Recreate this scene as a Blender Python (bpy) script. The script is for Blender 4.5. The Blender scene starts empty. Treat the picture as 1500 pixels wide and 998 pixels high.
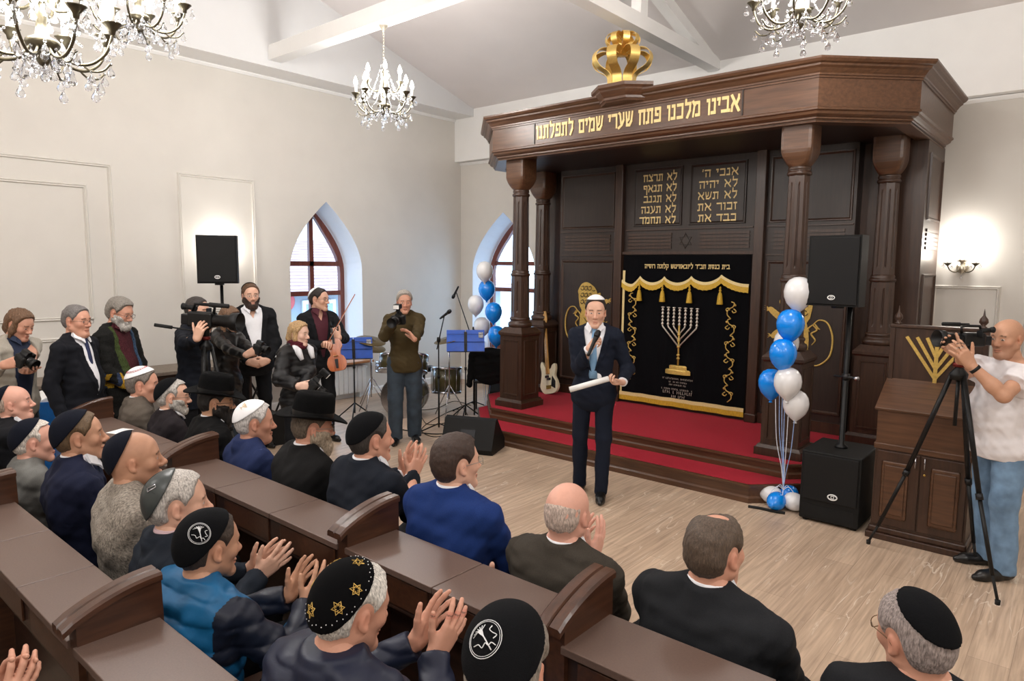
import bpy, bmesh, math, random
import numpy as np
from mathutils import Vector, Matrix
random.seed(7)
SC = bpy.context.scene
COL = SC.collection
PI = math.pi

# ---------------------------------------------------------------- camera
CF = 1000.0
CAMZ = 2.06
_yw, _pt, _rl = [math.radians(a) for a in (40.53, 6.34, 0.48)]
_cy, _sy, _cp, _sp = math.cos(_yw), math.sin(_yw), math.cos(_pt), math.sin(_pt)
_f = np.array([-_sy*_cp, _cy*_cp, -_sp]); _r = np.array([_cy, _sy, 0.0]); _u = np.cross(_r, _f)
_cr, _sr = math.cos(_rl), math.sin(_rl)
_r, _u = _cr*_r + _sr*_u, -_sr*_r + _cr*_u
CPOS = np.array([0, 0, CAMZ])
cam = bpy.data.cameras.new('camera'); camo = bpy.data.objects.new('camera', cam); COL.objects.link(camo)
cam.sensor_width = 36.0; cam.sensor_fit = 'HORIZONTAL'; cam.lens = 36.0*CF/1500.0
cam.clip_start = 0.05; cam.clip_end = 300
camo.matrix_world = Matrix([[_r[0], _u[0], -_f[0], 0], [_r[1], _u[1], -_f[1], 0], [_r[2], _u[2], -_f[2], CAMZ], [0, 0, 0, 1]])
SC.camera = camo
def ray(x, y): return _f + _r*(x-750)/CF - _u*(y-499)/CF
def pz(x, y, z=0.0): d = ray(x, y); return CPOS + d*(z-CAMZ)/d[2]       # where a sight line meets a level
def py(x, y, Y): d = ray(x, y); return CPOS + d*Y/d[1]                   # ... a plane parallel to the ark wall
def px(x, y, X): d = ray(x, y); return CPOS + d*X/d[0]                   # ... a plane parallel to the window wall
def pd(x, y, t): return CPOS + ray(x, y)*t

# ---------------------------------------------------------------- exposure, world, light
SC.view_settings.view_transform = 'Standard'
SC.view_settings.look = 'None'
SC.view_settings.gamma = 1.0
SC.view_settings.use_curve_mapping = False
SC.view_settings.exposure = 1.0
W = bpy.data.worlds.new('World'); SC.world = W; W.use_nodes = True
_bg = W.node_tree.nodes['Background']; _bg.inputs[0].default_value = (0.46, 0.71, 1.0, 1); _bg.inputs[1].default_value = 2.9
CHANDELIER_W = 74.0      # watts of each chandelier's inner lamp
SCONCE_W = 7.0
# unseen fill lights added behind and beside the photographer have no fixtures, see below

# ---------------------------------------------------------------- materials
def lin(c):
    return tuple(((v/255.0)/12.92 if v/255.0 <= 0.04045 else ((v/255.0+0.055)/1.055)**2.4) for v in c)
_mats = {}
def mat(name, rgb, rough=0.6, metal=0.0, var=0.12, scale=30.0, bump=0.0, bscale=None, stretch=(1, 1, 1), emit=0.0, spec=0.5, coat=0.0, attr=False, sheen=0.0, rgb2=None, trans=0.0):
    if name in _mats: return _mats[name]
    m = bpy.data.materials.new(name); m.use_nodes = True; _mats[name] = m
    nt = m.node_tree; N = nt.nodes; L = nt.links
    b = N['Principled BSDF']
    c = lin(rgb)
    b.inputs['Roughness'].default_value = rough; b.inputs['Metallic'].default_value = metal
    b.inputs['Specular IOR Level'].default_value = spec
    if coat: b.inputs['Coat Weight'].default_value = coat; b.inputs['Coat Roughness'].default_value = 0.25
    if sheen: b.inputs['Sheen Weight'].default_value = sheen
    if trans: b.inputs['Transmission Weight'].default_value = trans; b.inputs['IOR'].default_value = 1.45
    tc = N.new('ShaderNodeTexCoord'); mp = N.new('ShaderNodeMapping'); mp.inputs['Scale'].default_value = stretch
    L.new(tc.outputs['Object'], mp.inputs['Vector'])
    nz = N.new('ShaderNodeTexNoise'); nz.inputs['Scale'].default_value = scale; nz.inputs['Detail'].default_value = 4
    L.new(mp.outputs['Vector'], nz.inputs['Vector'])
    rp = N.new('ShaderNodeValToRGB')
    rp.color_ramp.elements[0].position = 0.3; rp.color_ramp.elements[1].position = 0.7
    c2 = lin(rgb2) if rgb2 else tuple(min(1, v*(1+var)) for v in c)
    c1 = c if rgb2 else tuple(v*(1-var) for v in c)
    rp.color_ramp.elements[0].color = (*c1, 1); rp.color_ramp.elements[1].color = (*c2, 1)
    L.new(nz.outputs['Fac'], rp.inputs['Fac'])
    if attr:
        at = N.new('ShaderNodeAttribute'); at.attribute_name = 'tint'
        mx = N.new('ShaderNodeMix'); mx.data_type = 'RGBA'; mx.blend_type = 'MULTIPLY'; mx.inputs[0].default_value = 1.0
        L.new(rp.outputs['Color'], mx.inputs[6]); L.new(at.outputs['Color'], mx.inputs[7]); L.new(mx.outputs[2], b.inputs['Base Color'])
    else:
        L.new(rp.outputs['Color'], b.inputs['Base Color'])
    if emit:
        b.inputs['Emission Color'].default_value = (*c, 1); b.inputs['Emission Strength'].default_value = emit
    if bump:
        n2 = N.new('ShaderNodeTexNoise'); n2.inputs['Scale'].default_value = bscale or scale*3; n2.inputs['Detail'].default_value = 3
        L.new(mp.outputs['Vector'], n2.inputs['Vector'])
        bp = N.new('ShaderNodeBump'); bp.inputs['Strength'].default_value = bump; bp.inputs['Distance'].default_value = 0.004
        L.new(n2.outputs['Fac'], bp.inputs['Height']); L.new(bp.outputs['Normal'], b.inputs['Normal'])
    return m

def wood(name, rgb, rgb2, rough=0.38, axis=2, scale=5.0, coat=0.06):
    st = [9, 9, 9]; st[axis] = 0.7
    return mat(name, rgb, rough, rgb2=rgb2, scale=scale, stretch=tuple(st), bump=0.08, bscale=scale*4, coat=coat)

M = dict(
    wall=mat('wall_paint', (212, 208, 201), 0.75, var=0.02, scale=3, bump=0.03, bscale=60),
    white=mat('white_paint', (236, 235, 233), 0.6, var=0.015, scale=4),
    gable=mat('gable_paint', (214, 215, 216), 0.75, var=0.015, scale=3),
    ceil=mat('ceiling_panel', (234, 233, 233), 0.8, var=0.015, scale=2),
    ceilp=mat('ceiling_slope_paint', (226, 220, 218), 0.8, var=0.02, scale=2),
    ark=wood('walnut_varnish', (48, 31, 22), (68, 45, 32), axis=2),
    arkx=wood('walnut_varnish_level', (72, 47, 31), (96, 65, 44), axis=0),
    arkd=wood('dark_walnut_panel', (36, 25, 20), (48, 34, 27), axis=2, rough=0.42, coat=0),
    pew=wood('pew_mahogany', (44, 29, 23), (60, 40, 31), axis=0, rough=0.35),
    pewend=wood('pew_end_wood', (58, 35, 24), (80, 50, 34), axis=1, rough=0.3),
    desk=mat('desk_lid_laminate', (96, 77, 68), 0.40, var=0.10, scale=160, bump=0.05, bscale=300),
    seat=wood('bench_seat_wood', (46, 28, 20), (60, 38, 27), axis=0),
    carpet=mat('red_carpet', (164, 16, 40), 0.95, var=0.3, scale=220, bump=0.5, bscale=400, sheen=0.05, spec=.2),
    gold=mat('brushed_gold', (240, 206, 126), 0.42, metal=0.95, var=0.12, scale=60, stretch=(1, 1, 8)),
    goldp=mat('gold_paint', (205, 172, 92), 0.45, metal=0.35, var=0.15, scale=60),
    cream=mat('cream_gold_letter', (226, 200, 140), 0.5, metal=0.15, var=0.06, scale=40),
    velvet=mat('black_velvet', (5, 5, 8), 0.95, var=0.3, scale=60, spec=.15, bump=0.1),
    fringe=mat('gold_fringe', (196, 156, 40), 0.6, var=0.35, scale=160, stretch=(3, 3, 0.2), bump=0.4, bscale=220),
    braid=mat('pale_gold_braid', (220, 198, 140), 0.55, var=0.2, scale=200, bump=0.3),
    silver=mat('silver_thread', (206, 198, 184), 0.45, metal=0.3, var=0.25, scale=240),
    black=mat('black_plastic', (11, 11, 12), 0.45, var=0.2, scale=60, spec=.35),
    grille=mat('black_speaker_grille', (14, 14, 15), 0.6, var=0.35, scale=420, bump=0.5, bscale=500, spec=.3),
    cab=mat('black_cabinet_paint', (13, 13, 13), 0.62, var=0.25, scale=180, bump=0.35, bscale=260, spec=.3),
    rubber=mat('black_rubber', (14, 14, 14), 0.8, var=0.2),
    pale=mat('pale_champagne_metal', (206, 200, 184), 0.3, metal=0.85, var=0.08),
    steel=mat('chrome_steel', (190, 190, 195), 0.2, metal=1.0, var=0.05),
    dsteel=mat('dark_steel', (40, 40, 42), 0.35, metal=0.7, var=0.1),
    bronze=mat('antique_bronze', (96, 90, 74), 0.35, metal=0.85, var=0.15),
    crystal=mat('cut_crystal', (246, 248, 252), 0.02, var=0.0, trans=0.94, spec=0.9),
    bulb=mat('lit_bulb', (255, 246, 232), 0.4, var=0.0, emit=16.0),
    candle=mat('white_candle_tube', (245, 243, 238), 0.5, var=0.02),
    mahog=wood('window_mahogany', (96, 47, 36), (120, 62, 47), axis=2, rough=0.4),
    reveal=mat('reveal_paint', (230, 232, 236), 0.7, var=0.01),
    rad=mat('white_enamel', (226, 226, 224), 0.35, var=0.02),
    sill=wood('oak_sill', (150, 100, 62), (172, 120, 78), axis=1),
    blueb=mat('blue_balloon', (2, 138, 242), 0.22, var=0.04, scale=6, coat=0.4),
    whiteb=mat('white_balloon', (228, 228, 230), 0.25, var=0.03, scale=6, coat=0.4),
    ribbon=mat('pale_blue_ribbon', (150, 178, 226), 0.4, var=0.2),
    wribbon=mat('white_ribbon', (226, 230, 240), 0.4, var=0.1),
    folder=mat('blue_folder', (8, 84, 196), 0.35, var=0.12, scale=9, coat=0.3),
    paper=mat('white_paper', (238, 238, 236), 0.7, var=0.02),
    brass=mat('polished_brass', (206, 176, 96), 0.22, metal=1.0, var=0.05),
    cymbal=mat('bronze_cymbal', (120, 104, 72), 0.3, metal=0.9, var=0.15, scale=8),
    guitar=mat('cream_lacquer', (226, 216, 184), 0.3, var=0.04, coat=0.5),
    maple=wood('maple_neck', (178, 132, 66), (206, 160, 92), axis=2),
    violin=wood('violin_varnish', (150, 72, 28), (184, 98, 44), axis=2, rough=0.25),
    glass_lens=mat('lens_glass', (18, 20, 30), 0.05, var=0.1, spec=0.9),
    drum=mat('olive_drum_shell', (70, 64, 34), 0.3, var=0.3, scale=8, coat=0.4),
    skin=mat('skin', (255, 255, 255), 0.52, var=0.05, scale=70, bump=0.06, bscale=300, attr=True, spec=0.4),
    bin=mat('blue_plastic', (30, 110, 190), 0.4, var=0.06),
    tableg=mat('grey_wood', (120, 108, 96), 0.6, var=0.15),
)
def glass():
    m = bpy.data.materials.new('window_glass'); m.use_nodes = True
    nt = m.node_tree; N = nt.nodes; N.remove(N['Principled BSDF'])
    t = N.new('ShaderNodeBsdfTransparent'); t.inputs[0].default_value = (.96, .97, .98, 1)
    g = N.new('ShaderNodeBsdfGlossy'); g.inputs['Roughness'].default_value = 0.02
    x = N.new('ShaderNodeMixShader'); x.inputs[0].default_value = 0.06
    nt.links.new(t.outputs[0], x.inputs[1]); nt.links.new(g.outputs[0], x.inputs[2]); nt.links.new(x.outputs[0], N['Material Output'].inputs[0])
    return m
M['glass'] = glass()

def planks():
    m = bpy.data.materials.new('floor_planks'); m.use_nodes = True
    nt = m.node_tree; N = nt.nodes; L = nt.links; b = N['Principled BSDF']
    b.inputs['Roughness'].default_value = 0.42
    tc = N.new('ShaderNodeTexCoord')
    rot = N.new('ShaderNodeMapping'); rot.inputs['Rotation'].default_value = (0, 0, PI/2)
    L.new(tc.outputs['Object'], rot.inputs['Vector'])
    br = N.new('ShaderNodeTexBrick'); br.offset = 0.37; br.inputs['Scale'].default_value = 1.0
    br.inputs['Brick Width'].default_value = 1.25; br.inputs['Row Height'].default_value = 0.19
    br.inputs['Mortar Size'].default_value = 0.0016; br.inputs['Mortar Smooth'].default_value = 0.3
    br.inputs['Color1'].default_value = (*lin((204, 181, 158)), 1); br.inputs['Color2'].default_value = (*lin((190, 167, 145)), 1)
    br.inputs['Mortar'].default_value = (*lin((160, 138, 118)), 1)
    L.new(rot.outputs['Vector'], br.inputs['Vector'])
    # long grain
    mp = N.new('ShaderNodeMapping'); mp.inputs['Scale'].default_value = (26, 1.3, 1); L.new(tc.outputs['Object'], mp.inputs['Vector'])
    n1 = N.new('ShaderNodeTexNoise'); n1.inputs['Scale'].default_value = 1.6; n1.inputs['Detail'].default_value = 6; n1.inputs['Distortion'].default_value = 0.6
    L.new(mp.outputs['Vector'], n1.inputs['Vector'])
    r1 = N.new('ShaderNodeValToRGB'); r1.color_ramp.elements[0].position = 0.30; r1.color_ramp.elements[1].position = 0.68
    r1.color_ramp.elements[0].color = (.62, .58, .55, 1); r1.color_ramp.elements[1].color = (1.12, 1.1, 1.08, 1)
    L.new(n1.outputs['Fac'], r1.inputs['Fac'])
    mx = N.new('ShaderNodeMix'); mx.data_type = 'RGBA'; mx.blend_type = 'MULTIPLY'; mx.inputs[0].default_value = 0.8
    L.new(br.outputs['Color'], mx.inputs[6]); L.new(r1.outputs['Color'], mx.inputs[7])
    # pale wandering cracks of the grain
    mp2 = N.new('ShaderNodeMapping'); mp2.inputs['Scale'].default_value = (6.5, 0.8, 1); L.new(tc.outputs['Object'], mp2.inputs['Vector'])
    n2 = N.new('ShaderNodeTexNoise'); n2.inputs['Scale'].default_value = 1.0; n2.inputs['Detail'].default_value = 3.5; n2.inputs['Distortion'].default_value = 0.5
    L.new(mp2.outputs['Vector'], n2.inputs['Vector'])
    r2 = N.new('ShaderNodeValToRGB'); e = r2.color_ramp.elements
    e[0].position = 0.493; e[0].color = (0, 0, 0, 1); e[1].position = 0.500; e[1].color = (1, 1, 1, 1)
    e3 = e.new(0.507); e3.color = (0, 0, 0, 1)
    L.new(n2.outputs['Fac'], r2.inputs['Fac'])
    n3 = N.new('ShaderNodeTexNoise'); n3.inputs['Scale'].default_value = 1.3; L.new(tc.outputs['Object'], n3.inputs['Vector'])
    r3 = N.new('ShaderNodeValToRGB'); r3.color_ramp.elements[0].position = 0.44; r3.color_ramp.elements[1].position = 0.54
    L.new(n3.outputs['Fac'], r3.inputs['Fac'])
    mm = N.new('ShaderNodeMath'); mm.operation = 'MULTIPLY'; L.new(r2.outputs['Color'], mm.inputs[0]); L.new(r3.outputs['Color'], mm.inputs[1])
    m2 = N.new('ShaderNodeMix'); m2.data_type = 'RGBA'; L.new(mm.outputs[0], m2.inputs[0])
    L.new(mx.outputs[2], m2.inputs[6]); m2.inputs[7].default_value = (*lin((222, 208, 190)), 1)
    L.new(m2.outputs[2], b.inputs['Base Color'])
    bp = N.new('ShaderNodeBump'); bp.inputs['Strength'].default_value = 0.12; L.new(n1.outputs['Fac'], bp.inputs['Height']); L.new(bp.outputs['Normal'], b.inputs['Normal'])
    return m
M['floor'] = planks()

# ---------------------------------------------------------------- mesh helpers
class MB:
    """collects shapes, then links them as one mesh object"""
    def __init__(s): s.v = []; s.f = []; s.m = []; s.sm = []
    def add(s, vs, fs, mi=0, smooth=False):
        b = len(s.v); s.v += [tuple(map(float, p)) for p in vs]
        s.f += [tuple(b+i for i in f) for f in fs]; s.m += [mi]*len(fs); s.sm += [smooth]*len(fs)
        return s
    def box(s, x0, x1, y0, y1, z0, z1, mi=0, bev=0.0):
        if bev:
            return s.bevbox(x0, x1, y0, y1, z0, z1, bev, mi)
        v = [(x, y, z) for x in (x0, x1) for y in (y0, y1) for z in (z0, z1)]
        return s.add(v, [(0, 1, 3, 2), (4, 6, 7, 5), (0, 4, 5, 1), (2, 3, 7, 6), (0, 2, 6, 4), (1, 5, 7, 3)], mi)
    def bevbox(s, x0, x1, y0, y1, z0, z1, b, mi=0, Mx=None):
        bm = bmesh.new(); bmesh.ops.create_cube(bm, size=1.0)
        for v in bm.verts: v.co = Vector(((x0+x1)/2+v.co.x*(x1-x0), (y0+y1)/2+v.co.y*(y1-y0), (z0+z1)/2+v.co.z*(z1-z0)))
        bmesh.ops.bevel(bm, geom=bm.edges[:], offset=b, segments=2, affect='EDGES', profile=0.5)
        bm.verts.index_update()
        vs = [(Mx @ v.co if Mx else v.co)[:] for v in bm.verts]; fs = [tuple(v.index for v in f.verts) for f in bm.faces]
        bm.free(); return s.add(vs, fs, mi)
    def obox(s, c, ax, ay, az, hx, hy, hz, mi=0, bev=0.0):
        """box with its own axes; half sizes"""
        Mx = Matrix(((ax[0], ay[0], az[0], c[0]), (ax[1], ay[1], az[1], c[1]), (ax[2], ay[2], az[2], c[2]), (0, 0, 0, 1)))
        if bev: return s.bevbox(-hx, hx, -hy, hy, -hz, hz, bev, mi, Mx)
        v = [(Mx @ Vector((x, y, z)))[:] for x in (-hx, hx) for y in (-hy, hy) for z in (-hz, hz)]
        return s.add(v, [(0, 1, 3, 2), (4, 6, 7, 5), (0, 4, 5, 1), (2, 3, 7, 6), (0, 2, 6, 4), (1, 5, 7, 3)], mi)
    def tube(s, pts, r, n=8, mi=0, closed=False, caps=True):
        P = [np.array(p, float) for p in pts]; k = len(P)
        rs = r if hasattr(r, '__len__') else [r]*k
        T = []
        for i in range(k):
            a = P[(i-1) % k] if (closed or i > 0) else P[i]; b = P[(i+1) % k] if (closed or i < k-1) else P[i]
            t = b-a; T.append(t/(np.linalg.norm(t)+1e-12))
        up = np.array([0, 0, 1.0]) if abs(T[0][2]) < 0.9 else np.array([1.0, 0, 0])
        A = np.cross(T[0], up); A /= np.linalg.norm(A)
        vs = []
        for i in range(k):
            A = A - T[i]*(A@T[i]); A /= np.linalg.norm(A)+1e-12; B = np.cross(T[i], A)
            for j in range(n):
                a = 2*PI*j/n; vs.append(P[i]+rs[i]*(math.cos(a)*A+math.sin(a)*B))
        fs = []
        for i in range(k if closed else k-1):
            for j in range(n):
                i2 = (i+1) % k; fs.append((i*n+j, i*n+(j+1) % n, i2*n+(j+1) % n, i2*n+j))
        s.add(vs, fs, mi, True)
        if caps and not closed:
            b = len(s.v)-len(vs)
            s.f.append(tuple(b+j for j in range(n))[::-1]); s.f.append(tuple(b+(k-1)*n+j for j in range(n))); s.m += [mi]*2; s.sm += [False]*2
        return s
    def lathe(s, prof, c=(0, 0, 0), n=24, mi=0, axis=2, smooth=True, sx=1.0, sy=1.0, frame=None):
        """profile [(radius, height)] turned about an axis"""
        vs = []
        for r, h in prof:
            for j in range(n):
                a = 2*PI*j/n; p = (r*math.cos(a)*sx, r*math.sin(a)*sy, h)
                if frame is not None:
                    X, Y, Z = frame; q = [c[i]+p[0]*X[i]+p[1]*Y[i]+p[2]*Z[i] for i in range(3)]
                elif axis == 2: q = (c[0]+p[0], c[1]+p[1], c[2]+p[2])
                elif axis == 1: q = (c[0]+p[0], c[1]+p[2], c[2]+p[1])
                else: q = (c[0]+p[2], c[1]+p[0], c[2]+p[1])
                vs.append(q)
        fs = [(i*n+j, i*n+(j+1) % n, (i+1)*n+(j+1) % n, (i+1)*n+j) for i in range(len(prof)-1) for j in range(n)]
        if prof[0][0] > 1e-5: fs.append(tuple(range(n))[::-1])
        if prof[-1][0] > 1e-5: fs.append(tuple((len(prof)-1)*n+j for j in range(n)))
        return s.add(vs, fs, mi, smooth)
    def prism(s, poly, o, U, V, Nn, d0, d1, mi=0):
        """a flat outline [(u, v)] given a thickness from d0 to d1 along Nn"""
        o, U, V, Nn = (np.array(a, float) for a in (o, U, V, Nn))
        n = len(poly)
        vs = [o+U*a+V*b+Nn*d for d in (d0, d1) for a, b in poly]
        fs = [tuple(range(n))[::-1], tuple(range(n, 2*n))]+[(i, (i+1) % n, n+(i+1) % n, n+i) for i in range(n)]
        return s.add(vs, fs, mi)
    def mould(s, path, prof, mi=0, closed=False, hard=True):
        """a profile [(out, z)] swept along a level path [(x, y)] with mitred corners; out is to the right of travel"""
        k = len(path); Pp = [np.array(p, float) for p in path]; vs = []
        for i in range(k):
            def nrm(a, b): d = b-a; d /= np.linalg.norm(d); return np.array([d[1], -d[0]])
            if closed or 0 < i < k-1:
                n1 = nrm(Pp[i-1], Pp[i]); n2 = nrm(Pp[i], Pp[(i+1) % k]); m = n1+n2; m = m/(m@n1)
            elif i == 0: m = nrm(Pp[0], Pp[1])
            else: m = nrm(Pp[-2], Pp[-1])
            for o, z in prof: q = Pp[i]+m*o; vs.append((q[0], q[1], z))
        n = len(prof)
        fs = [(i*n+j, ((i+1) % k)*n+j, ((i+1) % k)*n+j+1, i*n+j+1) for i in range(k if closed else k-1) for j in range(n-1)]
        if not closed:
            fs += [tuple(range(n)), tuple((k-1)*n+j for j in range(n))[::-1]]
        return s.add(vs, fs, mi)
    def build(s, name, mats, parent=None, loc=None):
        me = bpy.data.meshes.new(name)
        me.from_pydata(s.v, [], s.f)
        if not isinstance(mats, (list, tuple)): mats = [mats]
        for m in mats: me.materials.append(m)
        me.polygons.foreach_set('material_index', s.m); me.polygons.foreach_set('use_smooth', s.sm)
        me.update()
        bm = bmesh.new(); bm.from_mesh(me); bmesh.ops.recalc_face_normals(bm, faces=bm.faces[:]); bm.to_mesh(me); bm.free()
        o = bpy.data.objects.new(name, me); COL.objects.link(o)
        if parent is not None: o.parent = parent
        if loc is not None: o.location = loc
        return o
def tag(o, label=None, cat=None, group=None, kind=None):
    if label: o['label'] = label
    if cat: o['category'] = cat
    if group: o['group'] = group
    if kind: o['kind'] = kind
    return o
def thing(name, label, cat, loc=(0, 0, 0), rz=0.0, group=None):
    o = bpy.data.objects.new(name, None); COL.objects.link(o); o.empty_display_size = 0.1
    o.location = loc; o.rotation_euler = (0, 0, rz)
    return tag(o, label, cat, group)
def struct(name, mb, m):
    o = mb.build(name, m); o['kind'] = 'structure'; return o
def copy_tree(o, parent=None):
    c = o.copy(); COL.objects.link(c)
    if parent is not None: c.parent = parent
    for ch in list(o.children): copy_tree(ch, c)
    return c
def unit(v): v = np.array(v, float); return v/np.linalg.norm(v)
def bez(pts, n=12):
    """a smooth curve through points (Catmull-Rom)"""
    P = [np.array(p, float) for p in pts]; P = [2*P[0]-P[1]]+P+[2*P[-1]-P[-2]]; out = []
    for i in range(1, len(P)-2):
        for k in range(n):
            t = k/n
            out.append(0.5*((2*P[i])+(-P[i-1]+P[i+1])*t+(2*P[i-1]-5*P[i]+4*P[i+1]-P[i+2])*t*t+(-P[i-1]+3*P[i]-3*P[i+1]+P[i+2])*t**3))
    out.append(P[-2]); return out
HEB = {
'א': (.80, [[(.02, 1), (.78, 0)], [(.74, 1), (.72, .75), (.52, .45)], [(.06, 0), (.10, .35), (.30, .62)]]),
'ב': (.78, [[(.06, .9), (.60, .9)], [(.60, .95), (.60, .1)], [(.0, .1), (.78, .1)]]),
'ג': (.50, [[(.10, .9), (.38, .9)], [(.38, .95), (.42, .05)], [(.04, .08), (.34, .20)]]),
'ד': (.74, [[(.0, .9), (.74, .9)], [(.58, .95), (.58, 0)]]),
'ה': (.74, [[(.0, .9), (.70, .9)], [(.64, .95), (.64, 0)], [(.14, .55), (.14, 0)]]),
'ו': (.28, [[(.0, .9), (.22, .9)], [(.20, .95), (.20, 0)]]),
'ז': (.36, [[(.0, .9), (.34, .9)], [(.17, .95), (.20, 0)]]),
'ח': (.76, [[(.0, .9), (.72, .9)], [(.14, .95), (.14, 0)], [(.64, .95), (.64, 0)]]),
'ט': (.78, [[(.10, 1), (.12, .05)], [(.1, .1), (.70, .1)], [(.68, .1), (.68, .92)], [(.42, .9), (.70, .9)]]),
'י': (.28, [[(.0, .9), (.22, .9)], [(.20, .95), (.14, .52)]]),
'כ': (.70, [[(.04, .9), (.60, .9)], [(.60, .95), (.60, .05)], [(.04, .1), (.62, .1)]]),
'ל': (.68, [[(.10, 1.38), (.10, .84)], [(.06, .9), (.62, .9)], [(.58, .95), (.55, .45), (.26, 0)]]),
'מ': (.80, [[(.0, 1), (.24, .72)], [(.20, .80), (.06, 0)], [(.22, .88), (.68, .88)], [(.68, .92), (.70, .05)], [(.36, .1), (.72, .1)]]),
'ם': (.78, [[(.04, .9), (.70, .9)], [(.66, .95), (.66, .05)], [(.10, .1), (.70, .1)], [(.14, .95), (.14, .05)]]),
'נ': (.46, [[(.08, .9), (.34, .9)], [(.34, .95), (.34, .05)], [(.0, .1), (.38, .1)]]),
'ן': (.28, [[(.0, .9), (.22, .9)], [(.20, .95), (.20, -.35)]]),
'ס': (.76, [[(.0, .9), (.70, .9)], [(.66, .95), (.62, .35), (.38, .02)], [(.14, .95), (.16, .40), (.40, .02)]]),
'ע': (.72, [[(.04, 1), (.20, .9), (.32, .25)], [(.62, 1), (.64, .5), (.40, .15), (.0, -.05)]]),
'פ': (.74, [[(.08, .9), (.64, .9)], [(.64, .95), (.64, .05)], [(.02, .1), (.66, .1)], [(.12, .9), (.12, .52), (.36, .50)]]),
'ף': (.70, [[(.08, .9), (.62, .9)], [(.60, .95), (.60, -.38)], [(.12, .9), (.12, .52), (.34, .50)]]),
'צ': (.72, [[(.0, .1), (.68, .1)], [(.08, 1), (.62, .14)], [(.64, 1), (.60, .72), (.36, .52)]]),
'ק': (.74, [[(.0, .9), (.70, .9)], [(.66, .95), (.62, .40), (.42, .12)], [(.12, .58), (.12, -.38)]]),
'ר': (.66, [[(.0, .9), (.58, .9)], [(.56, .95), (.58, 0)]]),
'ש': (.88, [[(.06, 1), (.18, .08)], [(.44, 1), (.40, .50), (.16, .34)], [(.82, 1), (.72, .35), (.50, .08), (.14, .10)]]),
'ת': (.78, [[(.06, .9), (.68, .9)], [(.64, .95), (.64, 0)], [(.22, .92), (.20, .10)], [(.0, .06), (.24, .10)]]),
"'": (.20, [[(.12, 1.05), (.06, .75)]]), '"': (.34, [[(.10, 1.05), (.06, .75)], [(.26, 1.05), (.22, .75)]]), ' ': (.42, []),
}
def hebrew(name, txt, m, parent, o, h, width, depth=.006):
    """raised square Hebrew lettering on an upright board facing -Y; o is the right end of the base line"""
    gap = .17; tot = sum(HEB[c][0] for c in txt)+gap*(len(txt)-1); kx = width/tot
    mb = MB(); x = 0.0; n = 0
    for c in txt:
        w, strokes = HEB[c]; x -= w
        if c == ' ': mb.build(name, m, parent); mb = MB()
        for st in strokes:
            for a, b in zip(st[:-1], st[1:]):
                ax, az, bx, bz = (x+a[0])*kx, a[1]*h, (x+b[0])*kx, b[1]*h
                d = np.array([bx-ax, bz-az]); ln = np.linalg.norm(d); d /= ln
                t = h*(.205 if abs(d[1]) < .35 else (.125 if abs(d[1]) > .93 else .17))/2
                q = np.array([-d[1], d[0]])*t; e = d*t*.5; n += 1
                P_ = [(ax-e[0]+q[0], az-e[1]+q[1]), (ax-e[0]-q[0], az-e[1]-q[1]), (bx+e[0]-q[0], bz+e[1]-q[1]), (bx+e[0]+q[0], bz+e[1]+q[1])]
                mb.prism(P_, o, (1, 0, 0), (0, 0, 1), (0, -1, 0), 0, depth*(.8+.03*(n % 9)))
        x -= gap
    return mb.build(name, m, parent)
# ================================================================ ROOM
XL, YB, YBEAM, XR, YF = -8.65, 8.70, 8.55, 4.0, -4.0
XG = -8.2                      # gable face over the window wall
ZS = 4.53                      # underside of the ledge
SL = 0.302                     # roof slope
YR = 2.3; ZR = 4.66+SL*(YBEAM-YR)
def arch(hw, sill, spring, apex, n=10):
    H = apex-spring
    pts = [(hw, sill)]+[(hw*(1-(i/n)**1.8), spring+H*i/n) for i in range(n+1)]
    return pts+[(-u, z) for u, z in pts[-2::-1]]
def holed(name, rect, hole, to3, m):
    bm = bmesh.new(); es = []
    for loop in (rect, hole):
        vs = [bm.verts.new(to3(*p)) for p in loop]
        es += [bm.edges.new((vs[i], vs[(i+1) % len(vs)])) for i in range(len(vs))]
    bmesh.ops.triangle_fill(bm, use_beauty=True, use_dissolve=False, edges=es)
    me = bpy.data.meshes.new(name); bm.to_mesh(me); bm.free(); me.materials.append(m)
    o = bpy.data.objects.new(name, me); COL.objects.link(o); o['kind'] = 'structure'; return o

struct('floor', MB().box(XL-.45, XR, YF, YB+.45, -0.1, 0), M['floor'])
A1 = arch(.62, .56, 1.98, 2.95); YW1 = 5.92
holed('wall_left', [(YF, 0), (YB, 0), (YB, ZS), (YF, ZS)], [(YW1+u, z) for u, z in A1], lambda u, z: (XL, u, z), M['wall'])
A2 = arch(.70, .56, 1.96, 2.93); XW2 = -7.66
holed('wall_back', [(XL, 0), (XR, 0), (XR, 3.82), (XL, 3.82)], [(XW2+u, z) for u, z in A2], lambda u, z: (u, YB, z), M['wall'])
struct('wall_back_beam', MB().add([(XL, YB, 3.82), (XR, YB, 3.82), (XR, YBEAM, 3.82), (XL, YBEAM, 3.82), (XR, YBEAM, 4.68), (XL, YBEAM, 4.68)], [(0, 1, 2, 3), (3, 2, 4, 5)]), M['white'])
struct('wall_left_ledge', MB().add([(XL, YF, ZS), (XL, YB, ZS), (XG, YB, ZS), (XG, YF, ZS)], [(0, 1, 2, 3)]), M['white'])
struct('wall_left_gable', MB().add([(XG, YF, ZS), (XG, YB, ZS), (XG, YB, 4.7), (XG, YR, ZR+.05), (XG, YF, 4.7)], [(0, 1, 2, 3, 4)]), M['gable'])
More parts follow.
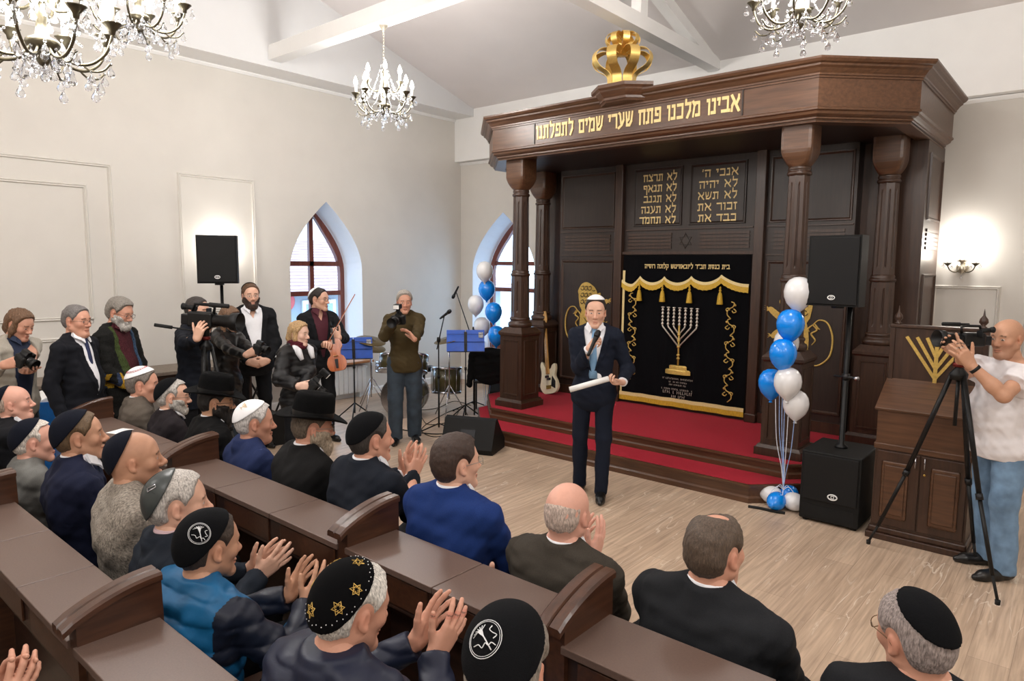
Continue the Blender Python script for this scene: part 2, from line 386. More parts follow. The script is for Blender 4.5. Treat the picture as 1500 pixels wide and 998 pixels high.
struct('wall_right', MB().add([(XR, YF, 0), (XR, YB, 0), (XR, YB, 4.7), (XR, YR, ZR+.05), (XR, YF, 4.7)], [(0, 1, 2, 3, 4)]), M['wall'])
struct('wall_front', MB().add([(XL, YF, 0), (XR, YF, 0), (XR, YF, 4.9), (XL, YF, 4.9)], [(0, 1, 2, 3)]), M['wall'])
struct('ceiling', MB().add([(XL, YBEAM+.2, 4.66-SL*.2), (XR, YBEAM+.2, 4.66-SL*.2), (XR, YR, ZR), (XL, YR, ZR), (XR, YF, 4.66), (XL, YF, 4.66)], [(0, 1, 2, 3), (3, 2, 4, 5)]), M['ceilp'])
# tie beams and the truss
struct('trim_1', MB().box(XG, XR, 4.80, 4.98, 4.61, 4.79), M['white'])
tb = MB().box(-4.03, -3.87, 4.98, YBEAM, 4.55, 4.70)
tb.box(-4.01, -3.89, 6.60, 6.74, 4.68, 5.22)
struct('trim_2', tb, M['white'])
rb = MB()
y0, y1 = YBEAM-.02, 4.9
for a, b in ((y0, y1),):
    za, zb = 4.66+SL*(YBEAM-a), 4.66+SL*(YBEAM-b)
    rb.add([(x, y, z) for x in (-4.02, -3.88) for y, z in ((a, za-.13), (b, zb-.13), (b, zb+.02), (a, za+.02))], [(0, 1, 2, 3), (7, 6, 5, 4), (0, 4, 5, 1), (1, 5, 6, 2), (2, 6, 7, 3), (3, 7, 4, 0)])
struct('trim_3', rb, M['white'])
# crown moulding under the beam, ledge bead
struct('trim_4', MB().mould([(XL, YB), (XR, YB)], [(0, 3.77), (.012, 3.77), (.03, 3.80), (.03, 3.815), (0, 3.815)]), M['white'])
struct('trim_5', MB().mould([(XL, YF), (XL, YB)], [(0, 4.49), (.012, 4.49), (.03, 4.515), (.03, 4.53), (0, 4.53)]), M['white'])
bb = MB().mould([(XL, YF), (XL, YB)], [(0, 0), (.02, 0), (.02, .09), (.008, .11), (0, .11)])
struct('baseboard_left', bb, M['white'])
struct('baseboard_back', MB().mould([(XL, YB), (XR, YB)], [(0, 0), (.02, 0), (.02, .09), (.008, .11), (0, .11)]), M['white'])
def wall_frame(name, u0, u1, z0, z1, to3, out, w=.045, d=.022):
    mb = MB(); pr = [(0, 0), (.3, 1), (.55, .55), (.8, .9), (1, 0)]
    cs = [(u0, z0), (u1, z0), (u1, z1), (u0, z1)]; ins = [(1, 1), (-1, 1), (-1, -1), (1, -1)]
    vs = []
    for (u, z), (su, sz) in zip(cs, ins):
        for t, h in pr: vs.append(to3(u+su*t*w, z+sz*t*w, h*d))
    n = len(pr); fs = [(i*n+j, ((i+1) % 4)*n+j, ((i+1) % 4)*n+j+1, i*n+j+1) for i in range(4) for j in range(n-1)]
    mb.add(vs, fs); o = mb.build(name, M['wall']); o['kind'] = 'structure'; return o
lw = lambda u, z, h: (XL+h, u, z)
bw = lambda u, z, h: (u, YB-h, z)
wall_frame('trim_6', .2, 3.06, .25, 3.16, lw, 1)
wall_frame('trim_7', .46, 2.80, 1.40, 2.91, lw, 1)
wall_frame('trim_8', .46, 2.80, .40, 1.22, lw, 1)
wall_frame('trim_9', 3.79, 4.80, 1.42, 3.15, lw, 1)
wall_frame('trim_10', -1.38, -.76, .5, 1.88, bw, 1, w=.04)
wall_frame('trim_11', -.55, .9, .5, 3.15, bw, 1, w=.04)
wall_frame('trim_12', 7.3, 8.2, 1.2, 3.15, lw, 1) if False else None

def gothic_window(n, outline, hw, sill, spring, to3, bars_z, mull, depth=.42):
    w = thing('window_%d' % n, None, None); w['kind'] = 'structure'
    k = len(outline)
    rv = MB(); rv.add([to3(u, z, 0) for u, z in outline]+[to3(u*.93, (z-sill)*.97+sill+.01, depth) for u, z in outline], [(i, (i+1) % k, k+(i+1) % k, k+i) for i in range(k)])
    r = rv.build('window_reveal', M['reveal'], w); r['kind'] = 'structure'
    inner = [(u*.93, (z-sill)*.97+sill+.01) for u, z in outline]
    fr = MB()
    cx, cz = 0, (sill+spring)/2
    def inset(p, d):
        v = np.array([p[0]-cx, p[1]-cz-.25]); return (p[0]-d*np.sign(v[0])*min(1, abs(v[0])/.3), p[1]-d*(1 if v[1] > 0 else -1)*min(1, abs(v[1])/.8)*.9)
    for d0, d1, q0, q1 in ((0, .075, depth-.02, depth+.05),):
        a = inner; b = [inset(p, d1) for p in inner]
        vs = [to3(*p, q0) for p in a]+[to3(*p, q0) for p in b]+[to3(*p, q1) for p in a]+[to3(*p, q1) for p in b]
        fs = []
        for i in range(k):
            j = (i+1) % k; fs += [(i, j, k+j, k+i), (k+i, k+j, 3*k+j, 3*k+i)]
        fr.add(vs, fs)
    def bar(u0, u1, z0, z1):
        a = np.array(to3(u0, z0, depth-.012)); b = np.array(to3(u1, z1, depth+.045))
        lo = np.minimum(a, b); hi = np.maximum(a, b); fr.box(lo[0], hi[0], lo[1], hi[1], lo[2], hi[2])
    H = max(z for u, z in inner)
    bar(mull-.035, mull+.035, sill, H-.05)
    for z in bars_z: bar(-hw*.9, hw*.9, z-.035, z+.035)
    f = fr.build('window_frame', M['mahog'], w); f['kind'] = 'structure'
    g = MB().add([to3(u, z, depth+.02) for u, z in inner], [tuple(range(k))]).build('window_glass', M['glass'], w); g['kind'] = 'structure'
    return w
gothic_window(1, A1, .62, .56, 2.08, lambda u, z, h: (XL-h, YW1+u, z), (1.60, 2.05), 0.0)
gothic_window(2, A2, .70, .56, 2.05, lambda u, z, h: (XW2+u, YB+h, z), (1.62, 2.08), 0.0)
def window_sill(name, lo, hi, lab):
    o = MB().bevbox(lo[0], hi[0], lo[1], hi[1], lo[2], hi[2], .008).build(name, M['sill']); o['kind'] = 'structure'
window_sill('trim_13', (XL-.40, YW1-.70, .535), (XL+.17, YW1+.70, .57), '')
window_sill('trim_14', (XW2-.72, YB-.17, .535), (XW2+.72, YB+.40, .57), '')

# ---- outside: a house with a tiled gable roof across the yard
def house():
    h = thing('house', 'pale house with pink tiled roof seen through the arched window', 'house', (-19.5, 11.5, -1.0))
    wl = mat('house_plaster', (150, 152, 158), .8, var=.04); tl = mat('pink_roof_tile', (186, 150, 146), .75, var=.12, scale=3)
    MB().box(-4, 4, -6, 6, -2, 2.4).build('house_wall', wl, h)
    r = MB(); n = 18
    for s in (1, -1):
        for i in range(n):
            t0, t1 = i/n, (i+1)/n
            x0, x1 = s*4.4*(1-t0), s*4.4*(1-t1); z0, z1 = 2.3+1.5*t0, 2.3+1.5*t1
            r.add([(x0, -6.4, z0+.025), (x0, 6.4, z0+.025), (x1, 6.4, z1), (x1, -6.4, z1), (x0, -6.4, z0-.02), (x0, 6.4, z0-.02)], [(0, 1, 2, 3), (0, 4, 5, 1)])
    for e in (-6.3, 6.3): r.add([(-4.2, e, 2.3), (4.2, e, 2.3), (0, e, 3.75)], [(0, 1, 2)])
    r.build('roof', tl, h)
    for y in (-4, -1.2, 1.8):
        w = MB().box(4.0, 4.06, y-.5, y+.5, .7, 2.1).build('window_frame', M['white'], h)
        MB().box(4.05, 4.07, y-.4, y+.4, .8, 2.0).build('pane', mat('dim_pane', (150, 165, 180), .2), w)
    s = MB().lathe([(.02, 0), (.25, 0), (.27, .01), (.25, .02), (.02, .02)], axis=0).build('round_sign', mat('red_white_sign', (196, 80, 80), .5), h, (4.06, -2.2, 2.1))
house()
g = MB().box(-60, XL-.5, -40, 60, -.6, -.5).build('ground', mat('pale_yard', (206, 204, 202), .9)); g['kind'] = 'structure'
g = MB().box(XL-.5, 40, YB+.5, 60, -.6, -.5).build('ground_yard', M['reveal']); g['kind'] = 'structure'

def radiator(name, lab, loc, rz, n):
    t = thing(name, lab, 'radiator', loc, rz)
    b = MB()
    for i in range(n):
        x = (i-(n-1)/2)*.085
        b.bevbox(x-.038, x+.038, .03, .11, .08, .50, .012)
    b.build('radiator_fin', M['rad'], t)
    MB().tube([(-n*.0425-.04, .07, .46), (n*.0425+.04, .07, .46)], .015).tube([(-n*.0425-.04, .07, .12), (n*.0425+.04, .07, .12)], .015).build('pipe', M['rad'], t)
    f = MB()
    for s in (-1, 1): f.box(s*n*.035-.015, s*n*.035+.015, .05, .09, 0, .1)
    f.build('foot', M['rad'], t); return t
radiator('radiator', 'white ribbed radiator under the oak sill behind the violinist', (XL, 5.92, 0), -PI/2, 14)
radiator('radiator', 'white ribbed radiator under the window beside the ark', (XW2, YB, 0), PI, 12)
# ================================================================ THE ARK
AX = -3.785
stage = thing('stage', 'red-carpeted two-step stage under the dark wooden ark', 'stage', (AX, 7.3, 0))
def stage_step(z0, z1, hw, yf, ch, name):
    pl = [(-hw-ch, YB-7.3-.06), (-hw-ch, yf-7.3+ch), (-hw, yf-7.3), (hw, yf-7.3), (hw+ch, yf-7.3+ch), (hw+ch, YB-7.3-.06)]
    r = MB(); n = len(pl)
    r.mould(pl, [(0, z0), (.018, z0), (.018, z0+.045), (.006, z0+.055), (0, z0+.06), (0, z1-.028), (.02, z1-.024), (.02, z1-.002), (0, z1)])
    r.build('riser', M['arkx'], stage)
    c = MB(); c.add([(x, y, z1+.0015) for x, y in pl], [tuple(range(n))])
    c.build('tread_carpet', M['carpet'], stage, (0, 0, 0))
stage_step(0, .165, 1.60, 5.76, .75, 'lower')
stage_step(.165, .30, 1.80, 6.15, .62, 'upper')

ark = thing('torah_ark', 'tall dark wooden ark with canopy, columns and gold lettering', 'ark', (AX, 7.6, .303))
ZA = .303
def L(x, y, z): return (x-AX, y-7.6, z-ZA)
class AB(MB):
    def build(s, name, m, parent=None):
        s.v = [(x-AX, y-7.6, z-ZA) for x, y, z in s.v]
        return MB.build(s, name, m, parent or ark)
# canopy outline of the cornice lip (front, 45 degree corners, sides)
lip = [(AX-2.62, YBEAM), (AX-2.62, 6.815), (AX-1.905, 6.10), (AX+1.905, 6.10), (AX+2.62, 6.815), (AX+2.62, YBEAM)]
def off(path, d):
    mb = MB(); mb.mould(path, [(d, 0), (d, 1)]); return [(mb.v[i*2][0], mb.v[i*2][1]) for i in range(len(path))]
fr = off(lip, -.115)
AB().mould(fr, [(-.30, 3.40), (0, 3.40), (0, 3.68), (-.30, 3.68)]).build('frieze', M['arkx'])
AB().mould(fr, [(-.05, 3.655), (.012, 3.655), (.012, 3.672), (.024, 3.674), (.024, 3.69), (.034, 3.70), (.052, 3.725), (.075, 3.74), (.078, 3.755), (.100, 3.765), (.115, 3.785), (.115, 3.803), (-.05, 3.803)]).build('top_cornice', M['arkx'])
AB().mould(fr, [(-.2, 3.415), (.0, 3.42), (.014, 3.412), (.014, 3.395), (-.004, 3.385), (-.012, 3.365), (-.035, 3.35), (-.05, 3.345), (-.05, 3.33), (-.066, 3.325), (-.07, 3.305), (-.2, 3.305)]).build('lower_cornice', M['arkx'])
sof = off(fr, -.06)
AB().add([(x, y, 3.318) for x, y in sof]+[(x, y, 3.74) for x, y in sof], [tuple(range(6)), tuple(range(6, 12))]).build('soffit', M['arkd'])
# raised middle of the cornice that carries the crown
BX = AX-.045
bp = [(BX-.36, 6.16), (BX-.15, 5.97), (BX+.15, 5.97), (BX+.36, 6.16)]
bp_i = off(bp, -.085)
AB().mould(bp_i, [(-.25, 3.70), (0, 3.70), (.01, 3.72), (.022, 3.722), (.022, 3.745), (.05, 3.77), (.07, 3.795), (.075, 3.81), (.095, 3.83), (.095, 3.862), (-.25, 3.862)]).build('crown_plinth', M['arkx'])
# frieze panel joints
jb = AB()
for x in (-5.0, -2.58): jb.box(x-.006, x+.006, 6.205, 6.216, 3.43, 3.655)
jb.build('joint_strip', M['arkd'])
# back wall of the ark
YWL = 7.60
wall = AB()
wall.box(AX-1.86, AX+1.86, YWL, YWL+.12, ZA, 3.33)
wall.box(AX-1.86, AX-1.80, YWL+.1, 7.9, ZA, 3.33).box(AX+1.80, AX+1.86, YWL+.1, 7.9, ZA, 3.33)
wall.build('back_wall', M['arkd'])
for s in (-1, 1):
    x0, x1 = sorted((AX+s*1.80, AX+s*2.43)); AB().box(x0, x1, 7.80, YB-.01, ZA, 3.33).build('side_cabinet', M['ark'])
def frame_rect(mb, u0, u1, z0, z1, y, w=.03, d=.018):
    pr = [(0, 0), (.15, 1), (.5, 1), (.75, .4), (1, 0)]
    cs = [(u0, z0), (u1, z0), (u1, z1), (u0, z1)]; ins = [(1, 1), (-1, 1), (-1, -1), (1, -1)]; vs = []
    for (u, z), (a, b) in zip(cs, ins):
        for t, h in pr: vs.append((u+a*t*w, y-h*d, z+b*t*w))
    n = 5; mb.add(vs, [(i*n+j, ((i+1) % 4)*n+j, ((i+1) % 4)*n+j+1, i*n+j+1) for i in range(4) for j in range(n-1)])
def grooves(mb, u0, u1, z0, z1, y, n=5):
    h = (z1-z0)/n
    for i in range(n): mb.box(u0, u1, y-.012, y+.01, z0+i*h+h*.32, z0+(i+1)*h)
for s in (-1, 1):
    u0, u1 = sorted((AX+s*.99, AX+s*1.83))
    p = AB(); frame_rect(p, u0, u1, 2.54, 3.25, YWL); p.build('upper_panel', M['ark'])
    p = AB(); p.box(u0-.02, u1+.02, YWL-.02, YWL, 2.185, 2.20); p.box(u0-.02, u1+.02, YWL-.02, YWL, 2.495, 2.51); grooves(p, u0+.06, u1-.06, 2.235, 2.455, YWL); p.build('reeded_rail', M['ark'])
    p = AB(); frame_rect(p, u0, u1, .50, 2.13, YWL, w=.035); p.box(u0-.02, u1+.02, YWL-.03, YWL, ZA, .42); p.build('lion_panel', M['ark'])
    # pilaster beside the curtain
    p = AB(); x = AX+s*.90; p.bevbox(x-.055, x+.055, YWL-.07, YWL, ZA, 3.33, .008); p.bevbox(x-.065, x+.065, YWL-.08, YWL, ZA, .40, .008); p.build('pilaster', M['ark'])
    # side wall panels facing out
    p = AB(); X = AX+s*2.43
    for z0, z1 in ((2.54, 3.2), (.9, 2.0)):
        pr = [(0, 0), (.15, 1), (.5, 1), (.75, .4), (1, 0)]; vs = []
        for (u, z), (a, b) in zip([(7.92, z0), (8.60, z0), (8.60, z1), (7.92, z1)], [(1, 1), (-1, 1), (-1, -1), (1, -1)]):
            for t, h in pr: vs.append((X+s*h*.018, u+a*t*.035, z+b*t*.035))
        p.add(vs, [(i*5+j, ((i+1) % 4)*5+j, ((i+1) % 4)*5+j+1, i*5+j+1) for i in range(4) for j in range(4)])
    for i in range(5): p.box(*sorted((X-.01, X+s*.014)), 7.95, 8.57, 2.235+.044*i+.014, 2.235+.044*(i+1))
    p.build('side_panel', M['ark'])
p = AB(); p.box(AX-.82, AX+.82, YWL-.02, YWL, 2.495, 2.51); p.box(AX-.84, AX+.84, YWL-.05, YWL, 2.20, 2.235)
grooves(p, AX-.78, AX-.18, 2.255, 2.46, YWL); grooves(p, AX+.18, AX+.78, 2.255, 2.46, YWL)
p.build('reeded_rail', M['ark'])
def star(mb, c, r, y, w=.006):
    for o in (PI/2, -PI/2):
        pts = [(c[0]+r*math.cos(o+2*PI*i/3), y, c[1]+r*math.sin(o+2*PI*i/3)) for i in range(3)]
        mb.tube(pts, w, 5, closed=True)
p = AB(); star(p, (AX, 2.36), .09, YWL-.004, .005); p.build('star_carving', M['arkd'])
# tablets with the commandments
TABL = [('לא תרצח', 'לא תנאף', 'לא תגנב', 'לא תענה', 'לא תחמד'), ("אנכי ה'", 'לא יהיה', 'לא תשא', 'זכור את', 'כבד את')]
for k, (u0, u1, ur) in enumerate(((-4.50, -3.84, -3.92), (-3.75, -3.06, -3.17))):
    p = AB(); frame_rect(p, u0, u1, 2.545, 3.25, YWL, w=.035); t = p.build('tablet_frame', M['arkd'])
    for i, s in enumerate(TABL[k]):
        wd = (.45, .45, .44, .47, .49)[i] if k == 0 else (.43, .46, .47, .47, .46)[i]
        hebrew('tablet_lettering', s, M['cream'], t, L(ur, YWL-.004, 3.12-.128*i-.03), .082, wd)
# frieze inscription
hebrew('frieze_lettering', 'אבינו מלכנו פתח שערי שמים לתפלתנו', M['cream'], ark, L(-2.61, 6.213, 3.475), .145, 2.36)

# columns
def column(x, y):
    c = thing('column', None, None); c.parent = ark; c.location = L(x, y, ZA)
    p = MB(); b = .21
    def sq(h0, h1, z0, z1): 
        p.add([(-h0, -h0, z0), (h0, -h0, z0), (h0, h0, z0), (-h0, h0, z0), (-h1, -h1, z1), (h1, -h1, z1), (h1, h1, z1), (-h1, h1, z1)], [(0, 1, 2, 3), (4, 5, 6, 7), (0, 1, 5, 4), (1, 2, 6, 5), (2, 3, 7, 6), (3, 0, 4, 7)])
    sq(.215, .215, 0, .07); sq(.205, .19, .07, .10); sq(.172, .172, .10, .88); sq(.172, .19, .88, .90); sq(.19, .19, .90, .925); sq(.19, .135, .925, .99)
    for a in range(4):
        R = Matrix.Rotation(a*PI/2, 3, 'Z')
        pr = [(0, 0), (.2, 1), (.7, 1), (1, 0)]; vs = []
        for (u, z), (i, j) in zip([(-.125, .15), (.125, .15), (.125, .84), (-.125, .84)], [(1, 1), (-1, 1), (-1, -1), (1, -1)]):
            for t, h in pr: vs.append((R @ Vector((u+i*t*.02, -.172-h*.01, z+j*t*.02)))[:])
        p.add(vs, [(i*4+j, ((i+1) % 4)*4+j, ((i+1) % 4)*4+j+1, i*4+j+1) for i in range(4) for j in range(3)])
    p.build('pedestal', M['ark'], c)
    MB().lathe([(.13, .98), (.145, 1.0), (.15, 1.02), (.145, 1.045), (.125, 1.055), (.118, 1.07), (.128, 1.085), (.128, 1.1), (.112, 1.115)], n=32).build('base_ring', M['ark'], c)
    def shaft(z0, z1, r0, r1, name, flute):
        m = MB(); n = 96; rows = []
        for z, k in ((z0, 0), (z0+.06, 0), (z0+.09, 1), (z1-.09, 1), (z1-.06, 0), (z1, 0)):
            r = r0+(r1-r0)*(z-z0)/(z1-z0)
            rows.append([(r-(flute*k if (j % 12) in (5, 6) else 0)) for j in range(n)]+[z])
        vs = [(row[j]*math.cos(2*PI*j/n)/max(math.cos(((2*PI*j/n) % (PI/4))-PI/8), .1)*.97, row[j]*math.sin(2*PI*j/n)/max(math.cos(((2*PI*j/n) % (PI/4))-PI/8), .1)*.97, row[-1]) for row in rows for j in range(n)]
        m.add(vs, [(i*n+j, i*n+(j+1) % n, (i+1)*n+(j+1) % n, (i+1)*n+j) for i in range(len(rows)-1) for j in range(n)])
        m.build(name, M['ark'], c)
    shaft(1.11, 1.62, .110, .106, 'lower_shaft', .010)
    MB().lathe([(.104, 1.615), (.118, 1.62), (.122, 1.635), (.118, 1.65), (.106, 1.655), (.112, 1.67), (.104, 1.685), (.098, 1.69)], n=32).build('middle_ring', M['ark'], c)
    shaft(1.685, 2.58, .098, .090, 'upper_shaft', .010)
    MB().lathe([(.088, 2.575), (.104, 2.585), (.108, 2.60), (.10, 2.615), (.09, 2.62), (.10, 2.63), (.10, 2.65), (.092, 2.66)], n=32).build('neck_ring', M['ark'], c)
    # tulip capital: a block rounded down to the neck
    m = MB(); n = 48; rows = []
    for i in range(13):
        t = i/12; z = 2.65+.37*t
        rr = .085+.055*math.sin(min(1, t/.45)*PI/2); e = 2+10*min(1, t/.5)
        rows.append((rr, e, z))
    vs = []
    for rr, e, z in rows:
        for j in range(n):
            a = 2*PI*j/n; ca, sa = math.cos(a), math.sin(a); k = (abs(ca)**e+abs(sa)**e)**(-1/e)
            k = min(k, 1.32); vs.append((rr*k*ca, rr*k*sa, z))
    m.add(vs, [(i*n+j, i*n+(j+1) % n, (i+1)*n+(j+1) % n, (i+1)*n+j) for i in range(12) for j in range(n)], smooth=False)
    m.build('capital', M['arkx'], c)
    return c
c0 = column(AX-1.645, 6.50)
for x, y in ((AX+1.645, 6.50), (AX-2.15, 7.58), (AX+2.15, 7.58)):
    c = copy_tree(c0, ark); c.location = L(x, y, ZA)

# lions in gold on the two panels: mane, body, raised paws, curled tail (a plain heraldic lion)
def lion(cx, s):
    o = L(cx, YWL-.004, 1.34); K_ = 1.08
    def cv(p): return bez([(a, b) for a, b in p], 8)
    mb = MB()
    cnt = [0]
    def poly(p, d=.008):
        cnt[0] += 1; d = .006+.0012*cnt[0]; mb.prism([(a*s*K_, b*K_) for a, b in cv(p+[p[0]])[:-1]], o, (1, 0, 0), (0, 0, 1), (0, -1, 0), 0, d)
    def strip(p, w):
        c = cv(p); mb.tube([(o[0]+a*s*K_, o[1]-.003, o[2]+b*K_) for a, b in c], [w*(0.55+0.45*math.sin(PI*min(1, (i+2)/len(c)))) for i in range(len(c))], 6)
    poly([(-.10, -.28), (-.13, -.10), (-.11, .08), (-.05, .20), (.06, .19), (.10, .05), (.08, -.10), (.13, -.22), (.06, -.30)])        # trunk and haunch
    poly([(-.13, .16), (-.15, .30), (-.12, .42), (-.04, .46), (.04, .43), (.10, .38), (.12, .31), (.06, .27), (.08, .20), (.0, .13), (-.05, .05)], .011)  # mane and head
    poly([(.10, .31), (.165, .335), (.17, .30), (.13, .275)], .012)                                            # muzzle
    poly([(.03, .13), (.16, .20), (.25, .26), (.285, .24), (.25, .19), (.14, .10), (.05, .04)])                  # raised fore paw
    poly([(.05, .03), (.17, .04), (.24, -.02), (.22, -.06), (.13, -.02), (.05, -.05)])                            # second paw
    poly([(.02, -.24), (.12, -.30), (.15, -.42), (.23, -.46), (.22, -.50), (.09, -.50), (.06, -.38), (-.05, -.33)])   # hind leg
    poly([(-.10, -.24), (-.06, -.34), (-.12, -.44), (-.03, -.49), (-.05, -.52), (-.18, -.50), (-.15, -.38), (-.16, -.30)])
    for a in ((.285, .25), (.27, .23), (.24, -.035)):
        for k in range(3): strip([a, (a[0]+.02, a[1]+.012*(k-1)+.004), (a[0]+.038, a[1]+.022*(k-1))], .006)
    strip([(-.11, -.27), (-.22, -.30), (-.33, -.20), (-.35, -.02), (-.30, .12), (-.22, .15), (-.16, .10)], .011)   # tail
    for p in ([(-.16, .10), (-.20, .05), (-.15, .01), (-.19, -.05), (-.16, -.10)], [(-.16, .10), (-.12, .06), (-.13, .03)], [(-.18, .11), (-.21, .07), (-.23, .06)]): strip(p, .010)
    for k in range(6): strip([(-.13+.015*k, .40-.02*k), (-.155+.01*k, .34-.03*k), (-.13+.015*k, .28-.03*k)], .008)
    go = mb.build('gold_lion', M['goldp'], ark)
    gm = MB()
    for k in range(9):
        u, v_ = -.10+.055*(k % 3), .40-.085*(k//3)
        c = bez([(u, v_), (u+.028, v_+.012), (u+.034, v_-.022), (u+.008, v_-.04), (u-.012, v_-.02)], 5)
        gm.tube([(o[0]+a*s*K_, o[1]-.0215, o[2]+b*K_) for a, b in c], .0045, 5)
    gm.tube([(o[0]+a*s*K_, o[1]-.0215, o[2]+b*K_) for a, b in bez([(.06, .36), (.085, .355), (.10, .365)], 4)], .005, 5)
    for p in ([(-.08, -.12), (-.02, -.2), (.06, -.22)], [(-.06, .02), (.0, -.04), (.06, -.02)]): gm.tube([(o[0]+a*s*K_, o[1]-.016, o[2]+b*K_) for a, b in bez(p, 5)], .0045, 5)
    gm.build('mane_groove', M['arkd'], go)
lion(-5.15, 1); lion(-2.45, -1)

# ---------------------------------------------------------------- curtain (hangs in the ark's opening)
cu = thing('ark_curtain', 'black velvet ark curtain with gold fringe and menorah embroidery', 'curtain', (AX-.005, YWL-.028, ZA))
CX0, CX1 = -4.608, -2.966
def CL(x, z, y=0.0): return (x-(AX-.005), y, z-ZA)
mb = MB(); nx, nz = 60, 24
def wav(u): return -.012-.010*math.sin(u*23)-.006*math.sin(u*51+1)
vs = [CL(CX0+(CX1-CX0)*i/nx, .40+(2.19-.40)*j/nz, wav(i/nx)*(1-.75*j/nz)) for j in range(nz+1) for i in range(nx+1)]
mb.add(vs, [(j*(nx+1)+i, j*(nx+1)+i+1, (j+1)*(nx+1)+i+1, (j+1)*(nx+1)+i) for j in range(nz) for i in range(nx)], smooth=True)
mb.build('velvet_cloth', M['velvet'], cu)
# bottom and left braid with fringe
b = MB(); fr_ = MB()
for i in range(nx):
    for (z0, z1, m_, yy) in ((.405, .45, b, -.018), (.345, .405, fr_, -.016)):
        p = [CL(CX0+(CX1-CX0)*(i+e)/nx, z, yy+wav((i+e)/nx)) for e, z in ((0, z0), (1, z0), (1, z1), (0, z1))]
        m_.add(p, [(0, 1, 2, 3)], smooth=True)
b.add([CL(CX0, .42, -.02), CL(CX0+.035, .42, -.035), CL(CX0+.035, 2.0, -.02), CL(CX0, 2.0, -.02)], [(0, 1, 2, 3)])
b.build('hem_braid', M['braid'], cu); fr_.build('hem_fringe', M['fringe'], cu)
# scalloped valance
sx = [-4.608, -4.345, -4.012, -3.66, -3.29, -2.965]; sz = [1.90, 1.935, 1.935, 1.945, 1.965, 1.90]
sx[0] -= .0; br = MB(); fg = MB()
for k in range(5):
    n = 14
    for i in range(n):
        def zz(t):
            if k == 0: return 1.885 - .055*math.sin(PI*min(1, t*1.0)) if t < .55 else 1.83+.105*((t-.55)/.45)**1.4
            if k == 4: return 1.965-.10*(1-(1-t)**2.2) 
            return sz[k]+(sz[k+1]-sz[k])*t-.078*math.sin(PI*t)**.7
        xa, xb = sx[k]+(sx[k+1]-sx[k])*i/n, sx[k]+(sx[k+1]-sx[k])*(i+1)/n; za, zb = zz(i/n), zz((i+1)/n)
        br.add([CL(xa, za-.035, -.046), CL(xb, zb-.035, -.046), CL(xb, zb, -.04), CL(xa, za, -.04)], [(0, 1, 2, 3)], smooth=True)
        fg.add([CL(xa, za-.095, -.050), CL(xb, zb-.095-.006*(i % 2), -.050), CL(xb, zb-.035, -.044), CL(xa, za-.035, -.044)], [(0, 1, 2, 3)], smooth=True)
br.build('valance_braid', M['braid'], cu); fg.build('valance_fringe', M['fringe'], cu)
for k, x in enumerate((-4.345, -4.025, -3.67, -3.29)):
    z = 1.83
    t = MB(); t.lathe([(.004, .0), (.010, -.01), (.012, -.02), (.006, -.03), (.014, -.04), (.016, -.052), (.007, -.062), (.018, -.075), (.026, -.11), (.036, -.20), (.036, -.205), (.001, -.205)], c=CL(x, z, -.055), n=14)
    t.build('tassel', M['fringe'], cu)
hebrew('curtain_lettering', 'בית כנסת חב"ד ליובאוויטש קלוגה רוסיה', M['cream'], cu, CL(-3.20, 2.03, -.026), .05, 1.09)
# menorah
mo = MB(); ms = MB(); mx_ = -3.79
for i in range(7):
    x = mx_-.225+.075*i; top = 1.555
    for q in range(5): ms.lathe([(.006, -.02), (.015, -.012), (.016, 0), (.008, .012), (.006, .02)], c=CL(x, 1.365+.042*q, -.045), n=10)
    ms.lathe([(.006, 0), (.02, .012), (.022, .02), (.004, .024)], c=CL(x, 1.545, -.045), n=10)
for k in range(3):
    for s in (-1, 1):
        ms.tube([CL(mx_+s*.225*(3-k)/3, 1.345, -.045), CL(mx_+s*(.225*(3-k)/3-.006), 1.325, -.045), CL(mx_, 1.325-.075*(3-k)-.01, -.045)], .009, 6)
mo.tube([CL(mx_, 1.36, -.045), CL(mx_, .86, -.045)], .011, 8)
for z in (1.24, 1.165, 1.09, .99, .95): mo.lathe([(.008, -.018), (.02, -.006), (.02, .006), (.008, .018)], c=CL(mx_, z, -.045), n=10)
mo.build('menorah_stem', M['goldp'], cu); ms.build('menorah_branch', M['silver'], cu)
mb = MB()
for z0, z1, r in ((.755, .80, .165), (.805, .85, .115)):
    mb.lathe([(r, z0), (r, z1), (r*.9, z1+.012), (.02, z1+.012)], c=CL(mx_, 0, -.045), n=8, smooth=False, sy=.25)
mb.build('menorah_base', M['goldp'], cu)
# dedication in small silver lettering (too small to read in the photograph)
rnd = random.Random(3)
for z, w, h in ((.685, .40, .020), (.645, .26, .018), (.61, .22, .018), (.555, .42, .020), (.510, .38, .034), (.462, .20, .030)):
    m_ = MB(); x = mx_-w/2
    while x < mx_+w/2:
        k = rnd.uniform(.55, 1.0)*h*.7
        if rnd.random() > .14:
            m_.box(*[v for ab in zip(CL(x, z, -.043), CL(x+h*.14, z+h, -.040)) for v in sorted(ab)])
            zb = z+rnd.choice((0, h*.45, h*.88))
            m_.box(*[v for ab in zip(CL(x, zb, -.043), CL(x+k*.8, zb+h*.12, -.040)) for v in sorted(ab)])
        x += k+h*.22
    m_.build('dedication_stitching', M['silver'], cu)
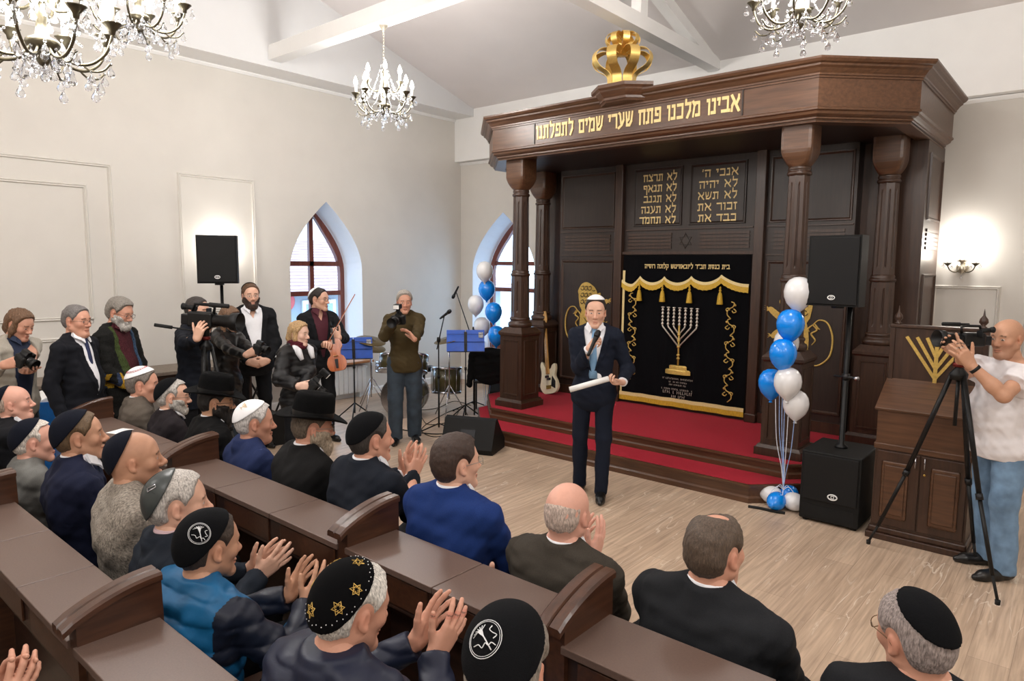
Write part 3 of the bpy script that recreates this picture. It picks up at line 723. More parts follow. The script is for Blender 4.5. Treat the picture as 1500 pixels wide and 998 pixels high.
# scroll borders
for x, z0, z1, s in ((-4.44, .62, 1.72, 1), (-3.155, .50, 1.66, -1)):
    mb = MB(); n = 6; H = (z1-z0)/n
    for k in range(n):
        zc = z0+H*(k+.5); d = s if k % 2 else -s
        mb.tube([CL(x+a, zc+b, -.045) for a, b in bez([(d*.0, -H*.5), (d*.045, -H*.25), (d*.03, H*.05), (-d*.02, H*.2), (-d*.035, H*.42), (0, H*.5)], 5)], .0065, 6)
        mb.tube([CL(x+a, zc+b, -.045) for a, b in bez([(d*.04, -H*.15), (d*.06, H*.05), (d*.03, H*.12), (d*.015, 0)], 5)], .006, 6)
        mb.tube([CL(x+a, zc+b, -.045) for a, b in bez([(-d*.03, H*.1), (-d*.06, -H*.05), (-d*.03, -H*.14), (-d*.01, -H*.02)], 5)], .006, 6)
        mb.lathe([(.001, -.004), (.016, 0), (.001, .004)], c=CL(x-d*.045, zc+H*.3, -.045), axis=1, n=8)
    mb.build('scroll_embroidery', M['goldp'], cu)

# ---------------------------------------------------------------- gold crown on the canopy
cr = thing('gold_crown', 'gold ribbon crown standing on the canopy of the ark', 'crown', (-3.87, 6.22, 3.862))
def ribbon(path, ang, w, th, name):
    m = MB(); n = len(path); ca, sa = math.cos(ang), math.sin(ang); vs = []
    for i, (r, z) in enumerate(path):
        r0, z0 = path[max(0, i-1)]; r1, z1 = path[min(n-1, i+1)]; d = math.hypot(r1-r0, z1-z0)+1e-9; nr, nz_ = (z1-z0)/d, -(r1-r0)/d
        ww = w
        for a, b in ((-1, 0), (1, 0), (1, 1), (-1, 1)):
            rr, zz = r+nr*th*b, z+nz_*th*b
            vs.append((rr*ca-a*ww/2*sa, rr*sa+a*ww/2*ca, zz))
    m.add(vs, [(i*4+j, i*4+(j+1) % 4, (i+1)*4+(j+1) % 4, (i+1)*4+j) for i in range(n-1) for j in range(4)], smooth=False)
    return m.build(name, M['gold'], cr)
pth = [tuple(p) for p in bez([(.135, 0), (.135, .10), (.17, .15), (.26, .20), (.305, .275), (.28, .345), (.20, .375), (.10, .355), (.06, .33)], 6)]
for k in range(8): ribbon(pth, 2*PI*k/8+.2, .10, .004, 'crown_band')
MB().lathe([(.137, 0), (.141, 0), (.141, .045), (.137, .045)], n=8, smooth=False).build('crown_rim', M['gold'], cr)
pth2 = [tuple(p) for p in bez([(.06, .33), (.055, .36), (.09, .395), (.16, .44), (.168, .50), (.12, .535), (.05, .52), (.02, .49)], 5)]
for k in range(8): ribbon(pth2, 2*PI*k/8, .066, .003, 'crown_top_band')
MB().lathe([(.06, .33), (.065, .335), (.05, .36), (.02, .37)], n=16).build('crown_knop', M['gold'], cr)
# ================================================================ PEWS
DZ = .90
SECX = [-5.57, -3.93, -2.29, -1.19, .55]
def pew_row(yn, yf, secs, where):
    """benches whose backs carry a desk ledge for the row behind; yn is the ledge's near edge, yf the bench back"""
    for k, (x0, x1) in enumerate(secs):
        t = thing('pew', where[k], 'pew', ((x0+x1)/2, yf, 0), group='dark wooden pews in rows')
        ox, oy = (x0+x1)/2, yf
        def bx(mb, a0, a1, b0, b1, c0, c1, bev=.004): mb.bevbox(a0-ox, a1-ox, b0-oy, b1-oy, c0, c1, bev); return mb
        bx(MB(), x0+.03, x1-.03, yf-.03, yf, .06, DZ-.02).build('back_panel', M['pew'], t)
        nb = max(2, round((x1-x0)/.54)); w = (x1-x0-.05)/nb
        for i in range(nb):
            a = x0+.025+w*i
            bx(MB(), a+.002, a+w-.002, yn, yf+.01, DZ-.026, DZ, .003).build('desk_lid', M['desk'], t)
        m = MB()
        bx(m, x0+.03, x1-.03, yn+.03, yn+.05, DZ-.17, DZ-.027); bx(m, x0+.03, x1-.03, yn+.03, yf, DZ-.18, DZ-.165)
        m.build('book_shelf', M['pew'], t)
        m = MB(); bx(m, x0+.03, x1-.03, yf+.02, yf+.42, .245, .275, .01); m.build('bench_seat', M['seat'], t)
        m = MB(); bx(m, x0+.05, x1-.05, yf+.10, yf+.13, .0, .245); m.build('seat_support', M['pew'], t)
        m = MB()
        for i in range(nb):
            a = x0+.025+w*i; bx(m, a+.05, a+w-.05, yn+.022, yn+.03, DZ-.155, DZ-.045, .003)
        m.build('front_moulding', M['pewend'], t)
        # curved end boards
        for e, s in ((x0, 1), (x1, -1)):
            if e == SECX[0] and s == -1: continue
            a0, a1 = (e, e+.035) if s == 1 else (e-.035, e)
            top = [(yn-.03+(yf-yn+.05)*u, .965+.085*math.sin(u*PI/2)**.8) for u in [i/10 for i in range(11)]]
            top += [(yf+.45, .72), (yf+.47, .66)]
            if True: top = [p for p in top if p[0] <= yf+.03]
            prof = [(yn+.01, 0), (yn+.01, .90)]+[(max(y, yn+.01), z-.02) for y, z in top]+[(yf+.03, .52), (yf+.40, .50), (yf+.43, .47), (yf+.43, 0)]
            m = MB(); m.prism([(y-oy, z) for y, z in prof], (a0-ox, 0, 0), (0, 1, 0), (0, 0, 1), (1, 0, 0), 0, a1-a0)
            m.build('end_board', M['pewend'], t)
            cap = MB(); vs = []
            for y, z in top:
                for dx, dz in ((-.012 if s == -1 else .001, -.022), (-.012 if s == -1 else .001, -.004), (-.004 if s == -1 else .006, .004), (a1-a0-(.006 if s == -1 else -.004), .004), (a1-a0-(.001 if s == -1 else -.012), -.004), (a1-a0-(.001 if s == -1 else -.012), -.022)): vs.append((a0-ox+dx, y-oy, z+dz))
            n = 6; cap.add(vs, [(i*n+j, i*n+(j+1) % n, (i+1)*n+(j+1) % n, (i+1)*n+j) for i in range(len(top)-1) for j in range(n)]+[tuple(range(n)), tuple((len(top)-1)*n+j for j in range(n))])
            cap.build('end_cap', M['pewend'], t)
S4 = list(zip(SECX[:-1], SECX[1:]))
pew_row(1.60, 1.86, S4, ['pew behind the grey-suited man, farthest from the ark in the front row', 'pew behind the white-kippah man in the front row', 'pew behind the bright blue suit in the front row', 'pew behind the black-suited man nearest the camera tripod'])
pew_row(.62, .86, S4[:3], ['pew behind the navy-suited man in the second row', 'pew behind the grey knit jumper in the second row', 'pew behind the starred velvet kippah in the second row'])
pew_row(-.36, -.12, S4[:3], ['dark pew in the third row behind the navy suit', 'dark pew in the third row behind the teal jacket', 'dark pew in the third row under the photographer'])
for (a, b, r, lab) in ((-5.02, 1.74, .4, 'white folded paper on the far end of the front desk'), (-4.62, 1.70, -.5, 'small white card on the front desk beside the navy suit man')):
    m = MB(); m.bevbox(-.05, .05, -.07, .07, 0, .002, .0005); o = m.build('paper_sheet', M['paper'], None, (a, b, DZ+.001)); o.rotation_euler = (0, 0, r); tag(o, lab, 'paper')

# ================================================================ READER'S STAND (right)
am = thing('reading_stand', 'dark wooden reader stand with gold menorah on its upright board', 'stand', (-.885, 5.66, 0))
X0, X1 = -.305, .305
m = MB(); m.bevbox(X0-.03, X1+.03, -.03, .50, 0, .05, .006); m.bevbox(X0-.015, X1+.015, -.015, .49, .05, .10, .012); m.build('plinth', M['ark'], am)
m = MB(); m.box(X0, X1, 0, .48, .10, .72); m.build('cupboard', M['ark'], am)
m = MB(); m.bevbox(X0-.012, X1+.012, -.012, .48, .70, .745, .008); m.build('waist_moulding', M['arkx'], am)
m = MB(); m.add([(x, y, z) for x in (X0, X1) for y, z in ((0, .745), (.48, .745), (.48, 1.17), (.30, 1.17), (0, 1.0))], [(0, 1, 2, 3, 4), (9, 8, 7, 6, 5), (0, 4, 9, 5), (4, 3, 8, 9), (3, 2, 7, 8), (2, 1, 6, 7), (1, 0, 5, 6)]); m.build('desk_box', M['arkx'], am)
m = MB(); ax_ = unit((0, .34, .19)); m.obox((0, .15, 1.098), (1, 0, 0), ax_, np.cross((1, 0, 0), ax_), .325, .195, .012, 0, .005); m.build('sloping_top', M['arkx'], am)
m = MB(); m.bevbox(X0, X1, .31, .345, 1.16, 1.60, .004); m.bevbox(X0-.02, X1+.02, .295, .36, 1.60, 1.625, .006); m.bevbox(X0-.015, X0+.02, .30, .355, 1.15, 1.60, .004); m.bevbox(X1-.02, X1+.015, .30, .355, 1.15, 1.60, .004); m.build('upright_board', M['ark'], am)
for x in (X0+.03, X1-.03):
    MB().lathe([(.024, 1.625), (.026, 1.635), (.012, 1.645), (.03, 1.67), (.026, 1.695), (.008, 1.72), (.004, 1.75), (.001, 1.77)], c=(x, .327, 0), n=16).build('finial', M['ark'], am)
m = MB(); MX = .0
def bar2(p, q, w=.013):
    d = unit((q[0]-p[0], 0, q[1]-p[1])); c = ((p[0]+q[0])/2, .304, (p[1]+q[1])/2); n_ = np.cross(d, (0, 1, 0)); h = math.hypot(q[0]-p[0], q[1]-p[1])/2
    m.obox(c, d, n_, (0, 1, 0), h, w, .005+.0006*(len(m.v)//8))
bar2((MX, 1.19), (MX, 1.51))
for k, (dx, zb) in enumerate(((.205, 1.225), (.135, 1.30), (.068, 1.385))):
    for s in (-1, 1): bar2((MX, zb), (MX+s*dx, 1.535), .011)
m.build('menorah_emblem', M['goldp'], am)
for s in (-1, 1):
    a, b = sorted((s*.005, s*.29)); d = MB(); d.bevbox(a, b, -.014, .0, .12, .69, .004); o = d.build('cupboard_door', M['ark'], am)
    d = MB(); xa, xb = sorted((s*.07, s*.25)); d.bevbox(xa, xb, -.024, -.012, .18, .62, .012); d.bevbox(xa+.02, xb-.02, -.030, -.02, .21, .59, .008); d.build('raised_panel', M['arkx'], o)
    d = MB(); x = s*.03; d.tube([(x, -.014, .60), (x, -.035, .60), (x, -.035, .68), (x, -.014, .68)], .005, 8); d.build('door_handle', M['steel'], o)
MB().lathe([(.004, -.022), (.009, -.02), (.009, -.012)], c=(.03, 0, .555), axis=1, n=12).build('lock', M['brass'], am)

# ================================================================ LOUDSPEAKERS
def oval_badge(parent, c, U, V, w):
    m = MB(); N_ = np.cross(U, V); pts = [np.array(c)+np.array(U)*w*math.cos(a)+np.array(V)*w*.62*math.sin(a) for a in [2*PI*i/20 for i in range(20)]]
    m.tube(pts, w*.16, 6, closed=True)
    q = [np.array(c)+np.array(U)*w*.42*math.cos(a)+np.array(V)*w*.40*math.sin(a) for a in [PI/4+2*PI*i/4 for i in range(4)]]; m.tube(q, w*.12, 5, closed=True)
    return m.build('badge', M['paper'], parent)
def speaker(lab, loc, rz, w, h, d):
    t = thing('loudspeaker', lab, 'loudspeaker', loc, rz)
    m = MB(); m.prism([(-w/2, 0), (w/2, 0), (w/2, d*.45), (w*.33, d), (-w*.33, d), (-w/2, d*.45)], (0, 0, 0), (1, 0, 0), (0, 1, 0), (0, 0, 1), 0, h); m.build('cabinet', M['cab'], t)
    MB().bevbox(-w/2+.012, w/2-.012, -.014, .0, .012, h-.012, .008).build('grille', M['grille'], t)
    oval_badge(t, (0, -.018, .07), (1, 0, 0), (0, 0, 1), .026)
    MB().lathe([(.05, -.02), (.05, 0)], c=(0, d*.42, 0), n=16).build('pole_socket', M['dsteel'], t)
    return t
# right: subwoofer, pole, speaker
sw = thing('subwoofer', 'black subwoofer cabinet standing on the floor beside the reader stand', 'subwoofer', (-1.50, 5.66, 0))
m = MB(); m.bevbox(-.225, .225, .0, .53, .02, .59, .012); m.build('cabinet', M['cab'], sw)
m = MB(); m.bevbox(-.205, .205, -.012, .002, .19, .57, .006); m.build('grille', M['grille'], sw)
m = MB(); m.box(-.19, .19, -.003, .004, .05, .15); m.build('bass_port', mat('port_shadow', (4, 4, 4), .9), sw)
m = MB()
for x in (-.18, .18):
    for y in (.05, .48): m.lathe([(.025, 0), (.025, .022)], c=(x, y, 0), n=12)
m.build('rubber_foot', M['rubber'], sw)
oval_badge(sw, (.03, -.018, .245), (1, 0, 0), (0, 0, 1), .034)
pl = thing('speaker_pole', 'black steel pole rising from the subwoofer to the loudspeaker', 'pole', (-1.50, 5.93, .591))
m = MB(); m.lathe([(.05, 0), (.05, .012), (.022, .03), (.022, .60), (.018, .61), (.018, 1.16)], n=16); m.build('tube', M['black'], pl)
m = MB(); m.lathe([(.03, .56), (.03, .61)], n=16); m.tube([(-.09, 0, .585), (.07, -.02, .585)], .010, 8); m.build('clamp', M['dsteel'], pl)
MB().lathe([(.012, -.02), (.018, 0), (.012, .02)], c=(.085, -.02, .585), axis=0, n=12).build('knob', M['steel'], pl)
speaker('black loudspeaker on the pole over the subwoofer', (-1.60, 5.78, 1.752), math.radians(-4), .40, .56, .34)
# left: on a tripod stand
sl = pd(318, 385, 7.4)
yaws = math.radians(57)
speaker('black loudspeaker on a stand against the window wall lamp', (sl[0], sl[1], 1.83), yaws, .41, .52, .33)
ss = thing('speaker_stand', 'black tripod stand carrying the loudspeaker by the window wall', 'stand', (sl[0]-.10, sl[1]+.09, 0))
MB().lathe([(.022, .25), (.022, 1.1), (.017, 1.11), (.017, 1.808)], n=12).lathe([(.032, 1.06), (.032, 1.14)], n=12).build('pole', M['black'], ss)
for k in range(3):
    a = 2*PI*k/3+.4; MB().tube([(0, 0, .95), (.06*math.cos(a), .06*math.sin(a), .85), (.5*math.cos(a), .5*math.sin(a), .015)], .012).tube([(0, 0, .3), (.27*math.cos(a), .27*math.sin(a), .42)], .008).build('leg', M['black'], ss)
def monitor(lab, loc, rz):
    t = thing('stage_monitor', lab, 'loudspeaker', loc, rz)
    w = .60
    pr = [(0, 0), (.40, 0), (.43, .06), (.30, .36), (.25, .38), (0, .10)]
    MB().prism(pr, (-w/2, 0, 0), (0, 1, 0), (0, 0, 1), (1, 0, 0), 0, w).build('cabinet', M['cab'], t)
    m = MB(); m.obox((0, .125, .244), (1, 0, 0), unit((0, .25, .28)), unit((0, -.28, .25)), w/2-.02, .165, .006, 0, .004); m.build('grille', M['grille'], t)
    m = MB(); m.obox((0, .375, .19), (1, 0, 0), unit((0, -.13, .30)), unit((0, .3, .13)), .085, .07, .004); m.build('connector_plate', M['dsteel'], t)
    m = MB(); m.tube([(-.07, .405, .19), (-.07, .43, .20), (.0, .435, .20)], .008); m.build('handle', M['steel'], t)
    return t
monitor('black wedge monitor on the floor before the stage corner', (-5.26, 5.60, 0), math.radians(180+22))
monitor('black wedge monitor on the floor behind the felt hat', tuple(pz(425, 640)[:2])+(0,), math.radians(170))

# ================================================================ CHANDELIERS
def drop(mb, c, r, h):
    mb.lathe([(.0005, 0), (r*.35, -h*.22), (r*.8, -h*.5), (r, -h*.72), (r*.75, -h*.9), (.0005, -h)], c=c, n=8, smooth=False)
def bead(mb, c, r): mb.lathe([(.0004, r), (r*.8, r*.5), (r, 0), (r*.8, -r*.5), (.0004, -r)], c=c, n=6, smooth=False)
def make_chandelier(lab, loc, chain):
    t = thing('chandelier', lab, 'chandelier', loc, group='crystal chandeliers')   # origin at the hub
    m = MB(); m.lathe([(.004, -.20), (.02, -.19), (.03, -.17), (.018, -.15), (.05, -.13), (.075, -.10), (.07, -.08), (.03, -.06), (.022, .0), (.03, .03), (.018, .06), (.015, .22), (.03, .25), (.02, .28), (.012, .36), (.005, .38)], n=20)
    m.build('hub', M['bronze'], t)
    ch = MB(); z = .38; i = 0
    while z < chain-.06:
        pts = [((.011*math.cos(a) if i % 2 else 0), (0 if i % 2 else .011*math.cos(a)), z+.018+.02*math.sin(a)) for a in [2*PI*q/8 for q in range(8)]]
        ch.tube(pts, .0028, 5, closed=True); z += .031; i += 1
    ch.build('chain', M['pale'], t)
    MB().lathe([(.055, chain), (.05, chain-.02), (.03, chain-.05), (.012, chain-.075), (.004, chain-.085)], n=20).build('ceiling_cup', M['pale'], t)
    arm = None; R = .30
    def arm_parts(R, z0, name, cup_r):
        a = MB(); a.tube(bez([(.04, 0, -.10), (.10, 0, -.165), (.19, 0, -.175), (.265, 0, -.12), (R, 0, -.03), (R, 0, .0)], 6) if name == 'arm' else bez([(.02, 0, .10), (.07, 0, .06), (.13, 0, .07), (R, 0, .13), (R, 0, .15)], 6), .0075, 8)
        zb = 0 if name == 'arm' else .15
        if name == 'arm': a.tube(bez([(.16, 0, -.176), (.20, 0, -.205), (.25, 0, -.20), (.285, 0, -.165)], 5), [.005]*15+[.006], 6)
        a.lathe([(.012, zb-.03), (.016, zb-.01), (cup_r, zb+.02), (cup_r+.006, zb+.024), (cup_r-.01, zb+.02), (.01, zb+.01)], c=(R, 0, 0), n=16)
        return a, zb
    n8 = 8
    for tier, (n, R, nm, cup) in enumerate(((8, .30, 'arm', .042), (4, .17, 'upper_arm', .034))):
        for k in range(n):
            an = 2*PI*(k+.5*tier)/n+.18
            if k == 0:
                a, zb = arm_parts(R, 0, nm, cup); A0 = a.build(nm, M['bronze'], t)
                c = MB(); c.lathe([(.014, zb+.015), (.014, zb+.10)], c=(R, 0, 0), n=10); C0 = c.build('candle', M['candle'], A0)
                b = MB(); b.lathe([(.008, zb+.10), (.022, zb+.122), (.024, zb+.14), (.014, zb+.17), (.004, zb+.198), (.0005, zb+.20)], c=(R, 0, 0), n=10); B0 = b.build('bulb', M['bulb'], A0)
                A0.rotation_euler = (0, 0, an)
            else:
                a = A0.copy(); COL.objects.link(a); a.rotation_euler = (0, 0, an)
                for s_ in (C0, B0): q = s_.copy(); COL.objects.link(q); q.parent = a
    # crystals: one mesh each, shared
    dm = MB(); bead(dm, (0, 0, -.008), .008); drop(dm, (0, 0, -.016), .019, .054); d0 = dm.build('crystal_drop', M['crystal'], t)
    first = True; spots = []
    for k in range(8):
        an = 2*PI*k/8+.18
        for r, z in ((.30, -.035), (.345, .005), (.255, .005), (.20, -.20), (.285, -.16), (.11, -.17)): spots.append((r*math.cos(an+(.06 if r == .345 else 0)), r*math.sin(an+(.06 if r == .345 else 0)), z))
        a2 = an+PI/8; spots += [(.07*math.cos(a2), .07*math.sin(a2), -.115), (.15*math.cos(a2), .15*math.sin(a2), -.11)]
    for k in range(4):
        an = 2*PI*(k+.5)/4+.18
        for r, z in ((.17, .12), (.205, .165), (.10, .05)): spots.append((r*math.cos(an), r*math.sin(an), z))
    spots += [(0, 0, -.20)]+[(.025*math.cos(a), .025*math.sin(a), -.17) for a in (0, 2.1, 4.2)]
    for p in spots:
        if first: d0.location = p; first = False
        else: q = d0.copy(); COL.objects.link(q); q.location = p
    # long pendants under the arms, bead strings to the crown
    pm = MB()
    for q in range(3): bead(pm, (0, 0, -.01-.018*q), .006)
    drop(pm, (0, 0, -.06), .022, .068); p0 = pm.build('crystal_pendant', M['crystal'], t)
    for k in range(8):
        an = 2*PI*k/8+.18; q = p0 if k == 0 else p0.copy()
        if k: COL.objects.link(q)
        q.location = (.235*math.cos(an), .235*math.sin(an), -.19)
    sm = MB()
    for i in range(14):
        u = i/13; r = .03+.22*u; z = .33-.36*u-.10*math.sin(PI*u); bead(sm, (r, 0, z), .0075); sm.tube([(r, 0, z), (.03+.22*min(1, (i+1)/13), 0, .33-.36*min(1, (i+1)/13)-.10*math.sin(PI*min(1, (i+1)/13)))], .001, 4) if i < 13 else None
    s0 = sm.build('bead_string', M['crystal'], t)
    for k in range(8):
        q = s0 if k == 0 else s0.copy()
        if k: COL.objects.link(q)
        q.rotation_euler = (0, 0, 2*PI*(k+.5)/8+.18)
    return t
def chandelier_or_fill_lamp(loc, k=1.0):
    l = bpy.data.lights.new('chandelier_or_fill_light', 'POINT'); l.energy = CHANDELIER_W*k; l.color = (1.0, .975, .945); l.shadow_soft_size = .22
    o = bpy.data.objects.new('chandelier_or_fill_light', l); COL.objects.link(o); o.location = loc
ch0 = make_chandelier('crystal chandelier hanging from the white tie beam, farthest and whole in view', (-6.03, 4.89, 3.85), .76)
CH = [(-6.03, 4.89, 3.85, 1)]
cB = pz(1172, 62, 3.575); cD = pz(205, 66, 3.575); cC = pd(66, 122, 3.25)
for (c, lab) in ((cB, 'crystal chandelier over the ark end, cut by the top edge near the canopy'), (cD, 'crystal chandelier behind the big one, only its lowest crystals showing'), (cC, 'big near crystal chandelier at the top corner over the audience')):
    k = copy_tree(ch0); z = c[2]+.275; k.location = (c[0], c[1], z); k['label'] = lab
    zc = 4.66+SL*(YBEAM-c[1]) if c[1] > YR else ZR
    if abs(c[1]-4.9) < .25: k.location[1] = 4.89; zc = 4.61
    CH.append((k.location[0], k.location[1], z, zc-z))
    for o in list(k.children):                       # chain of its own length
        if o.name.startswith(('chain', 'ceiling_cup')): bpy.data.objects.remove(o)
    chn = MB(); zz = .38; i = 0; L_ = zc-z
    while zz < L_-.06:
        chn.tube([((.011*math.cos(a) if i % 2 else 0), (0 if i % 2 else .011*math.cos(a)), zz+.018+.02*math.sin(a)) for a in [2*PI*q/8 for q in range(8)]], .0028, 5, closed=True); zz += .031; i += 1
    chn.build('chain', M['pale'], k)
    MB().lathe([(.055, L_), (.05, L_-.02), (.03, L_-.05), (.012, L_-.075), (.004, L_-.085)], n=20).build('ceiling_cup', M['pale'], k)
for x, y, z, _ in CH: chandelier_or_fill_lamp((x, y, z+.10))
for x, y, f_ in ((1.4, 2.0, 1.0), (-1.6, -1.4, .55), (-5.6, -1.4, .5), (1.4, -1.6, .7)):      # added bare lights, standing in for unseen chandeliers behind and beside the photographer
    chandelier_or_fill_lamp((x, y, 3.95), f_)

# ================================================================ WALL LAMPS
def sconce(lab, loc, rz):
    t = thing('wall_sconce', lab, 'wall lamp', loc, rz)       # -Y points into the room
    m = MB(); m.lathe([(.002, .03), (.05, .025), (.06, .01), (.06, 0)], axis=1, n=20, frame=((1, 0, 0), (0, 0, 1), (0, -1, 0)))
    m.build('back_plate', M['pale'], t)
    m = MB(); m.lathe([(.002, .13), (.012, .12), (.03, .10), (.05, .085), (.055, .07), (.03, .06), (.014, .05), (.02, .02), (.034, -.01), (.028, -.035), (.012, -.05), (.002, -.075)], c=(0, -.06, 0), n=16); m.build('hub', M['pale'], t)
    for s in (-1, 1):
        a = MB(); a.tube(bez([(s*.015, -.06, -.02), (s*.05, -.075, -.05), (s*.10, -.09, -.03), (s*.125, -.10, .02)], 6), .006, 8)
        a.lathe([(.008, .015), (.04, .045), (.044, .048), (.03, .044), (.008, .03)], c=(s*.125, -.10, 0), n=14); a_ = a.build('arm', M['bronze'], t)
        MB().lathe([(.009, .035), (.009, .075)], c=(s*.125, -.10, 0), n=10).build('candle', M['candle'], a_)
        MB().lathe([(.006, .075), (.016, .095), (.018, .108), (.010, .13), (.0005, .155)], c=(s*.125, -.10, 0), n=10).build('bulb', M['bulb'], a_)
        d = MB(); 
        drop(d, (s*.165, -.10, .045), .014, .05); d.build('crystal_drop', M['crystal'], t)
        d = MB(); drop(d, (s*.085, -.10, .03), .013, .045); d.build('crystal_drop', M['crystal'], t)
    d = MB(); drop(d, (0, -.06, -.075), .014, .05); d.build('crystal_drop', M['crystal'], t)
    l = bpy.data.lights.new('sconce_light', 'POINT'); l.energy = SCONCE_W; l.color = (1, .95, .88); l.shadow_soft_size = .05
    o = bpy.data.objects.new('sconce_light', l); COL.objects.link(o); o.parent = t; o.location = (0, -.11, .26)
    return t
sconce('two-armed bronze wall lamp with crystals beside the ark', (-1.115, YB, 2.07), 0)
sconce('two-armed bronze wall lamp mostly hidden behind a loudspeaker', (XL, 4.30, 2.02), -PI/2*-1)
# ================================================================ FIGURES: smooth blended volumes turned into one surface
f4 = np.float32
def rot(axis, deg):
    a = math.radians(deg); c, s = math.cos(a), math.sin(a)
    return np.array({'x': [[1, 0, 0], [0, c, -s], [0, s, c]], 'y': [[c, 0, s], [0, 1, 0], [-s, 0, c]], 'z': [[c, -s, 0], [s, c, 0], [0, 0, 1]]}[axis])
class Field:
    def __init__(s, lo, hi, h):
        s.h = h; s.lo = np.array(lo, float); s.n = np.ceil((np.array(hi)-s.lo)/h).astype(int)+1
        s.v = np.full(s.n, 0.5, f4)
    def sub(s, lo, hi):
        a = np.clip(np.floor((np.array(lo)-s.lo)/s.h).astype(int), 0, s.n); b = np.clip(np.ceil((np.array(hi)-s.lo)/s.h).astype(int)+1, 0, s.n)
        sl = tuple(slice(i, j) for i, j in zip(a, b))
        g = [(s.lo[i]+s.h*np.arange(a[i], b[i])).astype(f4) for i in range(3)]
        return sl, g[0][:, None, None], g[1][None, :, None], g[2][None, None, :]
    def grids(s): return s.sub(s.lo, s.lo+s.h*s.n)[1:]
    def _put(s, sl, d, k, op):
        v = s.v[sl]
        if v.size == 0: return
        if op == '+':
            if k > 0: h = np.clip(.5+.5*(v-d)/k, 0, 1); s.v[sl] = v*(1-h)+d*h-k*h*(1-h)
            else: s.v[sl] = np.minimum(v, d)
        else:
            d = -d
            if k > 0: h = np.clip(.5-.5*(v-d)/k, 0, 1); s.v[sl] = v*(1-h)+d*h+k*h*(1-h)
            else: s.v[sl] = np.maximum(v, d)
    def cone(s, a, b, ra, rb, k=.02, op='+', sq=None, cut=None):
        a = np.array(a, float); b = np.array(b, float); m = max(ra, rb)+k+3*s.h
        sl, X, Y, Z = s.sub(np.minimum(a, b)-m, np.maximum(a, b)+m)
        d = b-a; L2 = float(d@d)+1e-12
        px_, py_, pz_ = X-f4(a[0]), Y-f4(a[1]), Z-f4(a[2])
        t = np.clip((px_*f4(d[0])+py_*f4(d[1])+pz_*f4(d[2]))/f4(L2), 0, 1)
        q = np.sqrt((px_-t*f4(d[0]))**2+(py_-t*f4(d[1]))**2+(pz_-t*f4(d[2]))**2)-(f4(ra)+t*f4(rb-ra))
        if cut is not None:
            c, nn = cut; q = np.maximum(q, (X-f4(c[0]))*f4(nn[0])+(Y-f4(c[1]))*f4(nn[1])+(Z-f4(c[2]))*f4(nn[2]))
        s._put(sl, q, k, op)
    def chain(s, pts, rs, k=.01, op='+'):
        for i in range(len(pts)-1): s.cone(pts[i], pts[i+1], rs[i], rs[i+1], k, op)
    def ell(s, c, r, R=None, k=.02, op='+'):
        c = np.array(c, float); m = max(r)+k+3*s.h
        sl, X, Y, Z = s.sub(c-m, c+m); x, y, z = X-f4(c[0]), Y-f4(c[1]), Z-f4(c[2])
        if R is not None: x, y, z = (x*f4(R[0][j])+y*f4(R[1][j])+z*f4(R[2][j]) for j in range(3))
        k0 = np.sqrt((x/r[0])**2+(y/r[1])**2+(z/r[2])**2); k1 = np.sqrt((x/r[0]**2)**2+(y/r[1]**2)**2+(z/r[2]**2)**2)+1e-6
        s._put(sl, (k0*(k0-1)/k1).astype(f4), k, op)
    def plane(s, c, n):
        """keeps what lies behind the plane"""
        X, Y, Z = s.grids(); s.v = np.maximum(s.v, ((X-c[0])*n[0]+(Y-c[1])*n[1]+(Z-c[2])*n[2]).astype(f4))
    def mesh(s): return nets(s.v, s.lo, s.h)
def nets(v, lo, h):
    n = v.shape; ins = v < 0
    C = [(i, j, k) for i in (0, 1) for j in (0, 1) for k in (0, 1)]
    cn = [v[i:n[0]-1+i, j:n[1]-1+j, k:n[2]-1+k] for i, j, k in C]
    cnt = sum((c < 0).astype(np.int8) for c in cn); act = (cnt > 0) & (cnt < 8)
    idx = np.full(act.shape, -1, np.int32); na = int(act.sum()); idx[act] = np.arange(na)
    if na == 0: return np.zeros((0, 3)), np.zeros((0, 4), np.int32)
    cv = np.stack([c[act] for c in cn]); pos = np.zeros((na, 3), f4); w = np.zeros(na, f4)
    for a in range(8):
        for b in range(a+1, 8):
            df = [C[b][i]-C[a][i] for i in range(3)]
            if sum(abs(x) for x in df) != 1: continue
            m = (cv[a] < 0) != (cv[b] < 0); t = np.where(m, cv[a]/(cv[a]-cv[b]+1e-12), 0)
            for i in range(3): pos[:, i] += np.where(m, C[a][i]+t*df[i], 0)
            w += m
    pos = pos/w[:, None]+np.argwhere(act); P = pos*h+lo
    F = []
    for ax in range(3):
        s0 = [slice(1, -1)]*3; s1 = [slice(1, -1)]*3; s0[ax] = slice(0, -1); s1[ax] = slice(1, None)
        A, B = ins[tuple(s0)], ins[tuple(s1)]; e = np.argwhere(A != B)
        if len(e) == 0: continue
        out = A[tuple(e.T)]; o = e.copy(); u, w_ = (ax+1) % 3, (ax+2) % 3
        o[:, u] += 1; o[:, w_] += 1
        def cell(du, dw): q = o.copy(); q[:, u] += du; q[:, w_] += dw; return idx[tuple(q.T)]
        a, b, c, d = cell(-1, -1), cell(0, -1), cell(0, 0), cell(-1, 0)
        F.append(np.where(out[:, None], np.stack([a, b, c, d], 1), np.stack([a, d, c, b], 1)))
    return P, np.concatenate(F)
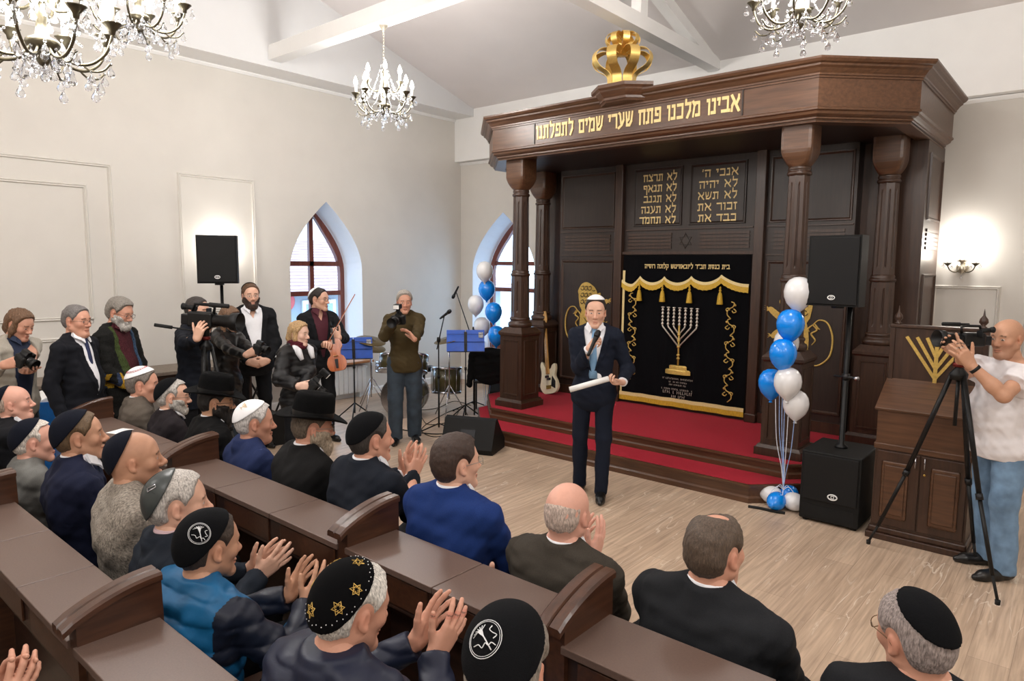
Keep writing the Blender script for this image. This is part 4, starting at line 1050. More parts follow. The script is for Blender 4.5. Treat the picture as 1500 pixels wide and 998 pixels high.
def np_mesh(name, P, F, mats, parent=None, tint=None, mi=None, smooth=True):
    me = bpy.data.meshes.new(name); me.vertices.add(len(P)); me.vertices.foreach_set('co', np.asarray(P, f4).ravel())
    me.loops.add(F.size); me.loops.foreach_set('vertex_index', F.astype(np.int32).ravel())
    me.polygons.add(len(F)); me.polygons.foreach_set('loop_start', np.arange(0, F.size, 4, dtype=np.int32))
    me.polygons.foreach_set('use_smooth', np.full(len(F), smooth))
    for m in (mats if isinstance(mats, (list, tuple)) else [mats]): me.materials.append(m)
    if mi is not None: me.polygons.foreach_set('material_index', mi.astype(np.int32))
    if tint is not None:
        at = me.color_attributes.new('tint', 'FLOAT_COLOR', 'POINT'); at.data.foreach_set('color', np.concatenate([tint, np.ones((len(tint), 1))], 1).astype(f4).ravel())
    me.update(); me.validate()
    o = bpy.data.objects.new(name, me); COL.objects.link(o)
    if parent is not None: o.parent = parent
    return o
def weld(parts):
    Ps, Fs, n = [], [], 0
    for P, F in parts: Ps.append(P); Fs.append(F+n); n += len(P)
    return np.concatenate(Ps), np.concatenate(Fs)
_rng = np.random.RandomState(5)
_waves = [(_rng.normal(size=3), _rng.uniform(0, 6.28)) for _ in range(14)]
def ripple(X, Y, Z, f, amp, stretch=(1, 1, 1), seed=0):
    v = 0
    for d, p in _waves[seed % 5:seed % 5+7]: v = v+np.sin((X*f4(d[0]*stretch[0])+Y*f4(d[1]*stretch[1])+Z*f4(d[2]*stretch[2]))*f4(f)+f4(p+seed))
    return v*f4(amp/3.0)

SKINS = dict(fair=(220, 174, 150), pink=(220, 166, 146), tan=(198, 150, 122), ruddy=(208, 154, 130), pale=(228, 188, 168), olive=(194, 150, 120))
_hm = {}
def hair_mat(rgb, salt=0.0):
    k = ('hair', rgb, salt)
    if k not in _hm:
        c2 = tuple(min(255, int(v*(1+.18)+salt*70)) for v in rgb); c1 = tuple(int(v*.78) for v in rgb)
        _hm[k] = mat('hair_%d_%d_%d_%d' % (*rgb, int(salt*10)), c1, .6, rgb2=c2, scale=120, stretch=(1.8, 1.8, .45), bump=.6, bscale=260)
    return _hm[k]
def cloth(name, rgb, kind='wool'):
    if kind == 'wool': return mat('wool_'+name, tuple(v*.82 for v in rgb), .88, var=.16, scale=260, bump=.18, bscale=420, spec=.22)
    if kind == 'knit': return mat('knit_'+name, rgb, .95, var=.55, scale=90, stretch=(2.4, 1, 1), bump=1.0, bscale=120, spec=.2)
    if kind == 'nylon': return mat('nylon_'+name, rgb, .48, var=.10, scale=12, bump=.12, bscale=60, spec=.35)
    if kind == 'denim': return mat('denim_'+name, rgb, .85, var=.30, scale=9, bump=.2, bscale=420)
    if kind == 'leather': return mat('leather_'+name, rgb, .35, var=.15, scale=40, bump=.15, bscale=200)
    return mat('cotton_'+name, rgb, .8, var=.05, scale=80, bump=.1, bscale=300)
SHOE = mat('black_shoe_leather', (16, 15, 15), .32, var=.15, bump=.08)

def hand_parts(fl, W_, Fd, Nn, side, curl=(15, 25, 15), spread=1.0, thumb=(40, 20), k=1.0):
    """five separate fingers and a thumb on a palm; W_ wrist, Fd finger direction, Nn the way the palm faces, side +1 = right hand"""
    Fd = unit(Fd); Nn = np.array(Nn, float); Nn = unit(Nn-Fd*(Nn@Fd)); T = np.cross(Fd, Nn)*side
    pt = lambda t, f_, n_: W_+k*(T*t+Fd*f_+Nn*n_)
    mc = [(.030, .094, 0), (.010, .100, -.002), (-.011, .095, -.001), (-.029, .084, .002)]
    ln = [(.044, .026, .021), (.048, .030, .022), (.044, .028, .021), (.034, .021, .019)]
    rr = [.0106, .0109, .0103, .0091]
    for i, (t, f_, n_) in enumerate(mc):
        fl.cone(pt((.020, .008, -.006, -.018)[i], .004, 0), pt(t, f_, n_), .0165*k, .0132*k, .014)
    fl.cone(pt(.018, .018, .006), pt(.034, .058, .010), .0185*k, .0135*k, .012); fl.cone(pt(-.018, .02, .006), pt(-.026, .06, .006), .0155*k, .012*k, .012)
    cs = curl if hasattr(curl[0], '__len__') else [curl]*4
    for i, (t, f_, n_) in enumerate(mc):
        p = pt(t, f_, n_); sp = math.radians((9, 1.5, -5, -12)[i]*spread); ca = 0
        for j in range(3):
            ca += math.radians(cs[i][j]); d = (Fd*math.cos(sp)+T*math.sin(sp))*math.cos(ca)+Nn*math.sin(ca)
            q = p+d*ln[i][j]*k; r0 = rr[i]*k*(1, .93, .86)[j]; fl.cone(p, q, r0, r0*(.94 if j < 2 else .80), .0035); p = q
    a, b = math.radians(thumb[0]), math.radians(thumb[1]); p = pt(.028, .034, .010); d = Fd*math.cos(a)+T*math.sin(a)*math.cos(b)+Nn*math.sin(a)*math.sin(b)
    q = p+unit(d)*.042*k; fl.cone(p, q, .0155*k, .0125*k, .008); d2 = unit(d+Fd*.35); p2 = q+d2*.032*k; fl.cone(q, p2, .0112*k, .0103*k, .003); fl.cone(p2, p2+unit(d2+Fd*.15)*.024*k, .0103*k, .0082*k, .003)

def head_field(fl, tf, s=1.0, look=None, part='skull'):
    """skull, face, ears, in the head's own frame through tf"""
    R = tf[0]; look = look or {}
    P_ = lambda x, y, z: tf[1]+R@(np.array([x, y, z])*s)
    e = lambda c, r, kk=.02, op='+', RR=None: fl.ell(P_(*c), [v*s for v in r], R if RR is None else R@RR, kk*s, op)
    c_ = lambda a, b, ra, rb, kk=.02, op='+': fl.cone(P_(*a), P_(*b), ra*s, rb*s, kk*s, op)
    fat = look.get('fat', 0)
    if part == 'skull':
     e((0, -.012, .036), (.076, .097, .088)); e((0, .030, .030), (.066, .064, .070), .03); e((0, -.055, -.005), (.062, .05, .06), .03)
     e((0, .036, -.038), (.056+fat*.6, .056, .072), .03)
     for x in (-1, 1):
        c_((x*(.054+fat*.5), .0, -.052), (x*.014, .072, -.104), .018+fat*.3, .0155, .03)
        e((x*.046, .062, -.020), (.018+fat*.3, .020, .020), .028)
     c_((-.011, .079, -.106), (.011, .079, -.106), .0165, .0165, .02)
     if fat: e((0, .03, -.112), (.045+fat, .05, .03+fat*.5), .03)
     return
    c_((-.036, .080, .026), (.036, .080, .026), .011, .011, .018)
    for x in (-1, 1):
        e((x*.031, .104, .004), (.016, .016, .012), .016, '-')
        e((x*.031, .0795, .002), (.0135, .0135, .0125), .003)
        c_((x*.017, .089, .009), (x*.045, .083, .008), .0042, .0040, .004); c_((x*.019, .088, -.0075), (x*.043, .083, -.006), .0035, .0032, .004)
        e((x*.0125, .100, -.036), (.0095, .012, .0085), .008)
        e((x*.079, -.010, -.006), (.0092, .0158, .0275), .008, '+', rot('z', x*-18)@rot('x', -10)); e((x*.0885, -.006, -.004), (.006, .010, .020), .006, '-')
        e((x*.079, -.002, -.030), (.008, .009, .010), .008)
    nz = look.get('nose', 1.0)
    c_((0, .092, .012), (0, .1065+.005*nz, -.025), .0075, .0105, .012); e((0, .1085+.006*nz, -.031), (.0125, .0115, .0105), .010)
    e((0, .0935, -.0655), (.0235, .0085, .0058), .007); e((0, .0915, -.0765), (.020, .0095, .0068), .007)
    sm = look.get('smile', 0)*.006; [c_((x*.003, .1005, -.071), (x*.0235, .0975, -.071+sm), .0022, .0020, .004, '-') for x in (-1, 1)]
def face_tint(P, tf, s, base, look):
    q = ((P-tf[1])@tf[0])/s; x, y, z = q.T; n = len(P); base = np.array(lin(base))
    t = np.tile(base, (n, 1)); ax = np.abs(x)
    def blend(m, c): nonlocal t; m = np.clip(m, 0, 1)[:, None]; t = t*(1-m)+np.array(c)*m
    g = lambda cx, cy, cz, r: np.exp(-((ax-cx)**2+(y-cy)**2+(z-cz)**2)/(r*r))
    inh = (q**2).sum(1) < .03
    blend(.35*g(.045, .075, -.028, .03)*inh, base*np.array([1.02, .78, .76])); blend(.4*g(0, .12, -.032, .02)*inh, base*np.array([1.02, .75, .72])); blend(.45*g(.086, -.01, 0, .03)*inh, base*np.array([1.02, .74, .70]))
    lip = ((np.abs(z+.071) < .0115-ax*.25) & (ax < .026) & (y > .085)); blend(.55*lip, base*np.array([.86, .52, .52]))
    blend(.85*((np.abs(z+.071-look.get('smile', 0)*.006*ax/.024) < .0019) & (ax < .025) & (y > .085)), base*.25)
    eb = np.array(lin(look.get('brow', (60, 45, 35))))
    blend(.75*((np.abs(z-(.024-.0+.003*np.sin(ax*60))) < .0040) & (ax > .015) & (ax < .050) & (y > .06)), eb)
    ey = ((ax-.031)**2/.0115**2+((z-.0012)/.0055)**2 < 1) & (y > .07); blend(.92*ey, (.62, .59, .56))
    gx = look.get('gaze', 0)*.003; blend(.95*(ey & ((x-np.sign(x)*.031-gx)**2+(z-.0012)**2 < .0062**2)), (.03, .022, .018))
    blend(.7*((ax-.0085)**2+(y-.112)**2+(z+.043)**2 < .0042**2), base*.25)
    if look.get('stubble'):
        m = np.clip((-.02-z)/.02, 0, 1)*np.clip((y+.01)/.03, 0, 1)*np.clip((z+.14)/.02, 0, 1)*(ax > -1)*inh; blend(look['stubble']*m*(~lip), base*np.array([.50, .46, .46]))
    if look.get('shaved'):
        m = np.clip((hairline_mask(q, look.get('shaved_style', 'fringe')))/.02, 0, 1)*inh; blend(look['shaved']*m, base*np.array([.55, .5, .48]))
    return t
_HZ = [-.13, -.095, -.07, -.035, -.012, .0, .028, .05, .075, .100, .125]
_HY = [-.20, -.060, -.046, -.022, .010, .024, .040, .060, .066, .082, .40]
def hairline_mask(q, style='full', recede=0.0):
    x, y, z = q[..., 0], q[..., 1], q[..., 2]; ax = np.abs(x)
    lim = np.interp(z, _HZ, _HY)-recede*np.clip((z-.02)/.05, 0, 1)
    m = lim-y
    m = np.minimum(m, .045-np.hypot((y+.010)/.7, z+.010)*-1-.075) if False else m
    ear = np.hypot((y+.008)/.026, (z+.008)/.040); m = np.where(ax > .06, np.minimum(m, (ear-1)*.02), m)
    if style == 'fringe': m = np.minimum(m, np.where(y < -.04, .055, .030)-z+.02*np.clip(-(y+.06)/.04, 0, 1))
    if style == 'thin_top': m = m
    return m
def ik(S, Wp, l1, l2, pole):
    d = Wp-S; L_ = np.linalg.norm(d)
    if L_ > (l1+l2)*.995: Wp = S+d/L_*(l1+l2)*.995; d = Wp-S; L_ = np.linalg.norm(d)
    a = (l1*l1-l2*l2+L_*L_)/(2*L_); h = math.sqrt(max(l1*l1-a*a, 0)); u = d/L_; p = np.array(pole, float); p = unit(p-u*(p@u))
    return S+u*a+p*h, Wp
def ARM(kind, sd):
    """wrist, finger direction, palm direction, curl, elbow pole; sd +1 = right arm; heights from the pelvis"""
    x = sd
    return {
        'down': dict(w=(x*.265, .03, -.075), F=(0, .15, -1), N=(-x, .2, 0), curl=(22, 30, 20), pole=(x*.3, -1, 0)),
        'lap': dict(w=(x*.13, .34, .04), F=(-x*.5, .85, -.15), N=(0, -.1, -1), curl=(18, 28, 18), pole=(x*.9, -.5, -.6)),
        'clap': dict(w=(x*.065, .34, .30), F=(-x*.02, .62, .78), N=(-x, .1, .1), curl=(6, 10, 8), pole=(x*.8, -.3, -1), spread=1.2, thumb=(48, 10)),
        'clasp': dict(w=(x*.10, .21, .0), F=(-x*.95, .25, -.25), N=(0, -1, -.1), curl=(35, 45, 25), pole=(x, -.6, -.2)),
        'cam': dict(w=(x*.10, .27, .34), F=(-x*.55, .7, .45), N=(-x*.8, -.1, .5), curl=(35, 45, 25), pole=(x*.7, .1, -1)),
        'back': dict(w=(x*.12, -.16, .0), F=(-x, -.1, -.2), N=(0, -1, 0), curl=(30, 40, 20), pole=(x, -.6, 0)),
    }[kind]

def person(label, crown, at, yaw, pose='stand', skin='fair', look=None, hair=None, head=(0, 0, 0), lean=0, top=None, arms=('down', 'down'), legs=None, w=1.0, belly=0.0, group=None, extra=None, s=None, h=.0085, hs=1.0, seath=.42, twist=0.0):
    """at = ('y', Y) or ('d', depth): how far the crown of the head is from the photographer"""
    look = look or {}; top = top or {}
    C3 = py(*crown, at[1]) if at[0] == 'y' else (pz(*crown, at[1]) if at[0] == 'z' else pd(*crown, at[1]))
    if s is None: s = C3[2]/1.747 if pose == 'stand' else 1.0
    Lr = math.radians(lean); T = rot('x', -lean)
    Rz = rot('z', yaw)
    Pz = .95*s if pose == 'stand' else 0.0
    P = np.array([0, 0, Pz])
    def build_frame():
        tp = lambda x, y, z: P+T@(np.array([x*w, y, z])*s)
        nb = tp(0, -.01, .515); Rh = rot('z', head[0])@rot('x', -head[1])@rot('y', head[2])
        hc = nb+T@np.array([0, .004, .046 if pose == 'stand' else .036])*s+Rh@np.array([0, .026, .098])*s*hs
        return tp, nb, Rh, hc
    tp, nb, Rh, hc = build_frame()
    cr_ = hc+Rh@np.array([0, -.012, .125])*s*hs
    if pose == 'sit':
     s = min(1.04, max(.86, (C3[2]-.465)/cr_[2])); hs = 1/s; w = w/s; tp, nb, Rh, hc = build_frame(); cr_ = hc+Rh@np.array([0, -.012, .125])*s*hs
     P = np.array([0, 0, C3[2]-cr_[2]]); Pz = P[2]; tp, nb, Rh, hc = build_frame(); cr_ = hc+Rh@np.array([0, -.012, .125])*s*hs
    loc = np.array([C3[0], C3[1], 0])-Rz@np.array([cr_[0], cr_[1], 0])
    hsz = s*hs; tf = (Rh, hc)
    # ---- skeleton
    A = {}
    for sd, a in ((1, arms[0]), (-1, arms[1])):
        d = dict(ARM(a, sd)) if isinstance(a, str) else (dict(ARM(a[0], sd), **a[1]) if isinstance(a, tuple) else dict(ARM('clap', sd), **a))
        S = tp(sd*.172, -.008, .452); Wp = P+np.array(d['w'])*s if not d.get('world') else None
        if d.get('abs') is not None: Wp = Rz.T@(np.array(d['abs'], float)-loc)
        for k_ in ('F', 'N'):
            if d.get(k_+'a') is not None: d[k_] = Rz.T@np.array(d[k_+'a'], float)
        S = S+unit(Wp-S)*.012*s
        E, Wp = ik(S, Wp, .285*s, .255*s, d['pole']); d.update(S=S, E=E, W=Wp); A[sd] = d
    G = {}
    for sd in (1, -1):
        l = (legs or {}).get('R' if sd == 1 else 'Lf', {})
        if pose == 'stand':
            H = P+np.array([sd*.092*w, -.005, -.03])*s; f = l.get('foot', (sd*.12, .0)); An = np.array([f[0], f[1]-.03, .085*s]); K = (H+An)/2+np.array([sd*.008, .03, .02])*s
        else:
            H = P+np.array([sd*.095*w, .02, -.03]); K = np.array([sd*.15, .44, max(.46, Pz+.01)]); An = np.array([sd*.15, .42, .085])
        G[sd] = (H, K, An, l.get('toe', sd*-9))
    # ---- body
    m_ = .2; allp = [hc+[0, 0, .2*s], hc-[0, 0, .2]]+[tp(x, y, z) for x in (-.24, .24) for y in (-.18-belly, .2+belly) for z in (-.2, .5)]+[q for d in A.values() for q in (d['E'], d['W'])]
    ua = np.array(allp); lo_u, hi_u = ua.min(0)-.09, ua.max(0)+.09
    legp = np.array([q for g_ in G.values() for q in g_[:3]]+[[0, .25, 0], [0, -.15, 0]]); lo_l, hi_l = legp.min(0)-.13, legp.max(0)+.13
    bare = top.get('kind') == 'tshirt'
    fb = Field(np.minimum(lo_u, lo_l), np.maximum(hi_u, hi_l), .009 if bare else .017)
    def torso(fl, g, k=.05):
        E_ = lambda c, r: fl.ell(tp(*c), [(r[0]*w+g)*s, (r[1]+g)*s, (r[2]+g)*s], T, k)
        E_((0, 0, -.02), (.160, .120, .14)); E_((0, .012+belly*.6, .14), (.142+belly*.3, .105+belly, .20)); E_((0, .0, .32), (.158, .112, .19)); E_((0, -.035, .36), (.15, .082, .15))
        fl.cone(tp(-.135, -.012, .438), tp(.135, -.012, .438), (.058+g)*s, (.058+g)*s, k)
        for sd in (-1, 1): fl.cone(tp(sd*.125, -.016, .463), tp(sd*.03, -.018, .545), (.043+g)*s, (.036+g*.6)*s, .04)
    torso(fb, -.004)
    fb.cone(hc+Rh@np.array([0, -.022, -.05])*hsz, tp(0, -.018, .47), .055*hsz, .062*s, .03)
    for sd in (1, -1):
        d = A[sd]; fb.cone(d['S'], d['E'], .050*s, .043*s, .02); fb.cone(d['E'], d['E']+(d['W']-d['E'])*.35, .043*s, .043*s, .02); fb.cone(d['E']+(d['W']-d['E'])*.3, d['W'], .043*s, .029*s, .02)
        H, K, An, toe = G[sd]; fb.cone(H, K, .080*s, .055*s, .03); fb.cone(K, An, .055*s, .038*s, .02)
    parts = [fb.mesh()]
    hh = (.0032 if h < .0075 else .0042)
    hl = hc-np.array([.135, .165, .215])*hsz; hu = hc+np.array([.135, .165, .175])*hsz
    fh = Field(hl, hu, hh); head_field(fh, tf, hsz, look, 'skull')
    skull = fh.v.copy()
    head_field(fh, tf, hsz, look, 'face'); fh.cone(hc+Rh@np.array([0, -.024, -.05])*hsz, tp(0, -.018, .47), .0565*hsz, .064*s, .028)
    hm = fh.mesh(); parts.append(hm)
    for sd in (1, -1):
        d = A[sd]
        if d.get('hide'): continue
        W_ = d['W']; hf = Field(W_-.215*s, W_+.215*s, .0032 if h < .0075 else .0042)
        fa = unit(W_-d['E']); hf.cone(W_-fa*.09*s, W_+fa*.004, .033*s, .026*s, .012)
        hand_parts(hf, W_, d['F'], d['N'], sd, d.get('curl', (15, 20, 15)), d.get('spread', 1.0), d.get('thumb', (42, 25)), s*.98)
        parts.append(hf.mesh())
    Pv, Fv = weld(parts)
    base = SKINS[skin]
    tint = face_tint(Pv, tf, hsz, base, look)
    root = np_mesh('person', Pv, Fv, M['skin'], None, tint)
    root.location = loc; root.rotation_euler = (0, 0, math.radians(yaw))
    tag(root, label, 'person', group)
    # ---- hair, beard
    X, Y, Z = np.meshgrid(*[hl[i]+hh*np.arange(fh.n[i]) for i in range(3)], indexing='ij')
    q = (np.stack([X, Y, Z], -1)-hc)@Rh/hsz; qx, qy, qz = q[..., 0], q[..., 1], q[..., 2]
    ss = lambda v: np.clip(v, 0, 1)**2*(3-2*np.clip(v, 0, 1))
    top_v = skull.copy()
    if hair:
        mk = hairline_mask(q, hair.get('style', 'full'), hair.get('recede', 0))
        if hair.get('spot'):
            cx, cy, cz, r = hair['spot']; mk = np.minimum(mk, np.sqrt((qx-cx)**2+(qy-cy)**2+(qz-cz)**2)-r)
        t_ = hair.get('t', .010)*(1+hair.get('vol', .15 if look.get('kippah') else .5)*np.clip((qz-.03)/.09, 0, 1)); sd_ = len(label) % 5
        n_ = (ripple(qx, qy, qz, 300, .0010, (1.3, .5, .5), sd_)+ripple(qx, qy, qz, 110, .0012, (1, .6, .6), sd_+1))*hair.get('rough', 1)
        hv = skull-((t_+n_)*ss(mk/.016)-.0045*(1-ss(mk/.010)))*hsz
        fh.v = hv.astype(f4)
        for c in hair.get('locks', ()): fh.chain([hc+Rh@np.array(p)*hsz for p in c[0]], [r*hsz for r in c[1]], .02)
        if hair.get('locks'):
            fh.v = (fh.v-ripple(qx, qy, qz, 240, .003, (1.4, 1.4, .15), 2)).astype(f4)
        np_mesh('hair', *fh.mesh(), hair_mat(hair['c'], hair.get('salt', 0)), root); top_v = np.minimum(top_v, hv)
    b = look.get('beard')
    if b:
        ax = np.abs(qx)
        # from the sideburns along the jaw, round the mouth
        up = -.050+.046*np.clip((ax-.028)/.040, 0, 1)**1.4
        mk = np.minimum(np.minimum(up-qz, qy+.028+.25*np.clip(-.07-qz, 0, 1)), .03); mk = np.where((ax < .016) & (np.abs(qz+.074) < .006), -.01, mk); mk = np.where((qz > -.060) & (ax < .030) , -.01*np.ones_like(mk), mk)
        mus = np.minimum(.0055-np.abs(qz+.0545+ax*.18), .034-ax); mk = np.maximum(mk, np.where(qy > .05, mus*2, -1))
        n_ = ripple(qx, qy, qz, 230, .0022, (1, 1, .4), 1)
        fh.v = (skull-((b['t']+n_)*ss(mk/.014)-.005*(1-ss(mk/.008)))*hsz).astype(f4)
        if b.get('long'):
            L_ = b['long']; fh.ell(hc+Rh@np.array([0, .075, -.10-L_*.35])*hsz, [.055*hsz, .034*hsz, (.04+L_*.5)*hsz], Rh, .03)
            fh.v = (fh.v-ripple(qx, qy, qz, 190, .003, (1.2, 1.2, .2), 3)).astype(f4)
        np_mesh('beard', *fh.mesh(), hair_mat(b['c'], b.get('salt', 0)), root)
    kp = look.get('kippah')
    if kp:
        a = math.radians(kp.get('tilt', 25)); ra = math.radians(kp.get('roll', 0)); ax3 = np.array([math.sin(ra), -math.sin(a)*math.cos(ra), math.cos(a)*math.cos(ra)])
        d = (qx*ax3[0]+(qy+.012)*ax3[1]+(qz-.036)*ax3[2])
        th = kp.get('t', .0055)+(kp.get('rise', 0)*np.clip(d/.09, 0, 1))
        base_v = np.minimum(top_v, skull-.004*hsz) if not kp.get('smooth', True) else skull-(hair.get('t', .004)*(1+hair.get('vol', .15))+.0012 if hair and hair.get('style') != 'fringe' else .003)*hsz
        kv = np.maximum(base_v-th*hsz, (kp.get('d', .035)-d)*hsz)
        fh.v = kv.astype(f4); ko = np_mesh('kippah', *fh.mesh(), kp['m'], root)
        def onk(u, v_, lift=.002):
            """a point on the cap: u, v in metres across its crown"""
            e1 = unit(np.cross(ax3, [0, 0, 1.0]) if abs(ax3[2]) < .95 else np.cross(ax3, [0, 1.0, 0])); e1 = e1*(1 if e1[0] > 0 else -1); e2 = np.cross(ax3, e1)
            th_ = math.hypot(u, v_)/.097+1e-6; dr = ax3*math.cos(th_)+(e1*u+e2*v_)/.097/th_*math.sin(th_); c0 = np.array([0, -.012, .036])
            lo_, hi_ = .05, .15
            for _ in range(18):
                md = (lo_+hi_)/2; pp = hc+Rh@(c0+dr*md)*hsz; ix = np.clip(np.round((pp-hl)/hh).astype(int), 0, fh.n-1)
                i0 = np.clip(((pp-hl)/hh).astype(int), 0, fh.n-2); f_ = (pp-hl)/hh-i0; val = 0
                for i in (0, 1):
                    for j in (0, 1):
                        for k2 in (0, 1): val += kv[i0[0]+i, i0[1]+j, i0[2]+k2]*(f_[0] if i else 1-f_[0])*(f_[1] if j else 1-f_[1])*(f_[2] if k2 else 1-f_[2])
                if val < 0: lo_ = md
                else: hi_ = md
            return hc+Rh@(c0+dr*(md+lift))*hsz
        if kp.get('rim'):
            pass
        if kp.get('art'): kp['art'](ko, onk)
    if look.get('hat'):
        make_hat(root, tf, hsz, look['hat'])
    if look.get('glasses'):
        gm = MB(); g_ = look['glasses']; gp = lambda x, y, z: hc+Rh@np.array([x, y, z])*hsz
        for x in (-1, 1):
            pts = [gp(x*.0325+.0235*math.copysign(abs(math.cos(t))**.7, math.cos(t)), .112-.006*abs(math.cos(t))*(1 if math.cos(t)*x > 0 else .3), .001+.0165*math.copysign(abs(math.sin(t))**.7, math.sin(t))) for t in [2*PI*i/18 for i in range(18)]]
            gm.tube(pts, g_.get('r', .0013), 6, closed=True); gm.tube([gp(x*.056, .104, .006), gp(x*.072, .075, .008), gp(x*.082, .0, .008), gp(x*.083, -.014, -.004)], g_.get('r', .0013), 6)
        gm.tube([gp(-.010, .112, .004), gp(0, .116, .006), gp(.010, .112, .004)], g_.get('r', .0013), 6)
        gm.build('glasses', mat('glasses_'+g_.get('n', 'dark'), g_.get('c', (40, 36, 34)), .3, metal=.5), root)
    # ---- clothes
    hg = top.get('h', h); kind = top.get('kind', 'suit'); g = top.get('g', .016); hem = top.get('hem', -.17 if pose == 'stand' else -.12)
    f = Field(lo_u, hi_u, hg)
    torso(f, g)
    if kind in ('suit', 'coat'):
        for sd in (-1, 1): f.cone(tp(sd*.06, -.016, .487), tp(sd*.168, -.012, .470), .045*s, .046*s, .03)
    if kind in ('suit', 'coat', 'puffer', 'quilt') or hem < -.1:
        f.ell(tp(0, .0, -.06), [(.165*w+g+.008)*s, (.125+g+.006+belly*.5)*s, .17*s], T, .05)
        if hem < -.22: f.cone(tp(-.06, 0, -.1), tp(-.07, 0, hem-.1), (.115+g)*s, (.13+g)*s, .06); f.cone(tp(.06, 0, -.1), tp(.07, 0, hem-.1), (.115+g)*s, (.13+g)*s, .06)
    slv = top.get('sleeve', 1.0)
    for sd in (1, -1):
        d = A[sd]; u1 = unit(d['W']-d['E']); r0, r1, r2 = (.050+g, .042+g, .031+g*.9) if kind != 'tshirt' else (.056+g, .050+g, .04)
        f.cone(d['S'], d['E'], r0*s, r1*s, .03) if slv > .5 else f.cone(d['S'], d['S']+(d['E']-d['S'])*.62, r0*s, (r1+.012)*s, .03, cut=(d['S']+(d['E']-d['S'])*.60, unit(d['E']-d['S'])))
        if slv > .5: f.cone(d['E'], d['W'], r1*s, r2*s, .022, cut=(d['E']+(d['W']-d['E'])*(slv*.97), u1))
    if pose == 'sit' and not top.get('slim'):
        for sd in (1, -1): f.ell(tp(sd*.095, -.03, .36), [(.085+g)*s, (.085+g)*s, .17*s], T, .05); f.ell(tp(sd*.155, -.01, .44), [(.05+g)*s, (.055+g)*s, .06*s], T, .04)
    X, Y, Z = np.meshgrid(*[lo_u[i]+hg*np.arange(f.n[i]) for i in range(3)], indexing='ij')
    q = ((np.stack([X, Y, Z], -1)-P)@T/s).astype(f4); qx, qy, qz = q[..., 0]/w, q[..., 1], q[..., 2]
    sd_ = len(label) % 7
    fold = top.get('fold', .0062)
    f.v = (f.v+ripple(qx, qy, qz, 26, fold, (1, 1, .8), sd_)+ripple(qx, qy, qz, 62, fold*.5, (1, .6, 1), sd_+2)).astype(f4)
    if kind in ('puffer', 'quilt'):
        pitch = top.get('pitch', .062); f.v = (f.v-(.011 if kind == 'puffer' else .0055)*(np.abs(np.sin(PI*qz/pitch))**.5-.5)).astype(f4)
    if kind in ('suit', 'coat'):
        f.v = (f.v+.0030*np.exp(-((np.abs(qx)-.172+.02*np.clip(.45-qz, 0, 1))/.0055)**2)*(qz > .27)*(qy > -.3)+.0026*np.exp(-(qx/.0045)**2)*(qy < -.05)*(qz < .5)).astype(f4)
    if top.get('collar', 'suit') == 'suit': f.cone(tp(0, -.022, .47), tp(0, -.018, .536), .092*s, .078*s, .012)
    elif top['collar'] == 'stand': f.cone(tp(0, -.018, .47), tp(0, -.004, .572), .088*s, .074*s, .015)
    elif top['collar'] == 'fold':
        f.cone(tp(0, -.020, .47), tp(0, -.012, .550), .088*s, .074*s, .015); f.cone(tp(0, -.018, .50), tp(0, -.016, .515), .104*s, .098*s, .01)
    else: f.cone(tp(0, -.018, .47), tp(0, -.012, .525), .082*s, .070*s, .015)
    v = top.get('v')
    if v:
        zb, wt = v; zt = .56; ww = np.minimum(wt*1.25*np.clip((qz-zb)/(zt-.06-zb), 0, 1)**.8, .09); ww = np.where(qz < zb, -(zb-qz), ww)
        ax = np.abs(qx)
        lap = ((ax > ww) & (ax < ww+.050*np.clip((qz-zb)/.18, 0, 1)) & (qy > .0) & (qz > zb) & (qz < .47))
        f.v = (f.v-.0085*lap*(kind == 'suit')).astype(f4)
        cut = np.maximum(ax-ww, -(qy-.012)); f.v = np.maximum(f.v, -cut*s).astype(f4)
    else: f.v = np.maximum(f.v, (np.where(top.get('collar', 'suit') in ('suit',), .60, .60)-0)*0-1).astype(f4)
    # hollow the collar for the neck, cut the hem
    ck = tp(0, -.0, .60); f.plane(tp(0, 0, hem), -T[:, 2]); f.plane(tp(0, -.01, top.get('ctop', .572)), T@unit([0, -.25, 1]))
    P2, F2 = f.mesh(); mi = None
    mats_ = [top['m']]
    if top.get('zones'):
        mats_ += top['zones'][0]; ce = P2[F2].mean(1); qq = (ce-P)@T/s; mi = top['zones'][1](qq[:, 0]/w, qq[:, 1], qq[:, 2])
    np_mesh(top.get('name', 'jacket'), P2, F2, mats_, root, None, mi)
    sh = top.get('shirt')
    if sh:
        f = Field(tp(0, 0, .28)-.26, tp(0, 0, .28)+.42, hg*.9 if hg > .008 else .0075); torso(f, .004); f.cone(tp(0, -.016, .48), tp(0, .0, .585), .0735*s, .0675*s, .012)
        X, Y, Z = f.grids(); c = tp(0, .0, .567); up_ = T@unit([0, -.03, 1])
        f.plane(c, up_); f.plane(tp(0, 0, top.get('shirt_lo', .0)), -T[:, 2])
        if top.get('open_neck'):
            X, Y, Z = np.meshgrid(*[f.lo[i]+f.h*np.arange(f.n[i]) for i in range(3)], indexing='ij'); qq = (np.stack([X, Y, Z], -1)-P)@T/s
            ww = np.where(qq[..., 2] < .43, -(.43-qq[..., 2]), (qq[..., 2]-.43)*.5); f.v = np.maximum(f.v, -np.maximum(np.abs(qq[..., 0])-ww, -(qq[..., 1]-.02))).astype(f4)
        so = np_mesh('shirt', *f.mesh(), sh, root)
